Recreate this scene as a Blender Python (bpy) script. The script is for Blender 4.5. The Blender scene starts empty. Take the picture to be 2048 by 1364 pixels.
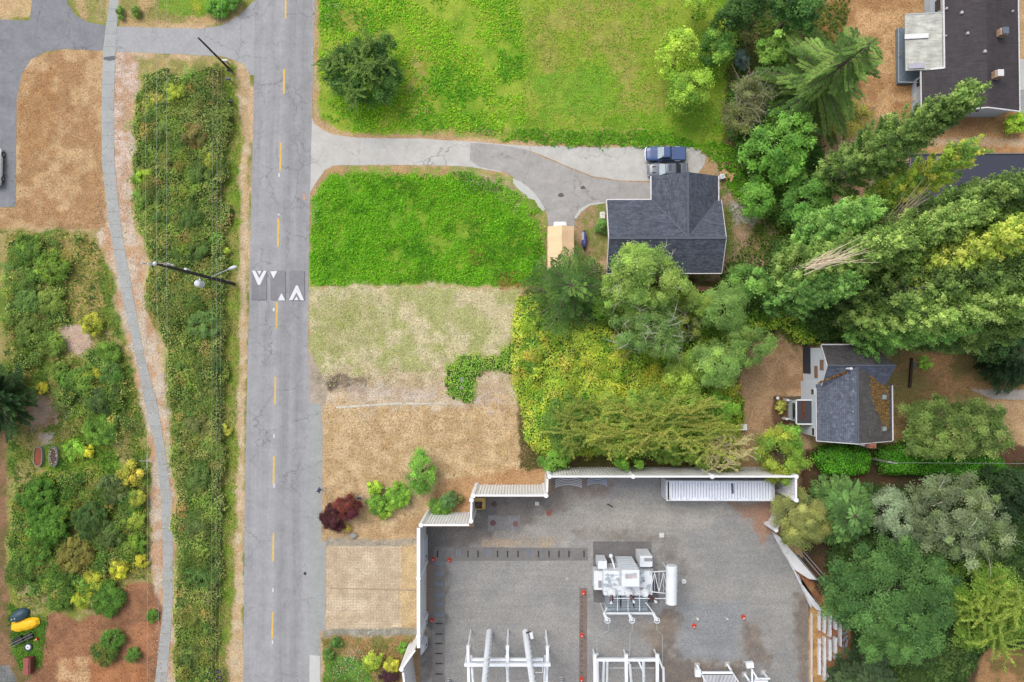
import bpy, bmesh, math, random
import numpy as np
from mathutils import Vector, Matrix, Euler
random.seed(7)
RNG = np.random.default_rng(11)
scene = bpy.context.scene
COL = scene.collection
R = math.radians

# ---------------------------------------------------------------- camera
H = 80.0            # height of the drone above the ground
FPX = 1365.0        # focal length in pixels of the 2048-wide frame
cam_d = bpy.data.cameras.new('camera')
cam = bpy.data.objects.new('camera', cam_d)
COL.objects.link(cam)
cam.location = (0, 0, H)
cam.rotation_euler = (R(1.05), R(0.60), 0)
cam_d.sensor_width = 36.0
cam_d.sensor_fit = 'HORIZONTAL'
cam_d.lens = 36.0 * FPX / 2048.0
cam_d.clip_start = 0.5
cam_d.clip_end = 3000
scene.camera = cam
scene.render.resolution_x, scene.render.resolution_y = 1024, 682

# ---------------------------------------------------------------- sky, sun, exposure
SUN_EL, SUN_AZ = R(56), R(-38)     # azimuth from +Y (top of the picture), clockwise
w = bpy.data.worlds.new('World'); scene.world = w; w.use_nodes = True
nt = w.node_tree; bg = nt.nodes['Background']
sky = nt.nodes.new('ShaderNodeTexSky'); sky.sky_type = 'NISHITA'; sky.sun_disc = False
sky.sun_elevation = SUN_EL; sky.sun_rotation = SUN_AZ
sky.air_density = 1.0; sky.dust_density = 3.0
hs = nt.nodes.new('ShaderNodeHueSaturation'); hs.inputs['Saturation'].default_value = 0.42
nt.links.new(sky.outputs[0], hs.inputs['Color']); nt.links.new(hs.outputs[0], bg.inputs[0])
bg.inputs[1].default_value = 0.15
sd_ = bpy.data.lights.new('sun', 'SUN'); sd_.energy = 1.0; sd_.angle = R(32); sd_.color = (1.0, 0.955, 0.88)
sun = bpy.data.objects.new('sun', sd_); COL.objects.link(sun)
sdir = Vector((math.sin(SUN_AZ)*math.cos(SUN_EL), math.cos(SUN_AZ)*math.cos(SUN_EL), math.sin(SUN_EL)))
sun.rotation_euler = sdir.to_track_quat('Z', 'Y').to_euler()
scene.view_settings.view_transform = 'Standard'
scene.view_settings.look = 'None'
scene.view_settings.exposure = 0.72
scene.view_settings.gamma = 1

# ---------------------------------------------------------------- photo pixel <-> world
RM = np.array(cam.rotation_euler.to_matrix())
def Wn(px, py, z=0.0):
    px = np.asarray(px, float); py = np.asarray(py, float)
    d = np.stack([(px-1024)/FPX, -(py-682)/FPX, -np.ones_like(px)], -1) @ RM.T
    t = (z-H)/d[..., 2]
    return d[..., 0]*t, d[..., 1]*t
def W(px, py, z=0.0):
    x, y = Wn(px, py, z); return Vector((float(x), float(y), z))
def Wx(px, py, X):     # where the sight line meets the upright plane x = X
    d = RM @ np.array([(px-1024)/FPX, -(py-682)/FPX, -1.0]); t = X/d[0]
    return Vector((X, d[1]*t, H+d[2]*t))
def Pn(x, y, z=0.0):
    p = np.stack([x, y, np.broadcast_to(np.asarray(z, float)-H, np.shape(x))], -1) @ RM
    return 1024+FPX*p[..., 0]/-p[..., 2], 682-FPX*p[..., 1]/-p[..., 2]
PXM = FPX/H            # photo pixels per metre on the ground

# ---------------------------------------------------------------- colours and noise
def lin(c): c = c/255.0; return c/12.92 if c <= .04045 else ((c+.055)/1.055)**2.4
KEXP = 1.5
def S(r, g, b, k=1.0):
    return tuple(min(.8, lin(v)/KEXP*k) for v in (r, g, b))
_tab = np.random.default_rng(5).random((256, 256))
def vn(x, y, scale, seed=0):
    x = np.asarray(x)/scale+seed*17.3+1000; y = np.asarray(y)/scale+seed*31.7+1000
    xi = np.floor(x).astype(int); yi = np.floor(y).astype(int); fx = x-xi; fy = y-yi
    fx = fx*fx*(3-2*fx); fy = fy*fy*(3-2*fy)
    a = _tab[xi & 255, yi & 255]; b = _tab[(xi+1) & 255, yi & 255]
    c = _tab[xi & 255, (yi+1) & 255]; d = _tab[(xi+1) & 255, (yi+1) & 255]
    return (a*(1-fx)+b*fx)*(1-fy)+(c*(1-fx)+d*fx)*fy
def fbm(x, y, scale, seed=0, o=4):
    s = 0; a = .5; t = 0
    for i in range(o):
        s = s+a*vn(x, y, scale/2**i, seed+i*3); t += a; a *= .55
    return s/t
def sdist(x, y, poly):      # >0 inside, in the units of poly
    P = np.asarray(poly, float); n = len(P)
    ins = np.zeros(np.shape(x), bool); best = np.full(np.shape(x), 1e18)
    for i in range(n):
        ax, ay = P[i]; bx, by = P[(i+1) % n]
        dx, dy = bx-ax, by-ay; L = dx*dx+dy*dy+1e-12
        t = np.clip(((x-ax)*dx+(y-ay)*dy)/L, 0, 1)
        best = np.minimum(best, (x-ax-t*dx)**2+(y-ay-t*dy)**2)
        if ay != by:
            cr = ((ay > y) != (by > y)) & (x < (bx-ax)*(y-ay)/(by-ay)+ax)
            ins ^= cr
    return np.where(ins, 1, -1)*np.sqrt(best)
def sstep(a, b, v): t = np.clip((v-a)/(b-a), 0, 1); return t*t*(3-2*t)

# ---------------------------------------------------------------- materials
MATS = {}
def base_mat(name):
    m = bpy.data.materials.new(name); m.use_nodes = True; MATS[name] = m
    return m, m.node_tree, m.node_tree.nodes['Principled BSDF']
def N(nt, t, **kw):
    n = nt.nodes.new(t)
    for k, v in kw.items():
        if k in n.inputs: n.inputs[k].default_value = v
        else: setattr(n, k, v)
    return n
def ramp(nt, src, stops):
    r = nt.nodes.new('ShaderNodeValToRGB'); e = r.color_ramp.elements
    while len(e) < len(stops): e.new(.5)
    for i, (p, c) in enumerate(stops):
        e[i].position = p; e[i].color = (c, c, c, 1) if isinstance(c, (int, float)) else (*c, 1)
    nt.links.new(src, r.inputs[0]); return r.outputs[0]
def mixc(nt, mode, f, a, b):
    m = nt.nodes.new('ShaderNodeMix'); m.data_type = 'RGBA'; m.blend_type = mode
    for s, v in ((m.inputs[0], f), (m.inputs[6], a), (m.inputs[7], b)):
        if isinstance(v, (int, float)): s.default_value = v
        elif isinstance(v, tuple): s.default_value = (*v[:3], 1)
        else: nt.links.new(v, s)
    return m.outputs[2]
def coords(nt, kind='Object', scale=(1, 1, 1), rot=0):
    t = nt.nodes.new('ShaderNodeTexCoord'); mp = nt.nodes.new('ShaderNodeMapping')
    mp.inputs['Scale'].default_value = scale; mp.inputs['Rotation'].default_value = (0, 0, rot)
    nt.links.new(t.outputs[kind], mp.inputs[0]); return mp.outputs[0]
def noise(nt, vec, scale, detail=4, rough=.6):
    n = N(nt, 'ShaderNodeTexNoise', Scale=scale, Detail=detail, Roughness=rough); nt.links.new(vec, n.inputs['Vector']); return n.outputs['Fac']
def mat(name, col, rough=.7, var=.12, scale=2.0, metal=0.0, dirt=None, spec=.4, coat=0):
    """paint / metal / wood: base colour broken by two noises, optional dirt colour in patches"""
    if name in MATS: return MATS[name]
    m, nt, p = base_mat(name); v = coords(nt)
    n1 = noise(nt, v, scale, 5)
    c = mixc(nt, 'MIX', n1, tuple(max(0, x*(1-var*1.8)) for x in col), tuple(min(1, x*(1+var*1.8)) for x in col))
    if dirt:
        n2 = noise(nt, v, scale*.45, 6, .7)
        c = mixc(nt, 'MIX', ramp(nt, n2, [(.52, 0.0), (.72, .8)]), c, dirt)
    nt.links.new(c, p.inputs['Base Color'])
    nt.links.new(ramp(nt, n1, [(.2, rough*.85), (.8, min(1, rough*1.15))]), p.inputs['Roughness'])
    p.inputs['Metallic'].default_value = metal; p.inputs['Specular IOR Level'].default_value = spec
    p.inputs['Coat Weight'].default_value = coat
    return m
def glass(name='window_glass', col=(.03, .04, .05)):
    if name in MATS: return MATS[name]
    return mat(name, col, .12, .1, 3, spec=.8)

m, nt, p = base_mat('foliage')
at = N(nt, 'ShaderNodeAttribute', attribute_name='Col')
nt.links.new(at.outputs['Color'], p.inputs['Base Color'])
p.inputs['Roughness'].default_value = .62; p.inputs['Specular IOR Level'].default_value = .25
tr = nt.nodes.new('ShaderNodeBsdfTranslucent'); mx = nt.nodes.new('ShaderNodeMixShader'); mx.inputs[0].default_value = .48
nt.links.new(at.outputs['Color'], tr.inputs['Color'])
nt.links.new(p.outputs[0], mx.inputs[1]); nt.links.new(tr.outputs[0], mx.inputs[2])
nt.links.new(mx.outputs[0], nt.nodes['Material Output'].inputs['Surface'])
FOL = m

m, nt, p = base_mat('ground')      # zones come from a colour attribute; soil grain, pebbles and straw are procedural
at = N(nt, 'ShaderNodeAttribute', attribute_name='Col'); v = coords(nt)
n1 = noise(nt, v, 5.5, 5, .75); n2 = noise(nt, v, .9, 4)
n3 = noise(nt, coords(nt, scale=(9, 2.2, 1), rot=.3), 1.6, 3, .7)
c = mixc(nt, 'MULTIPLY', 1.0, at.outputs['Color'], ramp(nt, n1, [(.30, .52), (.5, 1.02), (.72, 1.5)]))
c = mixc(nt, 'MULTIPLY', .8, c, ramp(nt, n2, [(.3, .80), (.7, 1.2)]))
c = mixc(nt, 'MULTIPLY', .9, c, ramp(nt, n3, [(.3, .72), (.7, 1.24)]))
nt.links.new(c, p.inputs['Base Color']); p.inputs['Roughness'].default_value = .95; p.inputs['Specular IOR Level'].default_value = .15
b = N(nt, 'ShaderNodeBump', Strength=.5, Distance=.06); nt.links.new(n1, b.inputs['Height']); nt.links.new(b.outputs[0], p.inputs['Normal'])
GROUND = m

def road_mat(name, col, bands=None, crack=.5, grain=.16, patch=.10, joint=None, stain=None, spec=.25):
    """asphalt or concrete on a strip whose UV is (metres across, metres along)"""
    m, nt, p = base_mat(name); v = coords(nt)
    uv = nt.nodes.new('ShaderNodeTexCoord').outputs['UV']
    g = noise(nt, v, 22, 3, .8); md = noise(nt, v, .55, 5, .65); md2 = noise(nt, v, 2.4, 4, .6)
    c = mixc(nt, 'MULTIPLY', 1.0, col, ramp(nt, g, [(.3, 1-grain), (.7, 1+grain)]))
    c = mixc(nt, 'MULTIPLY', 1.0, c, ramp(nt, md, [(.3, 1-patch), (.7, 1+patch)]))
    c = mixc(nt, 'MULTIPLY', 1.0, c, ramp(nt, md2, [(.3, 1-patch*.6), (.7, 1+patch*.6)]))
    if bands:
        sx = nt.nodes.new('ShaderNodeSeparateXYZ'); nt.links.new(uv, sx.inputs[0])
        mr = N(nt, 'ShaderNodeMapRange'); mr.inputs[2].default_value = bands[0]; nt.links.new(sx.outputs[0], mr.inputs[0])
        # slow waviness of the wheel tracks
        ad = nt.nodes.new('ShaderNodeMath'); ad.operation = 'MULTIPLY_ADD'; nt.links.new(md, ad.inputs[0]); ad.inputs[1].default_value = .05
        nt.links.new(mr.outputs[0], ad.inputs[2])
        c = mixc(nt, 'MULTIPLY', 1.0, c, ramp(nt, ad.outputs[0], bands[1]))
        st = N(nt, 'ShaderNodeMapping'); st.inputs['Scale'].default_value = (3.2, .10, 1); nt.links.new(uv, st.inputs[0])
        c = mixc(nt, 'MULTIPLY', .7, c, ramp(nt, noise(nt, st.outputs[0], 1.0, 4, .65), [(.3, .88), (.7, 1.1)]))
    if crack:
        wn = N(nt, 'ShaderNodeTexNoise', Scale=1.6, Detail=7); nt.links.new(v, wn.inputs['Vector'])
        wm = mixc(nt, 'LINEAR_LIGHT', .55, v, wn.outputs['Color'])
        vo = N(nt, 'ShaderNodeTexVoronoi', feature='DISTANCE_TO_EDGE', Scale=.30); nt.links.new(wm, vo.inputs['Vector'])
        line = ramp(nt, vo.outputs[0], [(0, 1.0), (.008, .7), (.018, 0.0)])
        msk = ramp(nt, noise(nt, v, .16, 3), [(.45, 0.0), (.58, 1.0)])
        f = nt.nodes.new('ShaderNodeMath'); f.operation = 'MULTIPLY'; nt.links.new(line, f.inputs[0]); nt.links.new(msk, f.inputs[1])
        f2 = nt.nodes.new('ShaderNodeMath'); f2.operation = 'MULTIPLY'; nt.links.new(f.outputs[0], f2.inputs[0]); f2.inputs[1].default_value = crack
        c = mixc(nt, 'MIX', f2.outputs[0], c, tuple(x*.42 for x in col))
    if joint:
        sx = nt.nodes.new('ShaderNodeSeparateXYZ'); nt.links.new(uv, sx.inputs[0])
        md_ = nt.nodes.new('ShaderNodeMath'); md_.operation = 'PINGPONG'; nt.links.new(sx.outputs[1], md_.inputs[0]); md_.inputs[1].default_value = joint/2
        c = mixc(nt, 'MULTIPLY', 1.0, c, ramp(nt, md_.outputs[0], [(0, .70), (.025, .78), (.045, 1.0)]))
        wh = N(nt, 'ShaderNodeTexWhiteNoise', noise_dimensions='1D')
        fl = nt.nodes.new('ShaderNodeMath'); fl.operation = 'DIVIDE'; nt.links.new(sx.outputs[1], fl.inputs[0]); fl.inputs[1].default_value = joint
        f3 = nt.nodes.new('ShaderNodeMath'); f3.operation = 'FLOOR'; nt.links.new(fl.outputs[0], f3.inputs[0]); nt.links.new(f3.outputs[0], wh.inputs['W'])
        c = mixc(nt, 'MULTIPLY', 1.0, c, ramp(nt, wh.outputs['Value'], [(0, .96), (1, 1.03)]))
    if stain:
        c = mixc(nt, 'MIX', ramp(nt, noise(nt, v, .33, 5, .7), [(.58, 0.0), (.75, .75)]), c, stain)
    nt.links.new(c, p.inputs['Base Color']); p.inputs['Roughness'].default_value = .85; p.inputs['Specular IOR Level'].default_value = spec
    b = N(nt, 'ShaderNodeBump', Strength=.35, Distance=.02); nt.links.new(g, b.inputs['Height']); nt.links.new(b.outputs[0], p.inputs['Normal'])
    return m
ASPH = road_mat('asphalt', S(166, 165, 167), bands=(7.3, [(0, 1.02), (.10, .99), (.2, 1.06), (.33, .97), (.47, 1.10), (.56, .96), (.63, .86), (.74, .99), (.84, .86), (.92, .95), (1, 1.05)]), crack=.7, patch=.12)
ASPH2 = road_mat('side_asphalt', S(140, 141, 145), crack=.6, patch=.16)
ASPH3 = road_mat('driveway_asphalt', S(176, 172, 168), crack=.7, patch=.14, stain=S(128, 124, 120))
CONC = road_mat('path_concrete', S(176, 178, 176), crack=.25, joint=1.52, patch=.09)
CONC2 = road_mat('driveway_concrete', S(202, 199, 193), crack=.8, patch=.10, stain=S(180,174,166))
CONC3 = road_mat('shoulder_concrete', S(168, 170, 168), crack=.5, patch=.10)
CONC4 = road_mat('pale_slab', S(205, 205, 200), crack=.2, patch=.06)
PADM = road_mat('dark_pad', S(120, 116, 116), crack=.4, patch=.2)
ROOFC = None

m, nt, p = base_mat('gravel'); v = coords(nt)
vo = N(nt, 'ShaderNodeTexVoronoi', Scale=9.0); nt.links.new(v, vo.inputs['Vector'])
at = N(nt, 'ShaderNodeAttribute', attribute_name='Col')
g1 = noise(nt, v, 12, 4, .85)
c = mixc(nt, 'MULTIPLY', 1.0, at.outputs['Color'], ramp(nt, g1, [(.32, .62), (.5, 1.0), (.68, 1.42)]))
bw = nt.nodes.new('ShaderNodeRGBToBW'); nt.links.new(vo.outputs['Color'], bw.inputs[0])
c = mixc(nt, 'MULTIPLY', .6, c, ramp(nt, bw.outputs[0], [(.2, .76), (.8, 1.24)]))
c = mixc(nt, 'MULTIPLY', 1.0, c, ramp(nt, noise(nt, coords(nt, scale=(.35, 2.4, 1), rot=.35), .5, 4, .7), [(.35, .93), (.65, 1.07)]))
c = mixc(nt, 'MULTIPLY', 1.0, c, ramp(nt, noise(nt, v, .25, 5), [(.35, .95), (.65, 1.05)]))
nt.links.new(c, p.inputs['Base Color']); p.inputs['Roughness'].default_value = .9
b = N(nt, 'ShaderNodeBump', Strength=.6, Distance=.05); nt.links.new(vo.outputs['Distance'], b.inputs['Height']); nt.links.new(b.outputs[0], p.inputs['Normal'])
GRAVEL = m

def roof_mat(name, col, rot=0.0, streak=.25, row=.14, wid=.3, dirt=None, thr=(.55, .7), spec=.4, mort=.55):
    m, nt, p = base_mat(name); v = coords(nt, rot=rot)
    br = N(nt, 'ShaderNodeTexBrick', Scale=1.0); br.inputs['Color1'].default_value = (*[x*(1-streak) for x in col], 1)
    br.inputs['Color2'].default_value = (*[x*(1+streak*1.3) for x in col], 1); br.inputs['Mortar'].default_value = (*[x*mort for x in col], 1)
    br.inputs['Mortar Size'].default_value = .012; br.inputs['Brick Width'].default_value = wid; br.inputs['Row Height'].default_value = row
    br.inputs['Bias'].default_value = -.1
    nt.links.new(v, br.inputs['Vector'])
    c = mixc(nt, 'MULTIPLY', 1.0, br.outputs['Color'], ramp(nt, noise(nt, v, 1.1, 6, .7), [(.3, .78), (.7, 1.25)]))
    sv = coords(nt, scale=(.5, 5, 1), rot=rot)
    c = mixc(nt, 'MULTIPLY', .8, c, ramp(nt, noise(nt, sv, 1.6, 4, .8), [(.38, .7), (.5, 1.0), (.66, 1.35)]))
    if dirt: c = mixc(nt, 'MIX', ramp(nt, noise(nt, v, .5, 6, .75), [(thr[0], 0.0), (thr[1], .85)]), c, dirt)
    nt.links.new(c, p.inputs['Base Color']); p.inputs['Roughness'].default_value = .8; p.inputs['Specular IOR Level'].default_value = spec
    return m

# ---------------------------------------------------------------- objects
def tag(o, label=None, cat=None, group=None, kind=None):
    if label: o['label'] = label
    if cat: o['category'] = cat
    if group: o['group'] = group
    if kind: o['kind'] = kind
    return o
def origin(o):
    v = Vector((0, 0, 0))
    while o: v += o.location; o = o.parent
    return v
def thing(name, label, cat, loc=(0, 0, 0), group=None):
    o = bpy.data.objects.new(name, None); COL.objects.link(o); o.location = loc
    o.empty_display_size = .3
    return tag(o, label, cat, group)
def kids(o): return [c for c in bpy.data.objects if c.parent == o]
def dup(root, loc, rz=0, label=None, sc=None):
    def rec(o, par):
        c = o.copy(); COL.objects.link(c); c.parent = par
        for k in kids(o): rec(k, c)
        return c
    r = rec(root, None); r.location = loc; r.rotation_euler = (0, 0, rz)
    if sc: r.scale = sc
    if label: r['label'] = label
    return r
class MB:
    def __init__(s): s.v = []; s.f = []; s.uv = None
    def add(s, vs, fs):
        o = len(s.v); s.v += [tuple(q) for q in vs]; s.f += [tuple(i+o for i in f) for f in fs]; return s
    def box(s, x0, x1, y0, y1, z0, z1):
        v = [(x, y, z) for z in (z0, z1) for y in (y0, y1) for x in (x0, x1)]
        return s.add(v, [(0, 2, 3, 1), (4, 5, 7, 6), (0, 1, 5, 4), (1, 3, 7, 5), (3, 2, 6, 7), (2, 0, 4, 6)])
    def obox(s, c, size, rz=0, tilt=None, taper=1.0):
        hx, hy, hz = [q/2 for q in size]; M = Matrix.Rotation(rz, 3, 'Z')
        if tilt: M = M @ Euler(tilt).to_matrix()
        v = [Vector(c)+M @ Vector((x*(taper if z > 0 else 1), y*(taper if z > 0 else 1), z)) for z in (-hz, hz) for y in (-hy, hy) for x in (-hx, hx)]
        return s.add(v, [(0, 2, 3, 1), (4, 5, 7, 6), (0, 1, 5, 4), (1, 3, 7, 5), (3, 2, 6, 7), (2, 0, 4, 6)])
    def bar(s, a, b, wd, ht=None):
        a = Vector(a); b = Vector(b); ht = ht or wd; d = (b-a).normalized()
        u = d.cross(Vector((0, 0, 1)))
        if u.length < 1e-3: u = Vector((1, 0, 0))
        u = u.normalized()*wd/2; n = u.cross(d).normalized()*ht/2
        v = [a-u-n, a+u-n, a+u+n, a-u+n, b-u-n, b+u-n, b+u+n, b-u+n]
        return s.add(v, [(0, 1, 2, 3), (7, 6, 5, 4), (0, 4, 5, 1), (1, 5, 6, 2), (2, 6, 7, 3), (3, 7, 4, 0)])
    def tube(s, pts, rad, n=8, caps=True):
        pts = [Vector(q) for q in pts]; rad = rad if isinstance(rad, (list, tuple)) else [rad]*len(pts)
        rings = []
        for i, q in enumerate(pts):
            d = (pts[min(i+1, len(pts)-1)]-pts[max(i-1, 0)]).normalized()
            u = d.cross(Vector((0, 0, 1)) if abs(d.z) < .9 else Vector((1, 0, 0))).normalized(); vv = d.cross(u)
            rings.append([q+(u*math.cos(2*math.pi*k/n)+vv*math.sin(2*math.pi*k/n))*rad[i] for k in range(n)])
        o = [q for r_ in rings for q in r_]; f = []
        for i in range(len(pts)-1):
            for k in range(n): a = i*n+k; b = i*n+(k+1) % n; f.append((a, b, b+n, a+n))
        if caps: f.append(tuple(range(n))[::-1]); f.append(tuple(range((len(pts)-1)*n, len(pts)*n)))
        return s.add(o, f)
    def lathe(s, c, prof, n=16):
        v = []; f = []; c = Vector(c)
        for r_, z in prof:
            for k in range(n): a = 2*math.pi*k/n; v.append(c+Vector((r_*math.cos(a), r_*math.sin(a), z)))
        for i in range(len(prof)-1):
            for k in range(n): a = i*n+k; b = i*n+(k+1) % n; f.append((a, b, b+n, a+n))
        f.append(tuple(range(n))[::-1]); f.append(tuple(range((len(prof)-1)*n, len(prof)*n)))
        return s.add(v, f)
    def ring(s, c, R_, r_, n=18, m_=6, axis='Z'):
        v = []; f = []; c = Vector(c)
        for i in range(n):
            a = 2*math.pi*i/n
            for k in range(m_):
                b = 2*math.pi*k/m_; v.append(c+Vector(((R_+r_*math.cos(b))*math.cos(a), (R_+r_*math.cos(b))*math.sin(a), r_*math.sin(b))))
        for i in range(n):
            for k in range(m_):
                f.append((i*m_+k, ((i+1) % n)*m_+k, ((i+1) % n)*m_+(k+1) % m_, i*m_+(k+1) % m_))
        return s.add(v, f)
    def ball(s, c, r_, n=10, sc=(1, 1, 1)):
        v = []; f = []; c = Vector(c); m_ = n//2+1
        for i in range(m_+1):
            th = math.pi*i/m_
            for k in range(n):
                a = 2*math.pi*k/n; v.append(c+Vector((r_*sc[0]*math.sin(th)*math.cos(a), r_*sc[1]*math.sin(th)*math.sin(a), r_*sc[2]*math.cos(th))))
        for i in range(m_):
            for k in range(n): a = i*n+k; b = i*n+(k+1) % n; f.append((a, a+n, b+n, b))
        return s.add(v, f)
    def prism(s, poly, z0, z1):
        n = len(poly); v = [(q[0], q[1], z0) for q in poly]+[(q[0], q[1], z1) for q in poly]
        ar = sum(poly[i][0]*poly[(i+1) % n][1]-poly[(i+1) % n][0]*poly[i][1] for i in range(n))
        f = [tuple(range(n))[::-1], tuple(range(n, 2*n))]+[(i, (i+1) % n, (i+1) % n+n, i+n) for i in range(n)]
        if ar < 0: f = [q[::-1] for q in f]
        return s.add(v, f)
    def slab(s, quad, th):     # a plate: polygon in space thickened downwards
        n = len(quad); t = [Vector(q) for q in quad]; b = [q-Vector((0, 0, th)) for q in t]
        return s.add(b+t, [tuple(range(n))[::-1], tuple(range(n, 2*n))]+[(i, (i+1) % n, (i+1) % n+n, i+n) for i in range(n)])
    def build(s, name, m, parent=None, bevel=0, smooth=False, fix=True):
        o0 = origin(parent) if parent else Vector((0, 0, 0))
        me = bpy.data.meshes.new(name)
        me.from_pydata([(q[0]-o0.x, q[1]-o0.y, q[2]-o0.z) for q in s.v], [], s.f)
        if fix or bevel:
            bm = bmesh.new(); bm.from_mesh(me)
            bmesh.ops.recalc_face_normals(bm, faces=bm.faces)
            if bevel: bmesh.ops.bevel(bm, geom=bm.edges[:], offset=bevel, segments=2, affect='EDGES', profile=.6)
            bm.to_mesh(me); bm.free()
        if smooth: me.shade_smooth()
        me.materials.append(m)
        ob = bpy.data.objects.new(name, me); COL.objects.link(ob)
        if parent: ob.parent = parent
        return ob
def quads_obj(name, V, C, m, parent=None, extra=None):
    """many 4-corner faces: V (n,4,3), C (n,3)"""
    n = len(V); o0 = origin(parent) if parent else Vector((0, 0, 0))
    V = V.reshape(-1, 3)-np.array(o0); C4 = np.ones((n*4, 4)); C4[:, :3] = np.repeat(C, 4, 0)
    me = bpy.data.meshes.new(name); me.vertices.add(n*4); me.vertices.foreach_set('co', V.astype(np.float32).ravel())
    me.loops.add(n*4); me.loops.foreach_set('vertex_index', np.arange(n*4, dtype=np.int32))
    me.polygons.add(n); me.polygons.foreach_set('loop_start', np.arange(0, n*4, 4, dtype=np.int32))
    ca = me.color_attributes.new('Col', 'FLOAT_COLOR', 'POINT'); ca.data.foreach_set('color', C4.astype(np.float32).ravel())
    me.update(); me.validate(); me.materials.append(m)
    ob = bpy.data.objects.new(name, me); COL.objects.link(ob)
    if parent: ob.parent = parent
    return ob
def leaves(P, Nn, size, asp=.62, fold=.0):
    """diamond leaves at P facing Nn"""
    n = len(P); Nn = Nn/np.linalg.norm(Nn, axis=1, keepdims=True)
    r_ = RNG.normal(size=(n, 3)); t = np.cross(Nn, r_); t /= np.linalg.norm(t, axis=1, keepdims=True)+1e-9
    b_ = np.cross(Nn, t); s_ = np.asarray(size).reshape(-1, 1)*.5
    return np.stack([P-t*s_, P+b_*s_*asp+Nn*s_*fold, P+t*s_, P-b_*s_*asp+Nn*s_*fold], 1)
def strip(P, D, size, asp, flat=.4):
    """long thin leaves / needle sprays at P pointing along D"""
    n = len(P); D = D/np.linalg.norm(D, axis=1, keepdims=True)
    up = np.array([0, 0, 1.])+RNG.normal(size=(n, 3))*flat; b_ = np.cross(D, up); b_ /= np.linalg.norm(b_, axis=1, keepdims=True)+1e-9
    s_ = np.asarray(size).reshape(-1, 1)
    return np.stack([P-b_*s_*asp*.35, P+D*s_*.55-b_*s_*asp*.5, P+D*s_, P+D*s_*.45+b_*s_*asp*.5], 1)
def desat(A, f=.16):
    L = (A @ np.array([.3, .6, .1]))[:, None]; return A*(1-f)+L*np.array([1.12, 1.0, .62])*f
def pal(cols, n, w_=None, jit=.12, k=1.25):
    k *= 1.15
    A = np.array([S(*c, k) for c in cols]); i = RNG.choice(len(cols), n, p=w_)
    return A[i]*(1+RNG.normal(size=(n, 1))*jit).clip(.4, 1.8)

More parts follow.
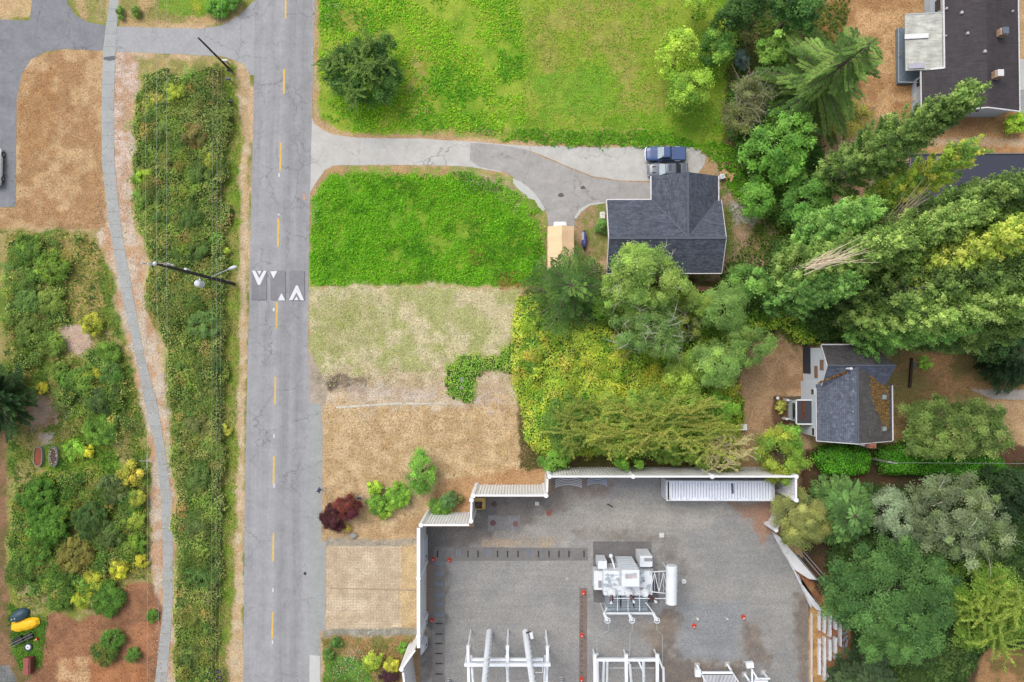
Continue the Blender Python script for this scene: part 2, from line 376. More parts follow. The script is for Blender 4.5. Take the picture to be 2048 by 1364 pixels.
# ================================================================ THE SETTING
# ---- ground: one sheet, its zones painted as soil / grass / straw colours
DRY = (204, 168, 122); TAN = (210, 178, 138); PINK = (208, 190, 170); GRN = (100, 142, 44); DGRN = (72, 104, 40)
SOIL = (112, 88, 64); MULCH = (168, 118, 82); OLV = (136, 142, 64); PALE = (186, 176, 128)
ZONES = [  # polygon (photo pixels), colour a, colour b, patch size m, edge softness px, edge waviness px, opacity
 ([(-300,-300),(560,-300),(560,1700),(-300,1700)], TAN, OLV, 3, 5, 6, 1),
 ([(600,-300),(2400,-300),(2400,1700),(600,1700)], DRY, (186,150,108), 4, 5, 6, 1),
 # north west corner islands
 ([(-60,-100),(72,-100),(72,10),(60,33),(-60,33)], (200,172,120), DRY, 2, 3, 4, 1),
 ([(140,-60),(215,-60),(212,44),(170,40),(140,10)], (150,150,84), (198,166,118), 1.5, 5, 6, 1),
 ([(238,-60),(512,-60),(482,30),(430,52),(238,48)], (198,164,112), (150,146,80), 2, 5, 6, 1),
 ([(300,-60),(500,-60),(470,18),(400,36),(320,20)], (110,156,44), (130,160,60), 1.5, 8, 9, 1),
 # dry lawn
 ([(130,97),(208,103),(204,220),(207,330),(219,458),(-60,458),(-60,415),(31,415),(33,200),(44,150),(80,108)], (204,168,122), (180,138,94), 1.5, 3, 3, 1),
 ([(50,150),(110,140),(100,300),(40,320)], (168,120,70), (184,136,84), 1.5, 24, 18, .7),
 # verges of the path
 ([(226,100),(300,112),(276,160),(268,270),(262,400),(275,470),(300,640),(330,760),(345,900),(350,1364),(300,1364),(300,930),(262,740),(228,560),(190,460),(216,455),(206,300)], PINK, (204,160,124), 1.3, 6, 9, 1),
 ([(232,108),(270,112),(262,250),(252,400),(262,450),(232,450),(214,330),(212,200)], (214,190,176), (196,160,130), .9, 6, 9, 1),
 ([(266,116),(400,116),(470,122),(440,160),(380,165),(330,150),(280,180)], (190,164,104), (156,150,84), 1.5, 8, 9, 1),
 # wild garden west of the path
 ([(-100,462),(190,458),(222,560),(255,700),(285,800),(300,920),(305,1150),(318,1200),(200,1230),(60,1160),(-100,1100)], (112,134,58), (170,154,92), 2.0, 8, 12, 1),
 ([(100,470),(190,470),(205,600),(150,640),(120,560)], (196,166,98), (168,150,84), 1.5, 10, 14, .95),
 ([(120,655),(165,648),(190,690),(160,712),(128,700)], (212,184,168), (202,170,150), 1, 5, 7, 1),
 ([(35,790),(110,790),(115,850),(60,860),(30,840)], (206,172,148), (184,146,110), 1, 8, 10, .95),
 ([(78,866),(110,866),(108,895),(84,895)], (208,190,180), (200,172,150), 1, 4, 4, .9),
 ([(60,900),(200,870),(260,960),(120,960)], (96,142,40), (120,150,50), 2, 12, 14, .9),
 ([(-80,800),(14,800),(12,1080),(20,1250),(60,1320),(110,1364),(-80,1500)], (150,112,82), (120,104,60), 1.5, 7, 6, 1),
 # mulch heaps
 ([(70,1260),(110,1225),(160,1240),(235,1200),(262,1165),(305,1165),(326,1215),(330,1364),(60,1364),(70,1310)], (172,120,84), (150,104,74), 1.4, 4, 8, 1),
 ([(250,1255),(325,1235),(326,1290),(295,1312),(252,1300)], (186,124,84), (170,116,80), 1, 4, 6, 1),
 ([(180,1322),(290,1325),(300,1500),(170,1500)], (190,126,80), (176,114,70), 1, 5, 6, 1),
 ([(120,1318),(180,1310),(180,1500),(100,1500)], (212,172,124), (190,140,96), 1, 6, 6, 1),
 ([(20,1210),(95,1240),(88,1330),(50,1345),(22,1300)], (74,116,36), (96,130,50), 1, 5, 6, 1),
 ([(-300,1330),(20,1330),(45,1400),(60,1700),(-300,1700)], (132,134,132), (120,120,118), 2, 4, 3, 1),
 # roadside strips
 ([(470,120),(500,130),(497,300),(492,700),(486,1100),(484,1400),(462,1400),(470,1000),(478,700),(480,300)], (210,188,154), (200,168,124), 1, 4, 5, 1),
 ([(440,120),(474,130),(480,260),(478,560),(474,900),(464,1200),(450,1400),(425,1400),(440,700)], (132,156,60), (158,154,84), 1.6, 10, 12, 1),
 ([(618,-50),(652,-50),(642,120),(640,240),(630,240)], (190,172,118), (198,160,110), 1, 3, 4, 1),
 # north green lot
 ([(640,-200),(1540,-200),(1500,60),(1470,330),(1420,300),(1290,285),(1120,285),(1000,282),(900,270),(760,268),(680,262),(648,240),(636,160)], (122,160,46), (154,176,62), 3.0, 5, 6, 1),
 ([(1040,0),(1400,0),(1340,200),(1250,230),(1060,230)], (148,168,60), (162,158,80), 2.4, 30, 30, .9),
 ([(1060,140),(1230,130),(1240,220),(1080,240)], (118,166,50), (132,166,56), 2, 16, 16, .9),
 ([(800,90),(860,90),(870,230),(800,230)], (176,160,88), (150,160,60), 1.5, 16, 16, .8),
 ([(660,20),(760,20),(770,80),(680,80)], (168,158,78), (130,160,56), 1.5, 14, 14, .7),
 ([(760,260),(1290,258),(1280,292),(900,276)], (190,160,98), (140,160,70), 1.2, 5, 6, .8),
 # south green lot
 ([(622,400),(664,340),(900,334),(1000,345),(1092,428),(1096,520),(1080,574),(620,572)], (112,162,44), (136,166,54), 2.5, 4, 5, 1),
 ([(640,332),(930,330),(1000,348),(960,372),(900,352),(650,350)], (190,150,104), (150,160,80), 1.2, 6, 7, .9),
 ([(900,335),(1030,350),(1060,380),(1030,420),(960,380)], (186,164,124), (140,156,84), 1.2, 10, 10, .9),
 ([(1050,380),(1096,420),(1104,540),(1080,560)], (160,150,84), (128,152,64), 1.2, 8, 8, 1),
 # pale meadow and bare lots
 ([(618,572),(1040,578),(1030,700),(960,740),(880,780),(618,780)], (210,198,156), (176,178,116), 1.6, 10, 14, 1),
 ([(640,590),(760,590),(760,700),(640,700)], (160,164,96), (180,176,120), 1.5, 22, 20, .8),
 ([(618,735),(900,745),(1060,730),(1060,930),(900,900),(640,850)], (210,190,162), (196,172,138), 1.0, 26, 34, 1),
 ([(650,752),(740,750),(735,780),(660,782)], (92,80,72), (140,122,104), .8, 10, 16, .95),
 ([(700,765),(880,780),(860,800),(700,800)], (206,190,176), (190,168,146), 1, 10, 12, .8),
 ([(900,800),(1010,780),(1020,860),(950,900),(910,860)], (206,190,176), (190,164,140), .9, 12, 14, .9),
 ([(648,812),(1060,815),(1100,940),(940,975),(830,1040),(648,1085)], (216,186,142), (196,164,118), 1.2, 22, 26, 1),
 ([(880,960),(1095,930),(1095,985),(945,975),(940,1030),(850,1040)], (198,154,108), (188,142,98), 1.5, 10, 8, 1),
 ([(648,1078),(835,1078),(835,1094),(648,1094)], (160,152,138), (178,166,146), 1, 3, 3, 1),
 ([(652,1092),(802,1092),(804,1262),(652,1262)], (222,202,172), (204,182,152), 1.8, 2, 2, 1),
 ([(800,1092),(836,1092),(836,1250),(806,1260)], (214,184,134), (204,176,128), 1, 8, 8, 1),
 ([(648,1258),(836,1256),(836,1272),(648,1274)], (168,164,152), (150,146,130), 1, 2, 3, 1),
 ([(645,1272),(832,1272),(800,1340),(800,1500),(645,1500)], (176,134,88), (140,130,70), 1, 5, 7, 1),
 ([(645,1310),(740,1320),(760,1500),(645,1500)], (84,130,46), (110,150,60), 1, 7, 7, 1),
 # east side
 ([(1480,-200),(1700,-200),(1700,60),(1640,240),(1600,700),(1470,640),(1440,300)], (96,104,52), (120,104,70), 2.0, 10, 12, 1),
 ([(1640,-200),(1900,-200),(1860,250),(1740,280),(1700,240),(1690,100),(1640,60)], (212,168,116), (178,132,84), 2.5, 10, 12, 1),
 ([(1600,10),(1700,0),(1690,100),(1640,110)], (134,116,50), (160,120,60), 1.2, 12, 12, .9),
 ([(1780,200),(2300,180),(2300,330),(1800,310)], (198,152,98), (182,132,84), 1.5, 6, 8, 1),
 ([(1830,276),(2300,276),(2300,292),(1830,292)], (212,184,150), (200,166,130), 1, 4, 4, .9),
 ([(1610,380),(1760,340),(1760,410),(1680,460),(1610,450)], (172,132,104), (150,112,84), 1, 8, 8, 1),
 ([(1432,345),(1540,350),(1560,500),(1480,580),(1390,585),(1380,550),(1440,545)], (178,146,118), (120,132,70), 1.3, 8, 10, 1),
 ([(1465,405),(1512,405),(1512,448),(1470,450)], (188,182,176), (170,160,150), .8, 8, 9, 1),
 ([(1480,690),(1560,665),(1612,720),(1600,900),(1500,880),(1476,850)], (190,154,116), (166,132,96), 1.5, 6, 7, 1),
 ([(1545,790),(1585,790),(1580,870),(1545,865)], (104,72,52), (120,90,66), 1, 4, 5, 1),
 ([(1780,690),(2300,680),(2300,810),(1900,800),(1780,900)], (186,142,94), (146,132,76), 2.0, 6, 7, 1),
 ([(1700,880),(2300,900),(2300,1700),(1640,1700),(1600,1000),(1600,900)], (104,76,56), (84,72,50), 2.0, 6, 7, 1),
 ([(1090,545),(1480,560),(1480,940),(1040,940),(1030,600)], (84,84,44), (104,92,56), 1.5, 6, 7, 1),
 ([(1148,410),(1214,400),(1216,520),(1090,550),(1090,460),(1148,455)], (178,146,108), (134,140,74), .9, 5, 6, 1),
 ([(1590,975),(1560,1065),(1640,1190),(1700,1200),(1700,1400),(1622,1400),(1618,1200),(1540,1060)], (176,116,80), (200,156,100), 1, 4, 4, 1),
 ([(1618,1215),(1640,1215),(1640,1500),(1618,1500)], (212,166,100), (190,140,84), .8, 3, 3, 1),
 ([(1960,1290),(2100,1290),(2100,1500),(1940,1500)], (176,130,84), (130,110,60), 1.2, 6, 7, 1),
]
def paint(x, y, zones):
    px, py = Pn(x, y, 0.0)
    C = np.zeros((len(x), 3)); C[:] = S(150, 140, 90)
    wx = fbm(x, y, 2.6, 41, 3)-.5; wy = fbm(x, y, 2.6, 57, 3)-.5; fx = fbm(x, y, .55, 61, 2)-.5
    for i, (poly, a, b, ps, soft, wav, op) in enumerate(zones):
        A = np.array(poly, float); lo = A.min(0)-60; hi = A.max(0)+60
        s_ = np.where((px > lo[0]) & (px < hi[0]) & (py > lo[1]) & (py < hi[1]))[0]
        if not len(s_): continue
        d = sdist(px[s_]+wx[s_]*wav*2.2, py[s_]+wy[s_]*wav*2.2, poly)+fx[s_]*soft*2.0
        m_ = sstep(-soft*.6, soft*.6, d)*op
        t = sstep(.36, .64, fbm(x[s_], y[s_], ps, 100+i, 4))
        c = np.array(S(*a))*(1-t)[:, None]+np.array(S(*b))*t[:, None]
        C[s_] = C[s_]*(1-m_)[:, None]+c*m_[:, None]
    L = (C @ np.array([.3, .6, .1]))[:, None]; f = (.14*sstep(-.01, .04, C[:, 0]-C[:, 1]))[:, None]; return C*(1-f)+L*np.array([1.14, 1.0, .78])*f*1.08
def sheet(name, x0, x1, y0, y1, st, m, zones, z=0.0, clip=None, skirt=False):
    nx = int((x1-x0)/st)+1; ny = int((y1-y0)/st)+1
    gx, gy = np.meshgrid(np.linspace(x0, x1, nx), np.linspace(y0, y1, ny)); x = gx.ravel(); y = gy.ravel()
    C = paint(x, y, zones)
    idx = np.arange(nx*ny).reshape(ny, nx)
    F = np.stack([idx[:-1, :-1], idx[:-1, 1:], idx[1:, 1:], idx[1:, :-1]], -1).reshape(-1, 4)
    if clip is not None:
        px, py = Pn(x, y, 0.0); inside = sdist(px, py, clip) > 0
        F = F[inside[F].all(1)]
    V = np.stack([x, y, np.full(len(x), z)], 1)
    if skirt:
        B = 900.0; o = len(V)
        ring = np.array([(x0, y0, z), (x1, y0, z), (x1, y1, z), (x0, y1, z), (-B, -B, z), (B, -B, z), (B, B, z), (-B, B, z)])
        V = np.vstack([V, ring]); C = np.vstack([C, np.tile(np.array(S(140, 140, 84)), (8, 1))])
        F = np.vstack([F, np.array([(o+4, o+5, o+1, o), (o+5, o+6, o+2, o+1), (o+6, o+7, o+3, o+2), (o+7, o+4, o, o+3)])])
    me = bpy.data.meshes.new(name); me.vertices.add(len(V)); me.vertices.foreach_set('co', V.astype(np.float32).ravel())
    me.loops.add(F.size); me.loops.foreach_set('vertex_index', F.astype(np.int32).ravel())
    me.polygons.add(len(F)); me.polygons.foreach_set('loop_start', np.arange(0, F.size, 4, dtype=np.int32))
    C4 = np.ones((len(V), 4), np.float32); C4[:, :3] = C
    me.color_attributes.new('Col', 'FLOAT_COLOR', 'POINT').data.foreach_set('color', C4.ravel())
    me.update(); me.validate(); me.materials.append(m)
    ob = bpy.data.objects.new(name, me); COL.objects.link(ob); tag(ob, kind='structure'); return ob
sheet('ground', -72, 72, -52, 52, .2, GROUND, ZONES, 0.0, None, True)

def wobble(poly, amp, step=12, seed=0):      # subdivide a pixel outline and roughen it
    out = []
    n = len(poly)
    for i in range(n):
        a = poly[i]; b = poly[(i+1) % n]; L = math.hypot(b[0]-a[0], b[1]-a[1]); k = max(1, int(L/step))
        dx, dy = (b[0]-a[0])/max(L, 1e-6), (b[1]-a[1])/max(L, 1e-6)
        for j in range(k):
            t = j/k; x = a[0]+(b[0]-a[0])*t; y = a[1]+(b[1]-a[1])*t
            o = (float(fbm(x, y, 26, seed, 3))-.5)*2*amp
            out.append((x-dy*o, y+dx*o))
    return out
def flat(name, poly, m, z, amp=1.5, step=9, kind='structure', parent=None, seed=0, uvs=None):
    q = wobble(poly, amp, step, seed) if amp else poly
    bm = bmesh.new(); vs = [bm.verts.new(W(px, py, z)) for px, py in q]
    f = bm.faces.new(vs); f.normal_update()
    if f.normal.z < 0: f.normal_flip()
    bmesh.ops.triangulate(bm, faces=bm.faces)
    uv = bm.loops.layers.uv.new('UVMap')
    for f in bm.faces:
        for l in f.loops: l[uv].uv = (l.vert.co.x, l.vert.co.y)
    me = bpy.data.meshes.new(name); bm.to_mesh(me); bm.free(); me.materials.append(m)
    ob = bpy.data.objects.new(name, me); COL.objects.link(ob)
    if kind: ob['kind'] = kind
    if parent: ob.parent = parent
    return ob
def ribbon(name, L, Rr, m, z, amp=0.0, seed=0, step=10, zt=None):
    """strip between two pixel polylines given as (y, x) samples running down the picture"""
    y0 = max(L[0][1], Rr[0][1]); y1 = min(L[-1][1], Rr[-1][1]); n = int((y1-y0)/step)+1
    ys = np.linspace(y0, y1, n)
    lx = np.interp(ys, [q[1] for q in L], [q[0] for q in L]); rx = np.interp(ys, [q[1] for q in Rr], [q[0] for q in Rr])
    lx = lx+(fbm(ys*0, ys, 40, seed, 4)-.5)*2*amp; rx = rx+(fbm(ys*0, ys, 40, seed+9, 4)-.5)*2*amp
    K = 6; V = []; UV = []; d = 0; pr = None
    for i in range(n):
        a = W(lx[i], ys[i], z); b = W(rx[i], ys[i], z); c = (a+b)/2
        if pr is not None: d += (c-pr).length
        pr = c
        for k in range(K+1): q = a.lerp(b, k/K); V.append(q); UV.append(((b-a).length*k/K, d))
    F = [(i*(K+1)+k, (i+1)*(K+1)+k, (i+1)*(K+1)+k+1, i*(K+1)+k+1) for i in range(n-1) for k in range(K)]
    me = bpy.data.meshes.new(name); me.from_pydata([tuple(q) for q in V], [], F); me.materials.append(m)
    u = me.uv_layers.new(name='UVMap')
    for l in me.loops: u.data[l.index].uv = UV[l.vertex_index]
    ob = bpy.data.objects.new(name, me); COL.objects.link(ob); ob['kind'] = 'structure'; return ob

flat('parking_lot', [(-400,40),(60,40),(82,-200),(134,-200),(134,5),(150,30),(180,46),(215,51),(212,102),(130,97),(90,104),(62,118),(42,150),(33,200),(31,415),(-400,415)], ASPH2, .012, 1.6, seed=3)
flat('side_road', [(230,52),(300,55),(400,57),(445,50),(480,30),(505,4),(530,-10),(530,150),(500,150),(488,128),(462,118),(440,112),(300,106),(230,103)], road_mat('side_road_asphalt', S(174,174,176), crack=.6, patch=.10), .014, 1.5, seed=5)
ribbon('road', [(512,-260),(510,0),(507,230),(499,540),(496,700),(490,960),(486,1364),(484,1650)], [(636,-260),(630,0),(624,230),(619,420),(617,560),(616,700),(620,800),(619,960),(616,1364),(615,1650)], ASPH, .018, .9, 3)
flat('road_shoulder', [(618,806),(641,808),(645,860),(644,1000),(641,1200),(641,1650),(612,1650),(614,1200),(617,1000)], CONC3, .010, .8, seed=8)
flat('road_edge_gravel', [(640,740),(652,770),(650,812),(622,806),(618,752),(618,700),(626,716)], road_mat('broken_edge', S(178,164,148), crack=.8, patch=.25), .006, 5, seed=12)
flat('pavement', [(619,1310),(640,1312),(641,1650),(617,1650)], CONC4, .020, .3)
flat('pavement', [(641,1084),(652,1084),(650,1262),(640,1262)], CONC3, .008, .6)
ribbon('footpath', [(236-19,-260),(219,0),(212,50),(206,100),(203,220),(204,330),(219,455),(243,590),(273,720),(290,810),(312,900),(322,1000),(326,1110),(326,1210),(316,1310),(310,1364),(304,1650)],
       [(257,-260),(237,0),(234,50),(231,100),(227,220),(229,330),(242,455),(266,590),(288,712),(313,800),(330,900),(344,1000),(346,1110),(345,1210),(338,1310),(333,1364),(326,1650)], CONC, .026, .5, 21)
flat('path_patch', [(207,114),(231,111),(230,120),(218,122),(207,119)], mat('tar_patch', S(112,112,118), .9, .15, 3), .031, .6, 4)
flat('driveway', [(600,232),(623,234),(630,248),(644,258),(664,269),(700,274),(760,277),(830,277),(900,281),(960,284),(1020,290),(1060,292),(1110,292),(1200,295),(1292,293),(1390,294),(1412,312),(1408,330),(1392,352),(1380,368),(1312,368),(1300,362),(1240,361),(1185,353),(1120,326),(1060,301),(1040,330),(1000,344),(940,334),(900,331),(820,330),(740,330),(668,331),(650,340),(632,365),(620,385),(600,385)], CONC2, .010, 1.6, seed=15)
flat('driveway_curve', [(940,286),(1000,289),(1050,299),(1120,328),(1185,355),(1240,363),(1312,365),(1312,402),(1250,401),(1205,404),(1172,410),(1156,422),(1149,440),(1148,470),(1098,470),(1094,430),(1086,408),(1066,384),(1040,362),(1010,344),(960,334),(940,320)], ASPH3, .016, 1.0, seed=18)
flat('driveway_edging', [(1026,356),(1040,362),(1062,378),(1078,398),(1090,418),(1086,422),(1076,412),(1070,400),(1058,396),(1048,388),(1034,376),(1026,366)], CONC4, .020, 1.2, 5, seed=22)
flat('driveway_edging', [(1206,404),(1212,406),(1180,411),(1162,424),(1152,438),(1149,434),(1158,420),(1176,408)], CONC4, .021, .5, 6, seed=23)
for px, py, r_ in ((1122,390,6),(1166,375,5)):
    flat('oil_stain', [(px+r_*math.cos(a)*(1+.25*math.sin(3*a)), py+r_*.7*math.sin(a)) for a in np.linspace(0, 2*math.pi, 14)[:-1]], mat('oil', S(96,92,94), .7, .2, 4), .0215, 0)

# gravel yard of the substation
YARD = [(838,1700),(838,1300),(846,1290),(848,1052),(946,1052),(950,990),(1097,990),(1102,950),(1596,950),(1596,1000),(1548,1062),(1584,1120),(1618,1200),(1622,1364),(1624,1700)]
YZ = [([(0,0),(3000,0),(3000,3000),(0,3000)], (160,158,154), (150,149,147), 3.5, 5, 6, 1),
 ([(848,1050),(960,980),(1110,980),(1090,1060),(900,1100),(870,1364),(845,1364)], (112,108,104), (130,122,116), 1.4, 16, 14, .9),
 ([(1100,960),(1250,950),(1180,1010),(1090,1040)], (140,122,112), (158,150,140), 1.4, 14, 14, .8),
 ([(1180,1000),(1500,1000),(1360,1060),(1000,1110),(980,1080)], (176,172,162), (164,160,152), 2, 24, 24, .8),
 ([(1460,1004),(1600,1000),(1560,1062),(1520,1090),(1500,1040)], (176,130,104), (160,126,106), 1.2, 10, 12, .9),
 ([(1356,1205),(1482,1205),(1476,1320),(1360,1316)], (148,151,154), (141,144,147), 2, 12, 12, .8),
 ([(1482,1240),(1520,1250),(1536,1340),(1490,1330)], (120,108,100), (144,126,112), 1, 12, 14, .8),
 ([(1325,1200),(1356,1230),(1356,1310),(1480,1320),(1480,1500),(1320,1500),(1300,1270)], (118,106,98), (140,122,108), 1.2, 14, 14, .85),
 ([(1270,1250),(1330,1230),(1340,1290),(1290,1290)], (158,142,126), (144,132,122), 1, 16, 18, .6),
 ([(1310,1070),(1350,1070),(1370,1150),(1330,1120)], (126,118,114), (146,140,134), 1, 12, 12, .8),
 ([(1590,1180),(1622,1200),(1624,1500),(1606,1500)], (124,108,98), (140,124,110), 1, 8, 6, .8),
 ([(960,1076),(1130,1076),(1100,1096),(960,1094)], (184,160,130), (164,154,142), 1, 8, 8, .8),
 ([(1150,1060),(1320,1060),(1330,1084),(1150,1084)], (134,124,114), (150,146,138), 1, 9, 9, .8)]
_p = [Wn(*q) for q in YARD]
sheet('gravel_yard', -14, 36, -66, -13, .25, GRAVEL, YZ, .012, YARD)
flat('concrete_pad', [(1186,1083),(1303,1083),(1303,1120),(1320,1205),(1187,1205)], PADM, .030, .4, seed=31)
flat('concrete_pad', [(976,1031),(1040,1031),(1040,1061),(976,1062)], road_mat('rubber_mat', S(138,136,136), crack=.2, patch=.22), .024, .4, seed=32)
flat('dirt_track', [(848,1128),(866,1128),(866,1226),(850,1226),(848,1180)], mat('yard_dirt', S(146,128,116), .95, .2, 1.5), .024, .8, 8)
flat('cable_trench', [(870,1094),(1175,1096),(1176,1121),(890,1122),(890,1700),(864,1700),(865,1122)], mat('trench_concrete', S(130,127,125), .9, .2, 1.6, dirt=S(150,145,139)), .022, .5, 14, seed=34)
flat('cable_trench', [(1159,1176),(1174,1176),(1174,1700),(1157,1700)], mat('trench_rust', S(132,116,108), .9, .22, 1.6, dirt=S(148,138,130)), .023, .5, 14, seed=35)

# paver pad grid: thin joints as real grooves of darker sand
mbk = MB()
for px in np.arange(656, 800, 5.6):
    a = W(px, 1096, .012); b = W(px+1, 1258, .012); mbk.bar(a, b, .035, .016)
for py in np.arange(1098, 1258, 5.6):
    a = W(653, py, .013); b = W(800, py, .013); mbk.bar(a, b, .035, .016)
o = mbk.build('paver_joints', mat('joint_sand', S(200,178,150), .95, .3, .9), None); o['kind'] = 'structure'
flat('paver_seam', [(660,1175),(832,1179),(832,1182),(660,1178)], mat('joint_dark', S(178,158,134), .95, .3, 1), .024, .5, 8)
flat('bare_kerb', [(672,813),(790,805),(890,806),(890,809),(790,809),(672,817)], mat('old_concrete', S(214,206,192), .9, .2, 1.5), .02, .8, 10)

# road paint
YEL = mat('yellow_paint', S(238,196,78), .75, .18, 2.5, dirt=S(196,180,140)); WHT = mat('white_road_paint', S(236,236,238), .75, .08, 2.5, dirt=S(200,200,202))
for x, y0, y1 in ((576,-120,-75),(572,-18,37),(568.5,138,188),(561.5,285,341),(557,437,493),(554,604,658),(551,753,808),(548,912,968),(547,1066,1122),(545.5,1224,1277),(544,1385,1440)):
    x1 = x-(y1-y0)*.02
    flat('road_marking', [(x-1.6,y0),(x+1.6,y0),(x1+1.6,y1),(x1-1.6,y1)], YEL, .023, .35, 12, seed=int(y0) % 97)
for x, y, a, b in ((558,350,1.2,3.5),(557.5,429,1.6,1.6),(547.5,619,1.8,3),(548,872,1,4),(548,971,1,4),(546,1180,1,4),(545,1284,1,3.5)):
    flat('road_marking', [(x-a,y-b),(x+a,y-b),(x+a,y+b),(x-a,y+b)], WHT, .0235, 0)
flat('road_marking', [(605,388),(610,388),(609,393),(612,396),(610,400),(605,399),(607,394)], mat('faded_orange_paint', S(208,160,120), .8, .2, 4), .0235, 0)

# concrete slabs by the east house, stone path
flat('patio_slab', [(2036,118),(2300,118),(2300,180),(2036,180)], CONC4, .02, .3)
flat('patio_slab', [(2034,181),(2300,181),(2300,240),(2034,226)], CONC3, .018, .3)
flat('footpath', [(1848,-150),(1866,-150),(1864,40),(1848,40)], CONC3, .02, .4)
flat('garden_path', [(1940,778),(2300,784),(2300,806),(1985,798)], mat('path_gravel', S(176,168,158), .95, .3, 3), .016, 1.6, 8, seed=44)

# ================================================================ SMALL THINGS ON THE ROAD
RUB = mat('cushion_rubber', S(138,138,142), .8, .12, 2, dirt=S(158,156,158)); RUBD = mat('cushion_edge', S(84,84,88), .85, .1, 2)
def cushion(x0, x1, y0, y1, label, marks, rnd):
    c = W((x0+x1)/2, (y0+y1)/2, 0); t = thing('speed_cushion', label, 'speed cushion', c, 'speed cushions across the road')
    r_ = rnd; pts = []
    for cx, cy, a0 in ((x1-r_, y0+r_, -90), (x1-r_, y1-r_, 0), (x0+r_, y1-r_, 90), (x0+r_, y0+r_, 180)):
        for a in np.linspace(a0, a0+90, 5): pts.append((cx+r_*math.cos(R(a)), cy+r_*math.sin(R(a))))
    cx, cy = (x0+x1)/2, (y0+y1)/2
    V = []; n = len(pts)
    for k, (s_, z) in enumerate(((1.0, .015), (.985, .035), (.93, .085))):
        for x, y in pts: V.append(W(cx+(x-cx)*s_, cy+(y-cy)*(s_*.5+.5), z))
    F = [(k*n+i, k*n+(i+1) % n, (k+1)*n+(i+1) % n, (k+1)*n+i) for k in (0,) for i in range(n)]
    MB().add(V[:2*n], F).build('rim', RUBD, t)
    F = [(i, (i+1) % n, (i+1) % n+n, i+n) for i in range(n)]+[tuple(range(n, 2*n))]
    MB().add(V[n:], F).build('ramp', RUB, t)
    for q in marks: MB().prism([W(*p_, 0)[:2] for p_ in q], .088, .093).build('marking', WHT, t)
cushion(503.5,534,541,600.5,'left speed cushion with a white downward chevron', [[(504.5,541.5),(511,541.5),(519,557),(528,541.5),(534,541.5),(520.5,570),(516.5,570)],[(515,542),(523,542),(519.5,550)]], 1.5)
cushion(541,571.5,541,601,'middle speed cushion with two small white triangles at opposite corners', [[(541,543),(555,542),(547.5,557)],[(556,601),(571,601),(563.5,586)]], 3.5)
cushion(579,610,541.5,602,'right speed cushion with a white upward chevron', [[(578.5,600.5),(585,600.5),(593.5,585),(602,601),(608.5,601),(596,571),(592.5,571)],[(589,600.5),(597.5,600.5),(593.5,593)]], 2)

WOOD = mat('weathered_pole', S(62,56,52), .9, .3, 2.5); WOODG = mat('grey_wood', S(150,146,138), .9, .2, 2); GALV = mat('galvanised', S(200,204,208), .45, .08, 3, metal=.3)
CABLE = mat('cable', S(200,202,204), .5, .05, 2); BLK = mat('black_plastic', S(38,38,42), .5, .15, 3); PORC = mat('porcelain', S(225,228,232), .3, .04, 3)
def upole(label, base, top, hz, r0, r1, name='utility_pole', cat='utility pole', wood=None):
    b = W(*base, 0); e = W(*top, hz); t = thing(name, label, cat, b)
    MB().tube([b, b.lerp(e, .5), e], [r0, (r0+r1)/2, r1], 12).build('pole', wood or WOOD, t)
    return t, b, e
# main pole with transformer and lamp
t, b, e = upole('tall dark wooden utility pole with transformer can and lamp beside the speed cushions', (468,568), (311,527), 17.6, .20, .13)
def on(f): return b.lerp(e, f)
p_ = on(.50); q_ = p_+Vector((.1, -.95, .3)); MB().lathe(q_-Vector((0, 0, .6)), [(.33,0),(.36,.05),(.36,.95),(.30,1.08),(.1,1.14)], 18).build('transformer_can', mat('can_paint', S(222,226,230), .4, .05, 2), t, smooth=False)
MB().bar(p_, q_, .08).box(q_.x-.1, q_.x+.1, q_.y-.05, q_.y+.5, q_.z-.2, q_.z-.1).build('bracket', GALV, t)
a_ = on(.36); l_ = W(462, 538, 7.3)
arm = MB().tube([a_, a_.lerp(l_, .35)+Vector((0, 0, .25)), a_.lerp(l_, .8)+Vector((0, 0, .3)), l_+Vector((0, 0, .2))], .045, 8).build('lamp_arm', GALV, t)
dl = (l_-a_).normalized(); ang = math.atan2(dl.y, dl.x)
hd = MB().ball((0, 0, 0), .5, 14, (1.05, .42, .26)); M_ = Matrix.Rotation(ang, 3, 'Z'); hd.v = [tuple(M_ @ Vector(v)+l_+dl*.35+Vector((0, 0, .2))) for v in hd.v]
hd.build('lamp_head', GALV, t, smooth=True)
for f_, L_, z_ in ((.985, 1.3, 0), (.93, 1.15, 0)):
    c_ = on(f_); ca = MB().bar(c_-Vector((L_, -.05, 0)), c_+Vector((L_, .05, 0)), .10, .13).build('crossarm', WOODG, t)
    for k in (-1, -.55, .9): MB().lathe(c_+Vector((L_*k, 0, .06)), [(.05,0),(.09,.05),(.05,.1),(.09,.15),(.04,.25)], 10).build('insulator', PORC, ca)
MB().ball(on(1.0)+Vector((0, 0, .1)), .2, 10).build('pole_cap', PORC, t)
MB().tube([on(.62)+Vector((-.1,.25,0)), on(.62)+Vector((-.1,.25,.8))], .14, 10).build('cutout', PORC, t)
MB().bar(on(.04)+Vector((0,.2,.2)), on(.06)+Vector((0,.2,.9)), .12).build('meter_plate', GALV, t)
MB().tube([on(.05)+Vector((.15,.12,0)), on(.34)+Vector((.14,.12,0))], .05, 6).build('conduit', BLK, t)
mp_top = e.copy(); mp = (b.copy(), e.copy())
t, b, e = upole('slim dark utility pole leaning over the side road junction', (463,142), (397,76), 9.6, .15, .09)
p2_top = e.copy()
upole('thin dark pole beside the round dark tree north of the driveway', (675,145), (655,117), 4.2, .07, .05, 'wooden_post', 'post')
t, b, e = upole('grey leaning utility pole standing between the two hedges', (1734,916), (1788,926), 6.0, .14, .10, wood=WOODG)
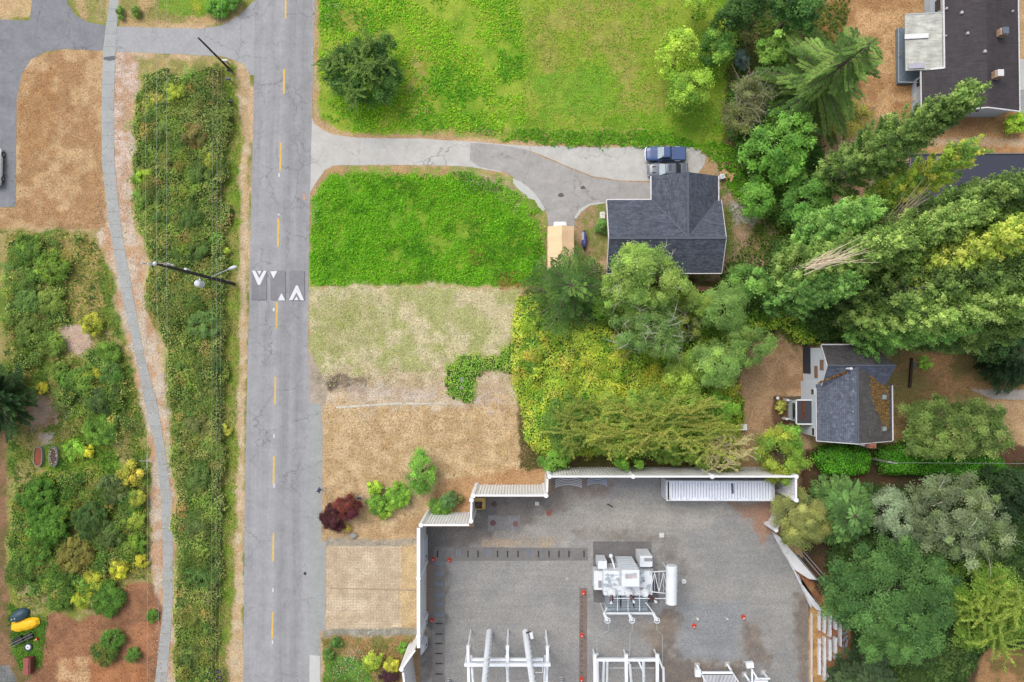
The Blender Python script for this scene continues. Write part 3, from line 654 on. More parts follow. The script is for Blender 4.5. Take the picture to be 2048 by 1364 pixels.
MB().bar(e+Vector((-.5,.1,-.3)), e+Vector((.5,-.1,-.3)), .08).build('crossarm', GALV, t)
def cable(label, pts, r_=.014, sag=0.0):
    P = []
    for i in range(len(pts)-1):
        a, c = Vector(pts[i]), Vector(pts[i+1])
        for k in range(13 if i == len(pts)-2 else 12):
            f = k/12; P.append(a.lerp(c, f)-Vector((0, 0, sag*4*f*(1-f))))
    tag(MB().tube(P, r_, 5).build('overhead_cable', CABLE, None, fix=False), label, 'cable', 'overhead cables along the road')
def ns(x, z, y0=-700, y1=2100, dx=0): return [W(x-dx, y0, z), W(x, 560, z), W(x+dx, y1, z)]
for x, z, lb in ((291,16.8,'leftmost overhead cable crossing the footpath south of the tall pole'),(313,17.3,'second overhead cable from the left running over the footpath'),(333,16.9,'third overhead cable from the left following the footpath edge')):
    cable(lb, [W(x+2, -900, z-.2), W(x, 527, z), W(x+4, 900, z-.9), W(x+3, 2100, z-.5)], .009)
for x, z, lb in ((424,7.6,'leftmost of the low cables over the bramble strip'),(433,7.9,'middle one of the low cables over the bramble strip'),(441,7.3,'low cable over the bramble strip nearest the road')):
    cable(lb, [W(x+8, -900, z), W(x+2, 100, z), W(x, 560, z), W(x-3, 2100, z)], .006, .0)
cable('thin cable running east from the grey pole above the hedge', [e+Vector((.4,0,-.2)), W(2200, 929, 6.5)], .012, .2)

# mailboxes
def mailbox(px, py, label, col, post_side=1, L=.5, w_=.24):
    p = W(px, py, 0); t = thing('mailbox', label, 'mailbox', p, 'mailboxes beside the road'); m_ = mat('box_'+label.split()[0], col, .45, .1, 4)
    MB().box(p.x+.05*post_side-.05, p.x+.05*post_side+.05, p.y-.05, p.y+.05, 0, 1.0).build('post', WOODG, t)
    V = []; n = 9
    for xs in (-L/2, L/2):
        V += [(p.x+xs, p.y-w_/2, 1.0), ]+[(p.x+xs, p.y-w_/2*math.cos(math.pi*k/(n-1)), 1.14+w_/2*math.sin(math.pi*k/(n-1))) for k in range(n)]+[(p.x+xs, p.y+w_/2, 1.0)]
    k = n+2; MB().add(V, [tuple(range(k))[::-1], tuple(range(k, 2*k))]+[(i, (i+1) % k, (i+1) % k+k, i+k) for i in range(k)]).build('box', m_, t)
    MB().box(p.x+L/2, p.x+L/2+.015, p.y-w_/2+.01, p.y+w_/2-.01, 1.01, 1.2).build('door', m_, t)
mailbox(458,129,'white mailbox nearest the side road junction', S(235,235,235), L=.62)
mailbox(466,148,'black mailbox at the foot of the slim leaning pole', S(48,48,52))
mailbox(464,165,'blue grey mailbox just below the black one', S(96,112,126))
mailbox(469,209,'dark mailbox on a curved black arm beside the verge', S(62,66,72))
mailbox(445,1335,'upper dark mailbox in the grass at the bottom of the verge', S(52,58,66))
mailbox(447,1346,'middle dark mailbox in the grass at the bottom of the verge', S(50,54,60))
mailbox(446,1357,'lowest dark mailbox in the grass at the bottom of the verge', S(46,50,58))

# ================================================================ PEOPLE
def person(px, py, rz, label, jacket, trousers, shoes, hair, stride=.32, arm=.5):
    p = W(px, py, 0); t = thing('person', label, 'person', p)
    verts = []; edges = []; rad = []
    def v(x, y, z, r_, par=None):
        verts.append((x, y, z)); rad.append(r_)
        if par is not None: edges.append((par, len(verts)-1))
        return len(verts)-1
    pel = v(0, 0, .96, .145); wa = v(0, .02, 1.12, .135, pel); ch = v(0, .03, 1.34, .15, wa); nk = v(0, .05, 1.50, .06, ch); hb = v(0, .07, 1.60, .085, nk); hd = v(0, .075, 1.70, .095, hb)
    for s_ in (-1, 1):
        hp = v(s_*.1, 0, .90, .095, pel); kn = v(s_*.10, s_*stride*.45+.05, .50, .062, hp); an = v(s_*.10, s_*stride-.06, .09, .042, kn); v(s_*.11, s_*stride+.13, .035, .035, an)
        sh = v(s_*.20, .03, 1.42, .065, ch); el = v(s_*.29, -s_*arm*.28+.0, 1.14, .045, sh); wr = v(s_*.27, -s_*arm*.4+.20, 1.0, .028, el)
        pm = v(s_*.265, -s_*arm*.4+.27, .965, .026, wr)
        for k, (dx, dl_) in enumerate(((-.027,.075),(-.009,.085),(.009,.08),(.027,.065))):
            f1 = v(s_*.265+dx, -s_*arm*.4+.31, .95, .010, pm); v(s_*.265+dx, -s_*arm*.4+.31+dl_*.6, .95-dl_*.5, .008, f1)
        th = v(s_*.265-s_*.045, -s_*arm*.4+.26, .95, .011, pm); v(s_*.265-s_*.055, -s_*arm*.4+.30, .925, .009, th)
    me = bpy.data.meshes.new('body'); me.from_pydata(verts, edges, []); ob = bpy.data.objects.new('body', me); COL.objects.link(ob)
    sk = ob.modifiers.new('s', 'SKIN'); sk.use_smooth_shade = True
    for i, r_ in enumerate(rad): me.skin_vertices[0].data[i].radius = (r_, r_*.85 if i < 4 else r_)
    me.skin_vertices[0].data[0].use_root = True
    ss = ob.modifiers.new('b', 'SUBSURF'); ss.levels = ss.render_levels = 1
    dg = bpy.context.evaluated_depsgraph_get(); me2 = bpy.data.meshes.new_from_object(ob.evaluated_get(dg)); ob.modifiers.clear(); ob.data = me2
    for m_ in (mat('trousers_'+label[:6], trousers, .9), mat('jacket_'+label[:6], jacket, .85), mat('skin', S(214,164,136), .6), mat('shoes_'+label[:6], shoes, .6)): me2.materials.append(m_)
    for f in me2.polygons:
        z = f.center.z; hand = abs(f.center.x) > .2 and z < 1.01
        f.material_index = 3 if z < .085 else (2 if (z > 1.5 or hand) else (1 if z > .93 else 0))
    ob.parent = t
    hr = MB().ball((0, .055, 1.735), .108, 14, (1, 1.1, .95)); hr.v = [(x, y-.015 if z < 1.72 else y, max(z, 1.66)) for x, y, z in hr.v]
    h_ = hr.build('hair', mat('hair_'+label[:6], hair, .8), None, smooth=True); h_.parent = t
    for nm, q, r_, sc_, mm in (('nose',(0,.178,1.69),.018,(1,1.2,1.4),MATS['skin']),('ear',(-.1,.07,1.69),.022,(.5,1,1.5),MATS['skin']),('ear',(.1,.07,1.69),.022,(.5,1,1.5),MATS['skin']),('eye',(-.035,.163,1.71),.012,(1,1,1),BLK),('eye',(.035,.163,1.71),.012,(1,1,1),BLK),('mouth',(0,.165,1.645),.014,(1.9,.5,.4),mat('lips', S(150,80,76), .5))):
        MB().ball(q, r_, 6, sc_).build(nm, mm, None, smooth=True).parent = t
    t.rotation_euler = (0, 0, rz); return t
person(645,976,R(118),'person in a blue jacket and white shoes walking along the road edge', S(70,88,130), S(206,208,214), S(225,225,228), S(34,30,30), .34)
person(723,992,R(-20),'person in dark clothes standing on the dry grass beside the purple bushes', S(62,64,76), S(66,70,80), S(50,44,42), S(44,40,40), .16)

# ================================================================ VEHICLES
TYRE = mat('tyre', S(36,36,38), .85, .1, 4); RIM = mat('rim', S(170,172,176), .35, .05, 4, metal=.6)
def wheel(t, x, y, r_=.34, w_=.22):
    tb = MB().tube([(x, y-w_/2, r_), (x, y-w_/2+.03, r_), (x, y+w_/2-.03, r_), (x, y+w_/2, r_)], [r_*.9, r_, r_, r_*.9], 20); o_ = origin(t); tb.v = [(a+o_.x, b+o_.y, c+o_.z) for a, b, c in tb.v]
    ty = tb.build('wheel', TYRE, t); rb = MB().tube([(x, y-w_/2-.01, r_), (x, y+w_/2+.01, r_)], r_*.6, 14); rb.v = [(a+o_.x, b+o_.y, c+o_.z) for a, b, c in rb.v]; rb.build('rim', RIM, ty)
def loft(st, n=10, pw=3.2):
    """stations (x, half width, z bottom, z top, side z) -> closed rounded hull, nose along -x"""
    m_ = MB(); V = []; K = 2*n
    for x, hw, zb, zt in st:
        for k in range(K):
            a = 2*math.pi*(k+.5)/K; c, s_ = math.cos(a), math.sin(a)
            V.append((x, hw*math.copysign(abs(c)**(2/pw), c), (zb+zt)/2+(zt-zb)/2*math.copysign(abs(s_)**(2/pw), s_)))
    F = [(i*K+k, i*K+(k+1) % K, (i+1)*K+(k+1) % K, (i+1)*K+k) for i in range(len(st)-1) for k in range(K)]
    F += [tuple(range(K))[::-1], tuple(range((len(st)-1)*K, len(st)*K))]
    return m_.add(V, F)
def loc_build(m_, t, name, ma, **k):
    o_ = origin(t); m_.v = [(a+o_.x, b+o_.y, c+o_.z) for a, b, c in m_.v]; return m_.build(name, ma, t, **k)
def car(px, py, rz, label, paint, kind='sedan', cat='car', scale=1.0, glassc=None):
    t = thing({'sedan': 'car', 'coupe': 'car', 'pickup': 'pickup_truck'}[kind], label, cat, W(px, py, 0))
    P = mat('paint_'+label[:9].replace(' ', '_'), paint, .33, .06, 1.5, metal=.0, spec=.5, coat=.5)
    G = glass(); G2 = mat('windshield_'+kind, glassc or S(176,190,196), .2, .12, 2, spec=.7)
    B = lambda m_, n_, ma, **k: loc_build(m_, t, n_, ma, **k)
    if kind == 'pickup':
        L = 2.38; hw = .87
        B(loft([(-L,.66,.42,.86),(-L+.08,.78,.34,.96),(-L+.5,.85,.32,1.03),(-.98,hw,.32,1.10),(-.55,hw,.32,1.10),(.62,hw,.32,1.10),(.75,hw,.32,1.08),(L-.06,hw-.01,.36,1.08),(L,.80,.42,1.02)], 12, 4.5), 'body', P, smooth=False)
        B(MB().add([(-1.02,-.70,1.09),(-.52,-.60,1.60),(-.52,.60,1.60),(-1.02,.70,1.09)], [(0,1,2,3)]).slab([(-1.0,-.70,1.09),(-.5,-.60,1.60),(-.5,.60,1.60),(-1.0,.70,1.09)], .03), 'windshield', G2)
        B(loft([(-.56,.60,1.52,1.62),(-.4,.66,1.50,1.67),(.30,.66,1.50,1.68),(.44,.62,1.50,1.62)], 10, 4), 'roof', P)
        for s_ in (-1, 1): B(MB().add([(-1.0,s_*.76,1.08),(.5,s_*.76,1.08),(.42,s_*.66,1.55),(-.5,s_*.66,1.55)], [(0,1,2,3)]).add([(-1.0,s_*.70,1.08),(.5,s_*.70,1.08),(.42,s_*.6,1.55),(-.5,s_*.6,1.55)], [(0,1,2,3)]), 'side_window', G)
        B(MB().add([(.5,-.70,1.08),(.5,.70,1.08),(.40,.6,1.56),(.40,-.6,1.56)], [(0,1,2,3)]), 'rear_window', G)
        cov = B(MB().box(.70, L-.10, -.76, .76, 1.07, 1.115), 'bed_cover', P, bevel=.015)
        B(MB().box(.60, .66, -.8, .8, 1.05, 1.125), 'bed_seam', BLK)
        B(MB().box(L-.02, L+.03, -.74, .74, .6, 1.0), 'tailgate', P, bevel=.01)
        B(MB().tube([(-L+.16,-.84,.62),(-L+.02,-.72,.60),(-L-.05,-.3,.60),(-L-.05,.3,.60),(-L+.02,.72,.60),(-L+.16,.84,.62)], .075, 8), 'front_bumper', mat('chrome', S(230,232,236), .25, .03, 3, metal=.3))
        for s_ in (-1, 1):
            B(MB().box(1.02, 1.72, s_*.87-.02, s_*.87+.02, .80, .90), 'trim_strip', MATS['chrome'])
    else:
        L = 2.4 if kind == 'coupe' else 2.25; hw = .90
        B(loft([(-L,.62,.32,.62),(-L+.12,.78,.24,.74),(-L+.6,.87,.22,.84),(-.95,hw,.22,.93),(0,hw,.22,.95),(1.2,hw,.22,.97),(1.7,.88,.26,.98),(L-.1,.78,.32,.92),(L,.66,.40,.80)], 12, 3.6), 'body', P, smooth=True)
        B(MB().slab([(-1.05,-.70,.93),(-.38,-.56,1.33),(-.38,.56,1.33),(-1.05,.70,.93)], .03), 'windshield', G2)
        B(loft([(-.42,.54,1.25,1.34),(-.2,.61,1.25,1.39),(.75,.62,1.25,1.38),(.95,.58,1.22,1.32)], 10, 3.5), 'roof', P, smooth=True)
        B(MB().slab([(.9,-.56,1.31),(1.5,-.62,.98),(1.5,.62,.98),(.9,.56,1.31)], .03), 'rear_window', G)
        for s_ in (-1, 1): B(MB().add([(-1.0,s_*.80,.93),(1.45,s_*.78,.96),(.95,s_*.61,1.31),(-.38,s_*.61,1.31)], [(0,1,2,3)]), 'side_window', G)
        if kind == 'coupe':
            B(MB().box(-.02, .34, -.3, .5, 1.385, 1.395), 'sunroof', mat('sunroof_glass', S(90,98,108), .2, .05))
            B(MB().box(L-.32, L-.12, -.72, .72, .98, 1.04), 'spoiler', P, bevel=.02)
            for s_ in (-.36, .36): B(MB().box(-1.9, -1.45, s_-.05, s_+.05, .86, .905), 'hood_vent', BLK)
        B(MB().box(-L+.02, -L+.10, -.7, .7, .3, .5), 'front_bumper', P, bevel=.02)
    zw = .36 if kind == 'pickup' else .33
    for x in (-1.48, 1.42):
        for s_ in (-1, 1): wheel(t, x, s_*(hw-.10), zw)
    for s_ in (-1, 1):
        B(MB().ball((-L+.10, s_*.62, .72 if kind == 'pickup' else .6), .11, 8, (.8, 1.3, .7)), 'headlight', mat('lamp_glass', S(225,228,230), .15, .03), smooth=True)
        B(MB().ball((L-.03, s_*.68, .8), .09, 8, (.5, 1, 1.3)), 'tail_light', mat('tail_red', S(170,30,24), .25, .05), smooth=True)
        B(MB().ball((-.86, s_*(hw+.1), 1.08), .1, 8, (.7, 1, .8)), 'wing_mirror', P, smooth=True)
    t.rotation_euler = (0, 0, rz); t.scale = (scale,)*3; return t
car(1328.5,311.5,0,'dark blue pickup truck with chrome front bumper and covered bed', S(62,88,140), 'pickup', 'pickup truck', .965)
car(1333,343,0,'dark grey coupe parked half under the shingle roof beside the blue pickup', S(104,110,122), 'coupe', 'car', .97)
car(1120,482,R(-90),'white car with only its nose showing under the tan canopy', S(240,240,240), 'sedan', 'car', .97)
car(-4,336,R(-90),'white car parked on the asphalt lot at the left edge', S(236,238,242), 'sedan', 'car', 1.0)

# ---- canopy shelter
t = thing('canopy_shelter', 'tan fabric carport canopy standing between the bramble lot and the house', 'canopy', W(1120,505,0))
TANF = mat('tan_fabric', S(252,214,170), .8, .05, .8); zc, zr_ = 2.1, 2.85
x0 = W(1096,0,zc).x; xr = W(1123,0,zr_).x; x1 = W(1147,0,zc).x; yt = W(0,455,zc).y; yb = W(0,548,zc).y
nn = 9; gridv = []
for i in range(nn+1):
    y = yt+(yb-yt)*i/nn
    for (xx, z) in ((x0-.1, 1.75), (x0, zc), ((x0+xr)/2, (zc+zr_)/2-.03), (xr, zr_), ((xr+x1)/2, (zc+zr_)/2-.03), (x1, zc), (x1+.05, 1.75)):
        gridv.append((xx+.03*math.sin(i*2.1), y, z+(.02 if i % 3 else -.02)*(1 if z > 2 else 2.0)))
MB().add(gridv, [(i*7+k, (i+1)*7+k, (i+1)*7+k+1, i*7+k+1) for i in range(nn) for k in range(6)]).build('roof', TANF, t, fix=True)
for x in (x0, x1):
    for f in (0.02, .34, .66, .98): y = yt+(yb-yt)*f; MB().tube([(x, y, 0), (x, y, zc-.03)], .03, 6).build('leg', GALV, t)
# ---- covered motorcycle
c = W(1168, 480, 0); t = thing('motorcycle', 'motorcycle under a blue cover standing between canopy and house', 'motorcycle', c)
m_ = MB(); pr_ = [(-1.0,.10,.55),(-.85,.22,.8),(-.5,.30,1.0),(-.15,.33,.92),(.3,.28,.95),(.7,.22,1.05),(.95,.12,.85)]
V = [];
for y, hw, zt in pr_:
    for k in range(9): a = math.pi*k/8; V.append((c.x+hw*math.cos(a), c.y+y, .25+(zt-.25)*math.sin(a)))
m_.add(V, [(i*9+k, i*9+k+1, (i+1)*9+k+1, (i+1)*9+k) for i in range(6) for k in range(8)]+[tuple(range(9)), tuple(range(54, 63))[::-1]])
m_.build('cover', mat('blue_cover', S(92,92,160), .6, .2, 3), t, smooth=True)
MB().slab([(c.x-.34,c.y-.1,.6),(c.x-.12,c.y-.1,1.0),(c.x-.10,c.y+.8,1.05),(c.x-.30,c.y+.8,.6)], .02).build('windscreen', mat('pale_screen', S(214,214,228), .3, .05), t)
for y in (-.95, .8):
    w_ = MB().ring((0, 0, 0), .26, .07, 16, 6); w_.v = [(c.x+z, c.y+y+x, .33+yy) for x, yy, z in w_.v]; w_.build('wheel', TYRE, t)
MB().tube([(c.x-.36, c.y+.75, 1.02), (c.x, c.y+.85, 1.08), (c.x+.36, c.y+.75, 1.02)], .025, 6).build('handlebar', BLK, t)

# ================================================================ HOUSES
WHITE = mat('white_trim', S(240,240,242), .5, .04, 2); SIDING = mat('pale_blue_siding', S(206,218,232), .6, .05, 1.2)
FASC = mat('fascia_white', S(236,234,236), .5, .06, 3, dirt=S(200,194,188)); BRICK2 = roof_mat('tan_brick', S(206,172,146,1.2), streak=.1, row=.07, wid=.2)
BRICK = roof_mat('brick', S(176,128,104), streak=.15, row=.07, wid=.2)
def windowp(t, c, ax, w_, h_, label=None, frame=None, glassm=None, dep=.05):
    """flat window on a wall facing -x ('x') or another axis; c is its centre on the wall face"""
    x, y, z = c
    if ax == '-x': f = MB().box(x-dep, x, y-w_/2, y+w_/2, z-h_/2, z+h_/2); g = MB().box(x-dep-.012, x-dep+.004, y-w_/2+.07, y+w_/2-.07, z-h_/2+.07, z+h_/2-.07)
    elif ax == 'y': f = MB().box(x-w_/2, x+w_/2, y, y+dep, z-h_/2, z+h_/2); g = MB().box(x-w_/2+.07, x+w_/2-.07, y+dep-.004, y+dep+.012, z-h_/2+.07, z+h_/2-.07)
    else: f = MB().box(x-w_/2, x+w_/2, y-dep, y, z-h_/2, z+h_/2); g = MB().box(x-w_/2+.07, x+w_/2-.07, y-dep-.012, y-dep+.004, z-h_/2+.07, z+h_/2-.07)
    o = f.build('window', frame or WHITE, t); g.build('pane', glassm or glass(), o); return o
# ---- house A: charcoal shingles, L plan with a cross gable
ze, zr = 2.95, 4.75
c = W(1325, 470, 0); t = thing('shingle_house', 'small house with dark grey shingle roof and cross gable beside the driveway', 'house', c)
SH = S(84,90,104); RA = roof_mat('charcoal_shingle', SH, 0, .28, .16, .34); RB = roof_mat('charcoal_shingle_turned', SH, R(90), .28, .16, .34)
ax0 = W(1213,0,ze).x; ax1 = W(1440,0,ze).x; ay1 = W(1260,400,ze).y; ay0 = W(1400,546,ze).y; ayr = W(1300,476,zr).y
bx0 = W(1303,370,ze).x; bx1 = W(1436,370,ze).x; bxr = W(1376,400,zr-.1).x; by1 = W(1376,344,zr-.1).y
rf = MB().slab([(ax0,ay1,ze),(ax0,ayr,zr),(ax1,ayr,zr),(ax1,ay1,ze)], .12).build('roof', RA, t)
rs = MB().slab([(ax0,ayr,zr-.002),(ax0,ay0,ze),(ax1,ay0,ze),(ax1,ayr,zr-.002)], .12).build('roof', RA, t)
rn = MB().slab([(bx0,by1,ze+.02),(bx0,ayr-.1,ze+.02),(bxr,ayr-.1,zr-.1),(bxr,by1,zr-.1)], .12).build('roof', RB, t)
re_ = MB().slab([(bxr+.002,by1,zr-.1),(bxr+.002,ayr-.1,zr-.1),(bx1,ayr-.1,ze+.02),(bx1,by1,ze+.02)], .12).build('roof', RB, t)
RC = mat('ridge_cap', S(92,98,112), .8, .15, 4)
MB().bar((ax0,ayr,zr+.015),(ax1,ayr,zr+.015),.26,.05).build('ridge_cap', RC, rf); MB().bar((bxr,by1,zr-.08),(bxr,ayr,zr-.08),.26,.05).build('ridge_cap', RC, rn)
# valleys
sl = (zr-ze)/(ay1-ayr); slb = (zr-.1-ze)/(bxr-bx0)
MB().bar((bx0+.05,ay1-.02,ze+.07),(bxr-.05,ayr+.12,zr-.06),.16,.04).bar((bx1-.05,ay1-.02,ze+.07),(bxr+.05,ayr+.12,zr-.06),.16,.04).build('valley', RC, rf)
F_ = MB(); q = .05
F_.bar((ax0-.06,ay0,ze-.06),(ax0-.06,ayr,zr-.06),.09,.2).bar((ax0-.06,ayr,zr-.06),(ax0-.06,ay1,ze-.06),.09,.2)
F_.bar((ax0,ay1+.06,ze-.05),(bx0-.02,ay1+.06,ze-.05),.11,.16).bar((bx0-.07,ay1+.1,ze-.03),(bx0-.07,by1,ze-.03),.13,.16).bar((bx1+.07,ay1-.5,ze-.03),(bx1+.07,by1,ze-.03),.11,.16)
F_.bar((ax0,ay0-.05,ze-.06),(ax1,ay0-.05,ze-.06),.08,.15).bar((ax1+.03,ay0,ze-.06),(ax1+.03,ayr,zr-.06),.05,.2).bar((ax1+.03,ayr,zr-.06),(ax1+.03,ay1,ze-.06),.05,.2)
F_.build('gutter', FASC, t)
wl = MB(); i_ = .45
wl.prism([(ax0+i_,ay0+i_),(ax1-i_,ay0+i_),(ax1-i_,by1-i_),(bx0+i_,by1-i_),(bx0+i_,ay1-i_),(ax0+i_,ay1-i_)], 0, ze-.16)
for xx in (ax0+i_, ax1-i_-.1): wl.add([(xx,ay0+i_,ze-.16),(xx,ay1-i_,ze-.16),(xx,ayr,zr-.2),(xx+.1,ay0+i_,ze-.16),(xx+.1,ay1-i_,ze-.16),(xx+.1,ayr,zr-.2)], [(0,1,2),(3,5,4),(0,3,4,1),(1,4,5,2),(2,5,3,0)])
wl.add([(bx0+i_,by1-i_,ze-.16),(bx1-i_,by1-i_,ze-.16),(bxr,by1-i_,zr-.3),(bx0+i_,by1-i_-.1,ze-.16),(bx1-i_,by1-i_-.1,ze-.16),(bxr,by1-i_-.1,zr-.3)], [(0,1,2),(3,5,4),(0,3,4,1),(1,4,5,2),(2,5,3,0)])
wl.build('wall', mat('grey_siding', S(196,196,192), .7, .08, 1.5), t)
gd = MB().box(bx0+1.3, bx1-1.3, by1-i_, by1-i_+.05, 0.02, 2.2).build('garage_door', WHITE, t)
windowp(t, (ax0+i_, ayr+1.2, 1.5), '-x', 1.3, 1.1); windowp(t, (ax0+i_, ayr-1.6, 1.5), '-x', 1.3, 1.1); windowp(t, ((ax0+bx0)/2, ay1-i_, 1.5), 'y', 1.6, 1.1)
dr = MB().box(bx0-1.5, bx0-.6, ay1-i_, ay1-i_+.05, .1, 2.1).build('door', mat('door_paint', S(120,60,50), .5, .06, 2), t)
MB().ball((bx0-.75, ay1-i_+.09, 1.1), .04, 8).build('handle', GALV, dr)
vp = MB().tube([(ax0+4.6,ayr-1.5,zr-.9),(ax0+4.6,ayr-1.5,zr-.1)], .06, 8).build('vent_pipe', GALV, rs)
# beside it
c = W(1204, 432, 0); t = thing('utility_box', 'small white square box on the ground west of the shingle house', 'box', c)
MB().box(c.x-.28,c.x+.28,c.y-.4,c.y+.4,0,.5).build('housing', mat('cream_paint', S(232,228,218), .5, .05, 3), t, bevel=.02); MB().lathe((c.x+.05,c.y+.1,.5), [(.06,0),(.06,.05)], 10).build('valve', BLK, t)
c = W(1441, 356, 0); t = thing('heat_pump', 'small white unit tucked against the northeast corner of the shingle house', 'heat pump', c)
MB().obox((c.x,c.y,.45), (.5,.55,.8), .25).build('housing', WHITE, t, bevel=.02); MB().lathe((c.x,c.y,.85), [(.17,0),(.17,.02)], 14).build('fan_grille', GALV, t)
c = W(1450, 350, 0); t = thing('lumber_pile', 'loose pile of pale boards on the soil behind the shingle house', 'lumber')
PLY = mat('raw_board', S(208,164,116), .8, .15, 3)
for k, (dx, dy, l, a, w_) in enumerate(((-.1,.5,1.5,1.9,.35),(.5,-.2,1.2,.6,.3),(.2,.1,1.4,-.6,.4),(.7,-.5,.8,1.2,.25),(-.3,-.1,1.0,2.4,.22))):
    b_ = MB().obox((c.x+dx,c.y+dy,.06+.06*k), (l,w_,.05), a).build('board', PLY, t)
c = W(1404, 578, 0); t = thing('garden_bench', 'low weathered brown bench against the south side of the shingle house', 'bench', c)
for k in range(3): MB().box(c.x-.9,c.x+.9,c.y-.25+k*.18,c.y-.11+k*.18,.42,.46).build('slat', mat('brown_board', S(140,98,76), .8, .15, 3), t)
for s_ in (-.75,.75): MB().box(c.x+s_-.04,c.x+s_+.04,c.y-.2,c.y+.2,0,.42).build('leg', WOODG, t)

# ---- house B: brown felt roof, north east corner
c = W(1945, 110, 0); t = thing('felt_roof_house', 'large house with dark brown ribbed roof and two chimneys at top right', 'house', c)
RBN = roof_mat('brown_felt', S(66,60,63), R(90), .05, .9, 30, mort=1.22); ze = 3.0; zr = 4.3
xr = W(1974,110,zr).x; xe = W(2037,110,ze).x; xw = W(1889,75,ze+.15).x; xw2 = W(1845,190,2.7).x; yn = W(0,-220,ze).y; ys = W(0,222,zr-.1).y; ym = W(0,146,ze).y
k_ = (zr-(ze+.15))/(xr-xw); zw2 = ze+.15-k_*(xw-xw2)
MB().slab([(xw,yn,ze+.15),(xw,ym,ze+.15),(xw2,ym,zw2),(xw2,ys,zw2),(xr,ys,zr),(xr,yn,zr)], .14).build('roof', RBN, t)
MB().slab([(xr+.002,yn,zr),(xr+.002,ys,zr),(xe,ys,ze),(xe,yn,ze)], .14).build('roof', RBN, t)
F_ = MB().bar((xw-.06,yn,ze+.12),(xw-.06,ym,ze+.12),.14,.18).bar((xw2,ym+.08,zw2),(xw,ym+.08,ze+.12),.2,.16).bar((xw2-.05,ym,zw2-.02),(xw2-.05,ys,zw2-.02),.1,.16)
F_.bar((xw2,ys-.06,zw2-.02),(xr,ys-.06,zr-.02),.12,.2).bar((xr,ys-.06,zr-.02),(xe,ys-.06,ze-.02),.12,.2).bar((xe+.05,yn,ze-.02),(xe+.05,ys,ze-.02),.1,.16); F_.build('gutter', FASC, t)
wx0, wx1 = xw2+.3, xe-.5; wy0 = ys+.35; zt = lambda x: zr-.2-(k_*(xr-x) if x < xr else (zr-ze)/(xe-xr)*(x-xr))
wl = MB(); pts = [(wx0,zt(wx0)),(xr,zt(xr)),(wx1,zt(wx1))]
for yy in (wy0, wy0+.2):
    pass
A_ = [(wx0,wy0,0),(wx0,wy0,pts[0][1]),(xr,wy0,pts[1][1]),(wx1,wy0,pts[2][1]),(wx1,wy0,0)]; B_ = [(x,wy0+.2,z) for x,y,z in A_]
wl.add(A_+B_, [(0,1,2,3,4),(9,8,7,6,5)]+[(i,(i+1)%5,(i+1)%5+5,i+5) for i in range(5)])
wl.box(wx0,wx0+.2,wy0+.2,ym-.3,0,zw2-.1).box(wx0+.2,xw+.55,ym-.5,ym-.3,0,zw2-.1).box(xw+.35,xw+.55,ym-.3,yn,0,ze-.1).box(wx1-.2,wx1,wy0+.2,yn,0,ze-.1); wl.build('wall', SIDING, t)
g_ = W(1948,225,2.4); windowp(t, (g_.x, wy0, 2.2), '-y', 1.5, .7); windowp(t, (wx0, (ym+ys)/2+1.4, 1.6), '-x', 1.0, 1.0); windowp(t, (xw+.35, ym+8, 1.5), '-x', 1.6, 1.2)
GV = mat('vent_grey', S(196,192,190), .6, .1, 3)
for px, py, s_ in ((1928,22,.16),(1902,10,.13),(1938,65,.15),(1967,105,.16),(1901,65,.09),(2035,16,.1)):
    x, y = W(px, py, 4.1)[:2]; z = zt(x)+.15; MB().lathe((x,y,z), [(s_,0),(s_*.9,.22),(s_*1.2,.24),(s_*.5,.34)], 10).build('roof_vent', GV, t)
for (px, py, cap) in ((2003,66,S(110,124,140)),(1990,152,S(238,236,236))):
    x, y = W(px, py, 4.1)[:2]; z0 = zt(x)-.2
    ch = MB().box(x-.42,x+.42,y-.38,y+.38,z0,z0+1.15).build('chimney', BRICK2, t); MB().box(x-.34,x+.34,y-.36,y+.36,z0+1.35,z0+1.43).build('chimney_cap', mat('cap_%d' % px, cap, .4, .06, 3, metal=.2), ch)
    MB().tube([(x,y,z0+1.15),(x,y,z0+1.35)], .2, 10).build('flue', GV, ch)
# pale patio roof with its posts, deck and pipe
PR = roof_mat('pale_corrugated', S(196,196,186), R(90), .05, 1.0, 30, mort=.8, dirt=S(160,156,140), thr=(.6,.8)); px0 = W(1813,90,2.7).x; py1 = W(0,37,2.8).y; py0 = W(0,148,2.7).y
pr = MB().slab([(px0,py1,2.55),(px0,py0,2.55),(xw-.12,py0,2.95),(xw-.12,py1,2.95)], .06).build('patio_roof', PR, t)
MB().bar((px0-.03,py1,2.5),(px0-.03,py0,2.5),.06,.1).bar((px0,py1+.05,2.55),(xw-.1,py1+.05,2.95),.12,.1).build('patio_fascia', GALV, pr)
d0 = W(1795,56,.5); d1 = W(1850,166,.5)
dk = MB().box(d0.x,d1.x,d1.y,d0.y,0,.5).build('deck', mat('blue_deck', S(128,146,160), .7, .1, 1.5, dirt=S(150,164,172)), t)
for py in (60,112,164): b_ = W(1797,py,.5); MB().tube([b_,(px0+.1,min(max(b_.y,py0+.1),py1-.1),2.45)], .035, 6).build('patio_post', GALV, t)
MB().bar(W(1797,58,1.4),W(1797,164,1.4),.06).bar(W(1797,164,1.4),W(1846,165,1.4),.06).build('railing', GALV, dk)
a_ = W(1810,73,2.72); b_ = W(1857,73,2.95); MB().slab([(a_.x,a_.y+.27,2.68),(a_.x,a_.y-.27,2.68),(b_.x,a_.y-.27,2.98),(b_.x,a_.y+.27,2.98)], .05).build('roof_sheet', WHITE, pr)
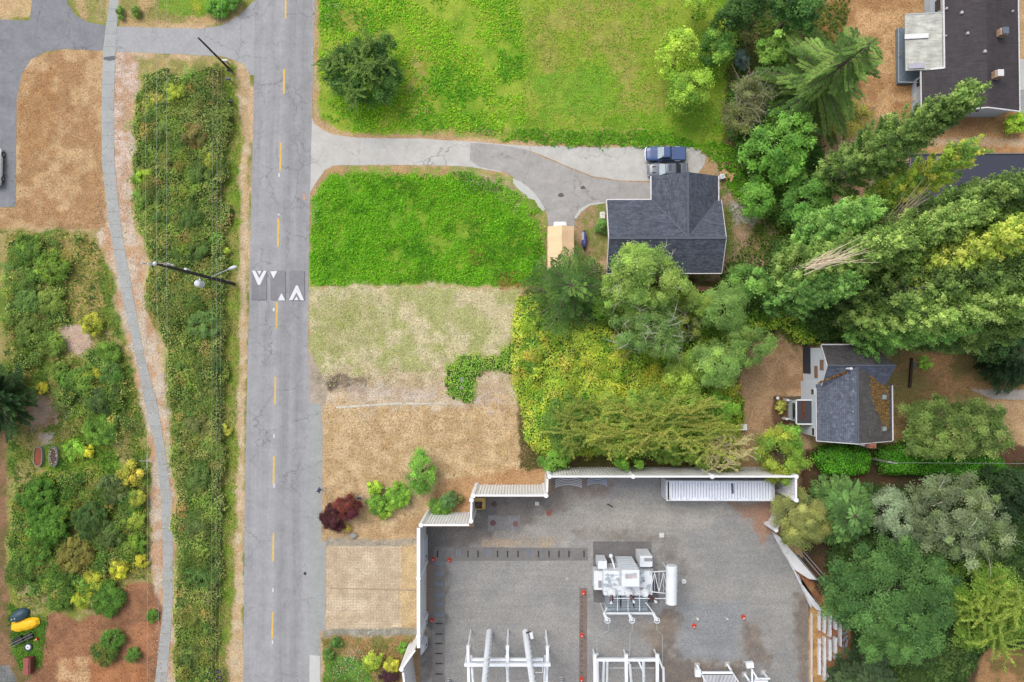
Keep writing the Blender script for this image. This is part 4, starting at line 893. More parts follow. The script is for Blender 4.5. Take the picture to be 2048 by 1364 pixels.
a_ = W(1817,132,2.7); b_ = W(1850,132,2.95); MB().slab([(a_.x,a_.y+.3,2.68),(a_.x,a_.y-.3,2.68),(b_.x,a_.y-.3,2.92),(b_.x,a_.y+.3,2.92)], .04).build('roof_sheet', mat('mauve_sheet', S(186,182,196), .6, .1, 3), pr)
c = W(1828,200,0); t2 = thing('air_conditioner', 'beige outdoor air conditioner against the west wall of the brown roofed house', 'air conditioner', c)
MB().box(c.x-.35,c.x+.45,c.y-.35,c.y+.45,0,.8).build('housing', mat('beige_metal', S(214,212,204), .5, .06, 3), t2, bevel=.03); MB().lathe((c.x+.05,c.y+.05,.8), [(.24,0),(.24,.03),(.05,.035)], 16).build('fan_grille', BLK, t2)
c = W(1868,30,0); t2 = thing('door_mat', 'dark mat lying by the wall just above the pale patio roof', 'mat', c); MB().box(c.x-.35,c.x+.6,c.y-.35,c.y+.35,.02,.05).build('pad', mat('mat_dark', S(78,88,98), .9, .1, 4), t2)

# ---- house C: flat dark roof under the poplars
c = W(1900, 360, 0); t = thing('flat_roof_house', 'low house with flat dark roof half hidden under the poplars', 'house', c); z_ = 3.0
a_ = W(1821,309,z_); b_ = W(2120,440,z_)
MB().box(a_.x,b_.x,b_.y,a_.y,z_-.2,z_).build('roof', mat('black_membrane', S(62,64,80), .7, .08, .8), t)
MB().bar((a_.x,a_.y+.06,z_+.02),(b_.x,a_.y+.06,z_+.02),.12,.2).bar((a_.x-.06,a_.y,z_+.02),(a_.x-.06,b_.y,z_+.02),.1,.2).build('roof_edge', mat('edge_taupe', S(128,120,118), .7, .1, 3), t)
wl = MB().box(a_.x+.35,b_.x-.35,b_.y+.35,a_.y-.35,0,z_-.2).build('wall', mat('grey_render', S(150,150,150), .8, .08, 1.5), t)
windowp(t, (a_.x+.35, W(0,345,1.6).y, 1.6), '-x', 1.6, 1.2); ch = MB().box(a_.x+2.6,a_.x+3.3,a_.y-1.2,a_.y-.3,z_,z_+.4).build('roof_hatch', mat('hatch_grey', S(140,130,128), .8, .1, 2), t)
flat('patio_slab', [(1742,345),(1822,345),(1822,400),(1740,392)], mat('patio_pavers', S(150,138,124), .9, .15, 2), .02, .5)
a_ = W(1776,346,1.8); b_ = W(1776,386,1.8); t2 = thing('garden_screen', 'thin pale screen fence standing on the patio under the poplars', 'fence', (a_.x,a_.y,0))
MB().box(a_.x-.05,a_.x+.05,b_.y,a_.y,1.7,1.8).build('rail', GALV, t2); MB().box(a_.x-.03,a_.x+.03,b_.y,a_.y,.1,1.7).build('panel', mat('screen_grey', S(110,108,106), .7, .1, 3), t2)
for yy in (a_.y,b_.y): MB().box(a_.x-.05,a_.x+.05,yy-.05,yy+.05,0,1.85).build('post', GALV, t2)
c = W(1790,368,0); t2 = thing('patio_cabinet', 'dark cabinet on the patio beside the pale screen', 'cabinet', c); MB().box(c.x-.5,c.x+.5,c.y-.8,c.y+.8,.0,1.1).build('body', mat('cabinet_dark', S(50,52,66), .6, .1, 3), t2, bevel=.02); MB().box(c.x-.53,c.x+.53,c.y-.83,c.y+.83,1.1,1.14).build('top', mat('cabinet_top', S(70,70,82), .5, .1, 3), t2)
a_ = W(1700,292,0)

# ---- house D: two storeys, slate roof with fallen leaves
c = W(1700, 790, 0); t = thing('slate_house', 'two storey pale blue house with grey shingle roof covered in fallen leaves', 'house', c)
SD = S(100,106,122); RD = roof_mat('slate_shingle_turned', SD, R(90), .22, .15, .3); RD2 = roof_mat('slate_shingle', SD, 0, .2, .15, .3)
RDB = roof_mat('east_shingle', S(98,94,92), R(90), .2, .15, .3, dirt=S(84,80,74)); RDN = roof_mat('north_shingle', S(84,82,84), 0, .18, .15, .3, dirt=S(98,94,88), thr=(.5,.75))  # east slope coloured browner and slightly darker than the west slope
zE, zR = 5.0, 6.9
# north block, ridge east-west
nxw = W(1655,731,zR).x; nxe = W(1793,731,zR).x; nyr = W(1700,731,zR).y; nyn = W(1700,690,zE).y; nys = 2*nyr-nyn; xwall = W(1602,700,0).x
nxwE = W(1643,690,zE).x
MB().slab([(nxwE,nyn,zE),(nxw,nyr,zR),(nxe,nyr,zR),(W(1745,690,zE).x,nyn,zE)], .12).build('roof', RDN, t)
MB().slab([(nxw,nyr-.002,zR),(nxwE,nys,zE),(W(1770,768,zE).x,nys,zE),(nxe,nyr-.002,zR)], .12).build('roof', RD2, t)
MB().bar((nxwE-.04,nyn,zE-.05),(nxw-.04,nyr,zR-.05),.08,.16).bar((nxw-.04,nyr,zR-.05),(nxwE-.04,nys,zE-.05),.08,.16).bar((nxwE,nyn+.06,zE-.04),(W(1745,690,zE).x,nyn+.06,zE-.04),.12,.14).build('gutter', FASC, t)
xw_ = nxwE+.06
wl = MB(); i_=.3
A_ = [(xw_,nyn-i_,0),(xw_,nyn-i_,zE-.1),(xw_,nyr,zR-.3),(xw_,nys+i_,zE-.1),(xw_,nys+i_,0)]; B_ = [(x+.2,y,z) for x,y,z in A_]
wl.add(A_+B_, [(0,1,2,3,4),(9,8,7,6,5)]+[(i,(i+1)%5,(i+1)%5+5,i+5) for i in range(5)]); wl.box(xw_+.2,nxe-.8,nys+i_,nyn-i_,0,zE-.25)
# south block, ridge north-south
sxw = W(1633,820,4.3).x; sxe = W(1784,820,4.3).x; sxr = W(1716,800,zR-.05).x; syn = nyr-.05; sys_ = W(0,881,5.2).y; zS = 4.3
MB().slab([(sxw,nys+.1,zS),(sxw,sys_,zS),(sxr,sys_,zR-.05),(sxr,syn,zR-.05),(sxw+.6,nys+.1,zS+.5)], .12).build('roof', RD, t)
MB().slab([(sxr+.002,syn,zR-.05),(sxr+.002,sys_,zR-.05),(sxe,sys_,zS),(sxe,nys+.1,zS),], .12).build('roof', RDB, t)
MB().bar((sxe+.05,sys_,zS-.02),(sxe+.05,nys,zS-.02),.13,.14).bar((sxw-.04,sys_,zS-.03),(sxw-.04,W(0,775,zS).y,zS-.03),.07,.14).bar((sxw,sys_-.05,zS-.05),(sxr,sys_-.05,zR-.1),.07,.14).bar((sxr,sys_-.05,zR-.1),(sxe,sys_-.05,zS-.05),.07,.14).build('gutter', FASC, t)
MB().bar((sxr,syn,zR-.02),(sxr,sys_,zR-.02),.16,.05).build('ridge_cap', mat('ridge_slate', S(92,98,110), .8, .12, 3), t)
MB().bar((nxw,nyr,zR+.02),(nxe,nyr,zR+.02),.16,.05).build('ridge_cap', MATS['ridge_slate'], t)
xb = sxw+.06
wl.box(xb,sxe-.4,sys_+.35,nys+i_-.003,0,zS-.18)
A_ = [(xb,sys_+.35,zS-.18),(sxr,sys_+.35,zR-.3),(sxe-.4,sys_+.35,zS-.18)]; B_ = [(x,y+.2,z) for x,y,z in A_]; wl.add(A_+B_, [(0,1,2),(5,4,3),(0,3,4,1),(1,4,5,2),(2,5,3,0)])
# ground floor lean-to on the west
lz = 2.6; lx = W(1602,700,0).x
wl.build('wall', mat('white_siding', S(222,230,240,1.15), .6, .05, 1.2), t)
MB().box(xw_-.08,xw_-.003,W(0,746,1).y,W(0,693,1).y,.1,2.05).build('garage_door', mat('dark_door', S(56,62,78), .6, .1, 2), t)
BRN = mat('brown_shutter', S(160,124,104), .7, .12, 4)
for (px, py, w_, h_) in ((1632,744,1.35,.85),(1644,730,1.15,.9)):
    q = Wx(px, py, xw_); windowp(t, (xw_, q.y, min(max(q.z, 3.5), 5.4)), '-x', w_, h_, frame=BRN, glassm=BRN)
q = Wx(1629,784,xb); windowp(t, (xb, q.y, 3.3), '-x', .7, .8); q = Wx(1622,862,xb); windowp(t, (xb, q.y, 3.4), '-x', .9, .7)
# porch
pz = 2.9; p0 = W(1593,801,pz); p1 = W(1633,847,pz)
pc = MB().box(p0.x,p1.x+.5,p1.y,p0.y,pz-.15,pz).build('porch_roof', mat('porch_felt', S(66,66,72), .8, .08, 2), t)
MB().bar((p0.x-.05,p1.y,pz),(p0.x-.05,p0.y,pz),.12,.18).bar((p0.x,p0.y+.06,pz),(p1.x,p0.y+.06,pz),.14,.18).bar((p0.x,p1.y-.06,pz),(p1.x,p1.y-.06,pz),.14,.18).build('porch_trim', WHITE, pc)
MB().box(p0.x+.15,xb-.003,p1.y+.15,p0.y-.15,0,pz-.15).build('porch_wall', SIDING, t)
windowp(t, (p0.x+.15,(p0.y+p1.y)/2,1.9), '-x', 2.0, .9)
for px, py in ((1568,799),(1566,836)): q = W(px,py,0); MB().bar((q.x,q.y,1.0),(p0.x+.1,q.y+(.0),1.0),.09).box(q.x-.12,q.x+.12,q.y-.12,q.y+.12,0,1.15).build('stair_rail', WHITE, t)
MB().box(W(1568,0,0).x,p0.x+.2,W(0,832,0).y,W(0,802,0).y,0,.35).build('step', mat('step_grey', S(150,146,140), .8, .1, 3), t)
flat('path_mat', [(1572,794),(1602,792),(1602,799),(1572,800)], mat('dark_walk', S(88,84,70), .9, .2, 3), .02, .3)
# skylights, vents, chimney
for py in (794,857):
    x = W(1767,py,4.9).x; y = W(1767,py,4.9).y; zz = zR-.05-(zR-.05-zS)*(x-sxr)/(sxe-sxr); tl = math.atan2(zR-.05-zS, sxe-sxr)
    f = MB().obox((x,y,zz+.06), (.85,.62,.12), 0, (0,tl,0)).build('skylight', mat('skylight_frame', S(120,112,104), .5, .1, 4), t); MB().obox((x+.03,y,zz+.13), (.62,.44,.03), 0, (0,tl,0)).build('pane', mat('sky_pane', S(172,190,186), .15, .05, 2, spec=.8), f)
for px, py in ((1706,758),(1706,782),(1706,823),(1706,848)):
    q = W(px,py,6.6); zz = zS+(zR-.05-zS)*(q.x-sxw)/(sxr-sxw); MB().obox((q.x,q.y,zz+.06), (.2,.18,.12), 0, (0,-.5,0)).build('roof_vent', mat('vent_mid', S(140,146,160), .6, .1, 3), t)
for px, py in ((1722,791),(1722,836)):
    q = W(px,py,6.6); zz = zR-.05-(zR-.05-zS)*(q.x-sxr)/(sxe-sxr); MB().obox((q.x,q.y,zz+.06), (.26,.24,.12), 0, (0,.5,0)).build('roof_vent', mat('vent_dark', S(84,88,90), .6, .1, 3), t)
for px, py in ((1674,738),(1767,739)): q = W(px,py,6.6); MB().lathe((q.x,q.y,zR-.25), [(.16,0),(.16,.15),(.1,.2)], 8).build('roof_vent', mat('vent_dark', S(84,88,90), .6, .1, 3), t)
q = W(1697,737,6.7); MB().tube([(q.x-.2,q.y,zR-.5),(q.x,q.y,zR+.35)], .11, 10).ball((q.x,q.y,zR+.4), .17, 10).build('flue', mat('bright_metal', S(240,240,240), .3, .03, 3), t)
q = W(1727,889,5); ch = MB().box(q.x-.05,q.x+.65,sys_-.55,sys_-.06,0,6.4).build('chimney', BRICK, t)
for s_ in (.13,.43): MB().lathe((q.x+s_+.0,sys_-.3,6.4), [(.11,0),(.12,.2),(.09,.21)], 10).build('chimney_pot', mat('terracotta', S(170,96,72), .8, .1, 4), ch)
MB().slab([(W(1700,884,5.5).x,sys_-.05,5.6),(q.x-.05,sys_-.5,5.3),(q.x-.05,sys_-.05,5.7)], .1).build('gable_return', WHITE, t)
# fallen leaves on its roof: countless
def litter(name, poly, zf, n, cols, size, thing_label, cat, parent=None):
    A = np.array(poly, float); P = []
    while len(P) < n:
        p_ = RNG.uniform(A.min(0), A.max(0), (n, 2)); d = sdist(p_[:,0], p_[:,1], poly); k = p_[(d > 0) & (RNG.random(n) < sstep(0, 9, d))]
        P += list(k)
    P = np.array(P[:n]); x, y = Wn(P[:,0], P[:,1], 6.0); z = zf(x, y)
    X, Y = x, y
    V = leaves(np.stack([X, Y, z+.03], 1), RNG.normal(size=(n, 3))*.35+np.array([0, 0, 1]), RNG.uniform(*size, n), .8)
    o = quads_obj(name, V, pal(cols, n, k=1.0, jit=.2), FOL, parent); o['kind'] = 'stuff'; return o
zse = lambda x, y: zR-.05-(zR-.05-zS)*(x-sxr)/(sxe-sxr)
LC = [(176,140,72),(150,108,64),(198,164,84),(120,88,56),(160,130,90)]
litter('fallen_leaves', [(1734,741),(1742,741),(1796,768),(1796,862),(1776,858),(1756,828),(1742,795)], zse, 1900, LC, (.09,.2), '', '', t)
litter('fallen_leaves', [(1637,766),(1642,770),(1696,746),(1690,740)], lambda x, y: np.full_like(x, 0)+np.maximum(zS+(zR-zS)*(x-sxw)/(sxr-sxw), zR-(zR-zE)*(nyr-y)/(nyr-nys))+.02, 420, [(150,96,60),(120,72,48),(196,170,110)], (.1,.2), '', '', t)
litter('fallen_leaves', [(1627,802),(1634,802),(1634,846),(1626,846)], lambda x, y: np.full_like(x, pz+.02), 300, [(160,96,66),(130,80,56)], (.1,.18), '', '', t)
# garden lamp, bird bath
c = W(1548,795,0); t = thing('garden_lamp', 'white globe garden lamp on a dark post west of the slate house', 'lamp', c)
MB().tube([c,c+Vector((0,0,1.0))], .06, 8).build('post', BLK, t); MB().ball(c+Vector((0,0,1.15)), .2, 14).build('globe', WHITE, t, smooth=True)
c = W(1829,729,0); t = thing('sprinkler_ring', 'teal wire lawn ring on the brown lawn east of the slate house', 'garden ring', c)
MB().ring(c+Vector((0,0,.1)), .3, .035).build('ring', mat('teal_paint', S(84,150,150), .5, .06, 4), t); MB().bar(c+Vector((-.3,0,.1)), c+Vector((.3,0,.1)), .03).bar(c+Vector((0,-.3,.1)), c+Vector((0,.3,.1)), .03).build('spoke', MATS['teal_paint'], t)
a_ = W(1822,716,0); b_ = W(1818,775,0); t = thing('garden_border', 'dark low timber border along the lawn east of the slate house', 'border', a_)
MB().bar(a_+Vector((0,0,.15)), b_+Vector((0,0,.15)), .25, .3).build('timber', mat('dark_timber', S(78,60,48), .9, .2, 3), t)
c = W(1483,853,0); t = thing('garden_table', 'small white table at the edge of the brown lawn near the hedge', 'table', c)
MB().box(c.x-.42,c.x+.42,c.y-.35,c.y+.35,.7,.74).build('tabletop', WHITE, t)
for sx in (-.36,.36):
    for sy in (-.3,.3): MB().box(c.x+sx-.03,c.x+sx+.03,c.y+sy-.03,c.y+sy+.03,0,.7).build('leg', WHITE, t)

# ================================================================ SUBSTATION
WP = mat('wall_panel', S(232,231,230,1.2), .55, .06, .5, dirt=S(206,200,194)); CAP = mat('wall_cap', S(240,240,242,1.15), .5, .04, 1)
WZ = 6.1
def corr(t, a, b, z0, z1, pitch=.32, dep=.085, name='corrugated_panel', m=None):
    a = Vector(a[:2]); b = Vector(b[:2]); L = (b-a).length; n = max(2, int(L/pitch)); u = (b-a)/L; nrm = Vector((-u.y, u.x)); V = []; pts = []
    for i in range(n):
        for f, o_ in ((0, -dep/2), (.3, -dep/2), (.5, dep/2), (.8, dep/2)): pts.append(a+u*(L*(i+f)/n)+nrm*o_)
    pts.append(b-nrm*dep/2)
    for z in (z0, z1):
        V += [(p_.x, p_.y, z) for p_ in pts]
    k = len(pts); return MB().add(V, [(i, i+1, i+1+k, i+k) for i in range(k-1)]).build(name, m or WP, t, fix=False)
def wallseg(label, pa, pb, ppos=(), plain=False, zz=None, posts=True, w_=.2):
    z1 = zz or WZ; a = W(*pa, z1); b = W(*pb, z1); t = thing('corrugated_wall', label, 'wall', (a.x, a.y, 0))
    corr(t, a, b, .0, z1-.06)
    d = (b-a).normalized(); MB().bar(a+Vector((0,0,-.03)), b+Vector((0,0,-.03)), w_, .14).build('coping', CAP, t)
    for f in ppos: q = a.lerp(b, f); MB().tube([(q.x, q.y, 0), (q.x, q.y, z1+.12)], [.26,.24], 14).build('post', CAP, t)
    return t
wallseg('long white corrugated wall along the north side of the gravel yard', (1592,953), (1099,953), (0,.34,.66,1))
wallseg('short white corrugated wall joining the long north wall to the lower one', (1095,958), (1094,985), ())
wallseg('white corrugated wall behind the yellow bin in the yard corner', (1092,991), (947,991), (0,1))
wallseg('short white corrugated wall running down beside the yellow bin', (943,1000), (942,1042), (0,1))
wallseg('white corrugated wall south of the green shrub at the yard corner', (938,1050), (842,1050), (1,))
wallseg('tall white wall along the west edge of the gravel yard', (837,1056), (837,1296), (.42,.90), w_=.36)
wallseg('angled white wall stepping outward at the southwest corner of the yard', (830,1300), (803,1338), (1,))
wallseg('white wall running off the bottom edge from the angled corner', (806,1345), (822,1480), ())
wallseg('white wall stub beside the container on the east side of the yard', (1592,958), (1592,1000), (1,))
wallseg('short white wall hidden under the round olive tree east of the yard', (1586,1006), (1552,1060), (1,), zz=3.0)
# slanted plates against the west wall (inside)
for py0, py1, lb in ((1072,1130,'upper'),(1230,1262,'middle'),(1284,1310,'lower')):
    a = W(846,py0,2.4); b = W(846,py1,2.4); t = thing('wall_cabinet', lb+' white slanted cabinet fixed inside the west wall of the yard', 'cabinet', (a.x,a.y,0))
    MB().add([(a.x-.25,a.y,.1),(a.x+.25,a.y-.5,.1),(a.x+.25,b.y,.1),(a.x-.25,b.y,.1),(a.x-.25,a.y,2.6),(a.x+.12,a.y-.5,2.2),(a.x+.12,b.y+.3,2.2),(a.x-.25,b.y,2.6)], [(0,1,2,3),(7,6,5,4),(0,4,5,1),(1,5,6,2),(2,6,7,3),(3,7,4,0)]).build('body', mat('cab_pale', S(216,220,232), .5, .06, 1.2), t, bevel=.02)
    MB().box(a.x+.2,a.x+.27,b.y+.5,b.y+.7,1.0,1.2).build('latch', BLK, t)
# container
c = W(1440,978,0); zc = 2.9; t = thing('shipping_container', 'long white shipping container with scuffed ribbed roof against the north wall', 'container', c)
cx0 = W(1333,980,zc).x; cx1 = W(1549,980,zc).x; cy1 = W(1440,961.5,zc).y; cy0 = W(1440,1002,zc).y
CW = mat('container_white', S(226,230,238), .5, .08, .7, dirt=S(176,184,200)); FR = mat('container_frame', S(236,238,244), .5, .06, 1.5, dirt=S(190,180,172))
V = []; n = 36; pts = []
for i in range(n):
    for f, o_ in ((0, 0), (.3, 0), (.45, -.06), (.85, -.06)): pts.append((cx0+.5+(cx1-cx0-.7)*(i+f)/n, zc-.03+o_))
pts.append((cx1-.2, zc-.03)); k = len(pts)
MB().add([(x, cy0+.08, z) for x, z in pts]+[(x, cy1-.08, z) for x, z in pts], [(i, i+1, i+1+k, i+k) for i in range(k-1)]).build('roof', mat('container_roof', S(236,240,248,1.15), .5, .10, .6, dirt=S(158,168,188)), t, fix=False)
gr = MB()
for i in range(n): x = cx0+.5+(cx1-cx0-.7)*(i+.65)/n; gr.box(x-.05, x+.05, cy0+.1+.3*RNG.random(), cy1-.1-.2*RNG.random(), zc-.088, zc-.082)
gr.build('groove_strips', mat('groove_strips', S(192,198,214), .8, .3, 1.2, dirt=S(220,226,236)), t)['kind'] = 'stuff'  # thin strips along the roof grooves, darker and bluer than the ribs
MB().slab([(cx0+7.2,cy1-.3,zc-.022),(cx0+7.3,cy1-1.5,zc-.022),(cx0+7.55,cy1-1.4,zc-.022),(cx0+7.5,cy1-.3,zc-.022)], .004).build('stain', mat('roof_stain', S(96,106,130), .8, .3, 3), t)
corr(t, (cx0+.1,cy1-.06), (cx1-.1,cy1-.06), .15, zc-.1, .28, .05, 'side_panel', CW); corr(t, (cx0+.1,cy0+.06), (cx1-.1,cy0+.06), .15, zc-.1, .28, .05, 'side_panel', CW)
fr = MB()
for x in (cx0, cx1-.14):
    for y in (cy0, cy1-.14): fr.box(x, x+.14, y, y+.14, 0, zc+.01)
for y in (cy0, cy1-.1): fr.box(cx0+.14, cx1-.14, y, y+.1, zc-.12, zc+.002).box(cx0+.14, cx1-.14, y, y+.1, .02, .16)
for x in (cx0, cx1-.12): fr.box(x, x+.12, cy0+.14, cy1-.14, zc-.12, zc+.003)
fr.box(cx0+.3, cx0+.5, cy0+.1, cy1-.1, zc-.06, zc-.005).box(cx1-.34, cx1-.2, cy0+.1, cy1-.1, zc-.06, zc-.005); fr.build('frame', FR, t)
for s_ in (0, 1):
    ym_ = (cy0+cy1)/2; y0_, y1_ = (cy0+.14, ym_-.01) if s_ == 0 else (ym_+.01, cy1-.14)
    d_ = MB().box(cx0-.03, cx0+.04, y0_, y1_, .12, zc-.12).build('door', CW, t)
    for f in (.25, .7): y = y0_+(y1_-y0_)*f; MB().tube([(cx0-.06, y, .15), (cx0-.06, y, zc-.15)], .025, 6).build('lock_rod', GALV, d_)
for zz in (.6,1.2,1.8,2.4): MB().box(cx0-.05,cx0-.03,cy0+.2,cy1-.2,zz,zz+.04).build('door_rib', FR, t)

# yellow bin
c = W(960,1004,0); t = thing('yellow_bin', 'square yellow bin full of scrap in the corner of the gravel yard', 'bin', c); YB = mat('bin_yellow', S(228,196,112), .6, .1, 2, dirt=S(200,160,80))
mb = MB(); s_=.62
for a in (-1,1): mb.obox((c.x+a*s_,c.y,.45),(.08,1.3,.9),0).obox((c.x,c.y+a*s_,.45),(1.3,.08,.9),0)
mb.obox((c.x,c.y,.08),(1.2,1.2,.08)); mb.build('tub', YB, t); MB().obox((c.x,c.y+.42,.86),(1.16,.36,.06)).obox((c.x+.45,c.y-.1,.84),(.3,.9,.06)).build('lid', YB, t)
MB().obox((c.x-.12,c.y-.1,.6),(.55,.5,.3),.15).obox((c.x+.1,c.y-.2,.68),(.3,.15,.25),.6).build('contents', mat('scrap', S(112,92,96), .8, .4, 8), t)
# stacks of curved pipe
for px, n_, lb, off in ((1137,5,'west stack of curved white conduit lying below the long wall',0),(1194,4,'east stack of curved bluish conduit lying below the long wall',1)):
    c = W(px,962,0); t = thing('conduit_stack', lb, 'pipes', c); m_ = mat('conduit_%d' % off, S(232,234,236) if not off else S(196,208,226), .4, .05, 3)
    hw = 1.55 if not off else 1.15
    for k in range(n_):
        y = c.y+.42-k*.2; MB().tube([(c.x+hw*f, y-.34*f*f, .08+.03*(k % 2)) for f in np.linspace(-1, 1, 13)], .055, 8).build('pipe', m_, t)
    MB().bar((c.x-hw*.5,c.y+.6,.03),(c.x-hw*.5,c.y-.5,.03),.1,.05).bar((c.x+hw*.5,c.y+.6,.03),(c.x+hw*.5,c.y-.5,.03),.1,.05).build('bearer', WOODG, t)
# cones
ORG = mat('cone_red', S(226,72,44), .6, .08, 4)
t0 = thing('traffic_cone', 'x', 'traffic cone', (0,0,0), 'traffic cones in the gravel yard')
MB().obox((0,0,.02),(.36,.36,.04)).build('base', ORG, t0); MB().lathe((0,0,.04), [(.14,0),(.085,.28)], 16).lathe((0,0,.46), [(.055,0),(.03,.24)], 16).build('cone', ORG, t0); MB().lathe((0,0,.32), [(.087,0),(.055,.14)], 16).build('collar', WHITE, t0)
cones = [((866,1118),'red traffic cone at the west end of the slab trench'),((899,1120),'red traffic cone just right of the slab trench corner'),((864,1240),'dark red traffic cone halfway down the west slab trench'),((1167,1185),'red traffic cone at the top of the long rusty trench'),((1164,1270),'red traffic cone in the middle of the long rusty trench'),((1163,1358),'red traffic cone at the bottom end of the rusty trench'),((1388,1251),'red traffic cone left of the two white bollard caps'),((1486,1233),'red traffic cone right of the two white bollard caps')]
for i, (q, lb) in enumerate(cones):
    p_ = W(*q, 0)+Vector((0,0,.03))
    if i == 0: t0.location = p_; t0['label'] = lb; t0.scale = (1.25,)*3
    else:
        o = dup(t0, p_, .4*i, lb, (1.25,)*3)
        if i in (6,7): # knocked sideways a little
            o.rotation_euler = (R(8), R(-6), i)
# trench covers: individual steel grates
GRT = mat('cover_steel', S(136,146,160), .5, .12, 3, metal=.3); GRD = mat('cover_dark', S(66,64,64), .7, .15, 3)
def grate(L, w_, m_, name, label):
    t_ = thing(name, label, 'trench cover', (0,0,0), 'covers on the cable trench'); MB().box(-L/2,L/2,-w_/2,w_/2,.0,.03).build('plate', m_, t_, bevel=.006); MB().bar((-L/2+.05,0,.034),(L/2-.05,0,.034),.02,.01).build('seam', BLK, t_); return t_
ga = grate(1.0,.34,GRT,'trench_cover','bluish steel cover across the upper part of the west cable trench'); gb = grate(.85,.14,GRD,'trench_cover','narrow dark slot cover across the lower part of the west cable trench')
first = True
for py in (1127,1147,1168,1190,1208,1229): p_ = W(878,py,.024); (setattr(ga,'location',p_) if py == 1127 else dup(ga,p_,0))
for i, py in enumerate((1247,1268,1287,1307,1327,1348)): p_ = W(878,py,.024); (setattr(gb,'location',p_) if i == 0 else dup(gb,p_,0))
gc = grate(.78,.20,GRT,'trench_cover','bluish steel cover set across the horizontal cable trench'); gd_ = grate(.78,.16,GRD,'trench_cover','narrow framed slot cover set across the horizontal cable trench')
for i, (px, w_) in enumerate(((895,1),(916,2.2),(976,1.6),(1056,1.2))): p_ = W(px,1105,.024); o = gc if i == 0 else dup(gc,p_,0); o.location = p_; o.rotation_euler = (0,0,R(90)); o.scale = (1,w_,1)
for i, px in enumerate((875,936,956,995,1015,1036,1077,1098,1118,1138,1168)): p_ = W(px,1108,.024); o = gd_ if i == 0 else dup(gd_,p_,0); o.location = p_; o.rotation_euler = (0,0,R(90))
# small studs along the rusty trench
b0 = None
for i, py in enumerate((1194,1204,1213,1224,1232,1241,1252,1262,1282,1292,1302,1312,1322,1332,1345)):
    p_ = W(1164,py,.024)
    if i == 0:
        b0 = thing('trench_slot', 'small dark slot in the long rusty trench cover', 'slot', p_, 'slots in the rusty trench'); MB().box(-.07,.07,-.06,.06,0,.02).build('cap', BLK, None).parent = b0
    else: dup(b0, p_, 0)
# ground markers
for q, lb, s_ in (((1074,1007),'pale square slab on gravel near the lower corrugated wall',.24),((1323,1070),'pale square slab on gravel north of the transformer',.28)):
    c = W(*q,0); t = thing('ground_marker', lb, 'slab', c); MB().box(c.x-s_,c.x+s_,c.y-s_*.9,c.y+s_*.9,.012,.1).build('slab', mat('pale_stone', S(226,224,218), .7, .06, 3), t, bevel=.01)
for q, lb, r_, h_, cc in (((1366,1160),'white round bollard cap right of the grey tank',.28,.5,S(236,236,234)),((1394,1236),'white bollard cap above the left hand cone',.15,.3,S(230,230,222)),((1453,1236),'small pale bollard cap between the two cones',.13,.3,S(222,222,214)),((1134,1157),'dull grey round cap on gravel left of the transformer',.22,.05,S(184,180,172))):
    c = W(*q,0); t = thing('bollard', lb, 'bollard', c); m_ = mat('boll_%d' % q[0], cc, .5, .05, 3); MB().lathe(c, [(r_*.8,0),(r_*.8,h_),(r_,h_+.02),(r_*.9,h_+.07)], 18).build('cap', m_, t); MB().lathe(c+Vector((0,0,h_+.07)), [(r_*.2,0),(r_*.2,.03)], 10).build('knob', GV, t)
for q, lb, cc in (((1098,1026),'rusty oval manhole cover on the open gravel',(164,108,92)),((986,1046),'dark red manhole cover on the grey rubber mat',(112,78,78)),((1031,1048),'second dull red manhole cover at the right end of the rubber mat',(132,100,96)),((988,1008),'faded brown manhole cover right of the yellow bin',(104,84,82))):
    c = W(*q,.026); t = thing('manhole_cover', lb, 'manhole cover', c); MB().lathe(c, [(.34,0),(.34,.03),(.30,.035)], 24).build('lid', mat('rust_%d' % q[0], S(*cc), .8, .2, 5), t); MB().bar(c+Vector((-.1,0,.045)), c+Vector((.1,0,.045)), .03, .02).build('handle', BLK, t)
c = W(696,1149,0); c = W(610,1147,.02); t = thing('manhole_cover', 'small round dark drain cover in the right lane of the road', 'manhole cover', c); MB().lathe(c, [(.19,0),(.19,.012)], 20).build('lid', GRD, t)
c = W(1220,1011,.02); t = thing('board', 'short dark board lying on the open gravel', 'board', c); MB().obox(c+Vector((0,0,.03)), (.75,.14,.05), R(-28)).build('plank', WOOD, t)

# transformer
TW = mat('transformer_white', S(232,236,240,1.08), .45, .05, 1.0, dirt=S(200,210,218)); TG = mat('transformer_grey', S(186,198,208), .5, .08, 1.5); BRNI = mat('brown_insulator', S(84,50,50), .3, .06, 4)
c = W(1245,1150,0); t = thing('transformer', 'large white power transformer with cooling fins and three brown bushings', 'transformer', c)
def tbox(name, x0, x1, y0, y1, z0, z1, m_=TW, par=t, bv=.03): a = W(x0,y0,z1); b = W(x1,y1,z1); return MB().box(a.x,b.x,b.y,a.y,z0,z1).build(name, m_, par, bevel=bv)
tbox('tank', 1207,1305,1142,1190,.3,3.2)
tw = tbox('tap_tower', 1243.5,1279,1140,1173.5,.3,5.4)
a = W(1243.5,1140,5.4); b = W(1279,1140,5.4)
for k in range(6): MB().box(a.x,b.x,a.y,a.y+.06,.8+k*.75,.86+k*.75).build('rib', TG, tw)
tbox('control_cabinet', 1280,1305,1112,1134,.2,3.1); q = W(1290,1118,3.1); MB().box(q.x-.1,q.x+.8,q.y-.25,q.y+.12,3.1,3.14).build('nameplate', mat('plate_grey', S(160,156,160), .5, .1, 4), t)
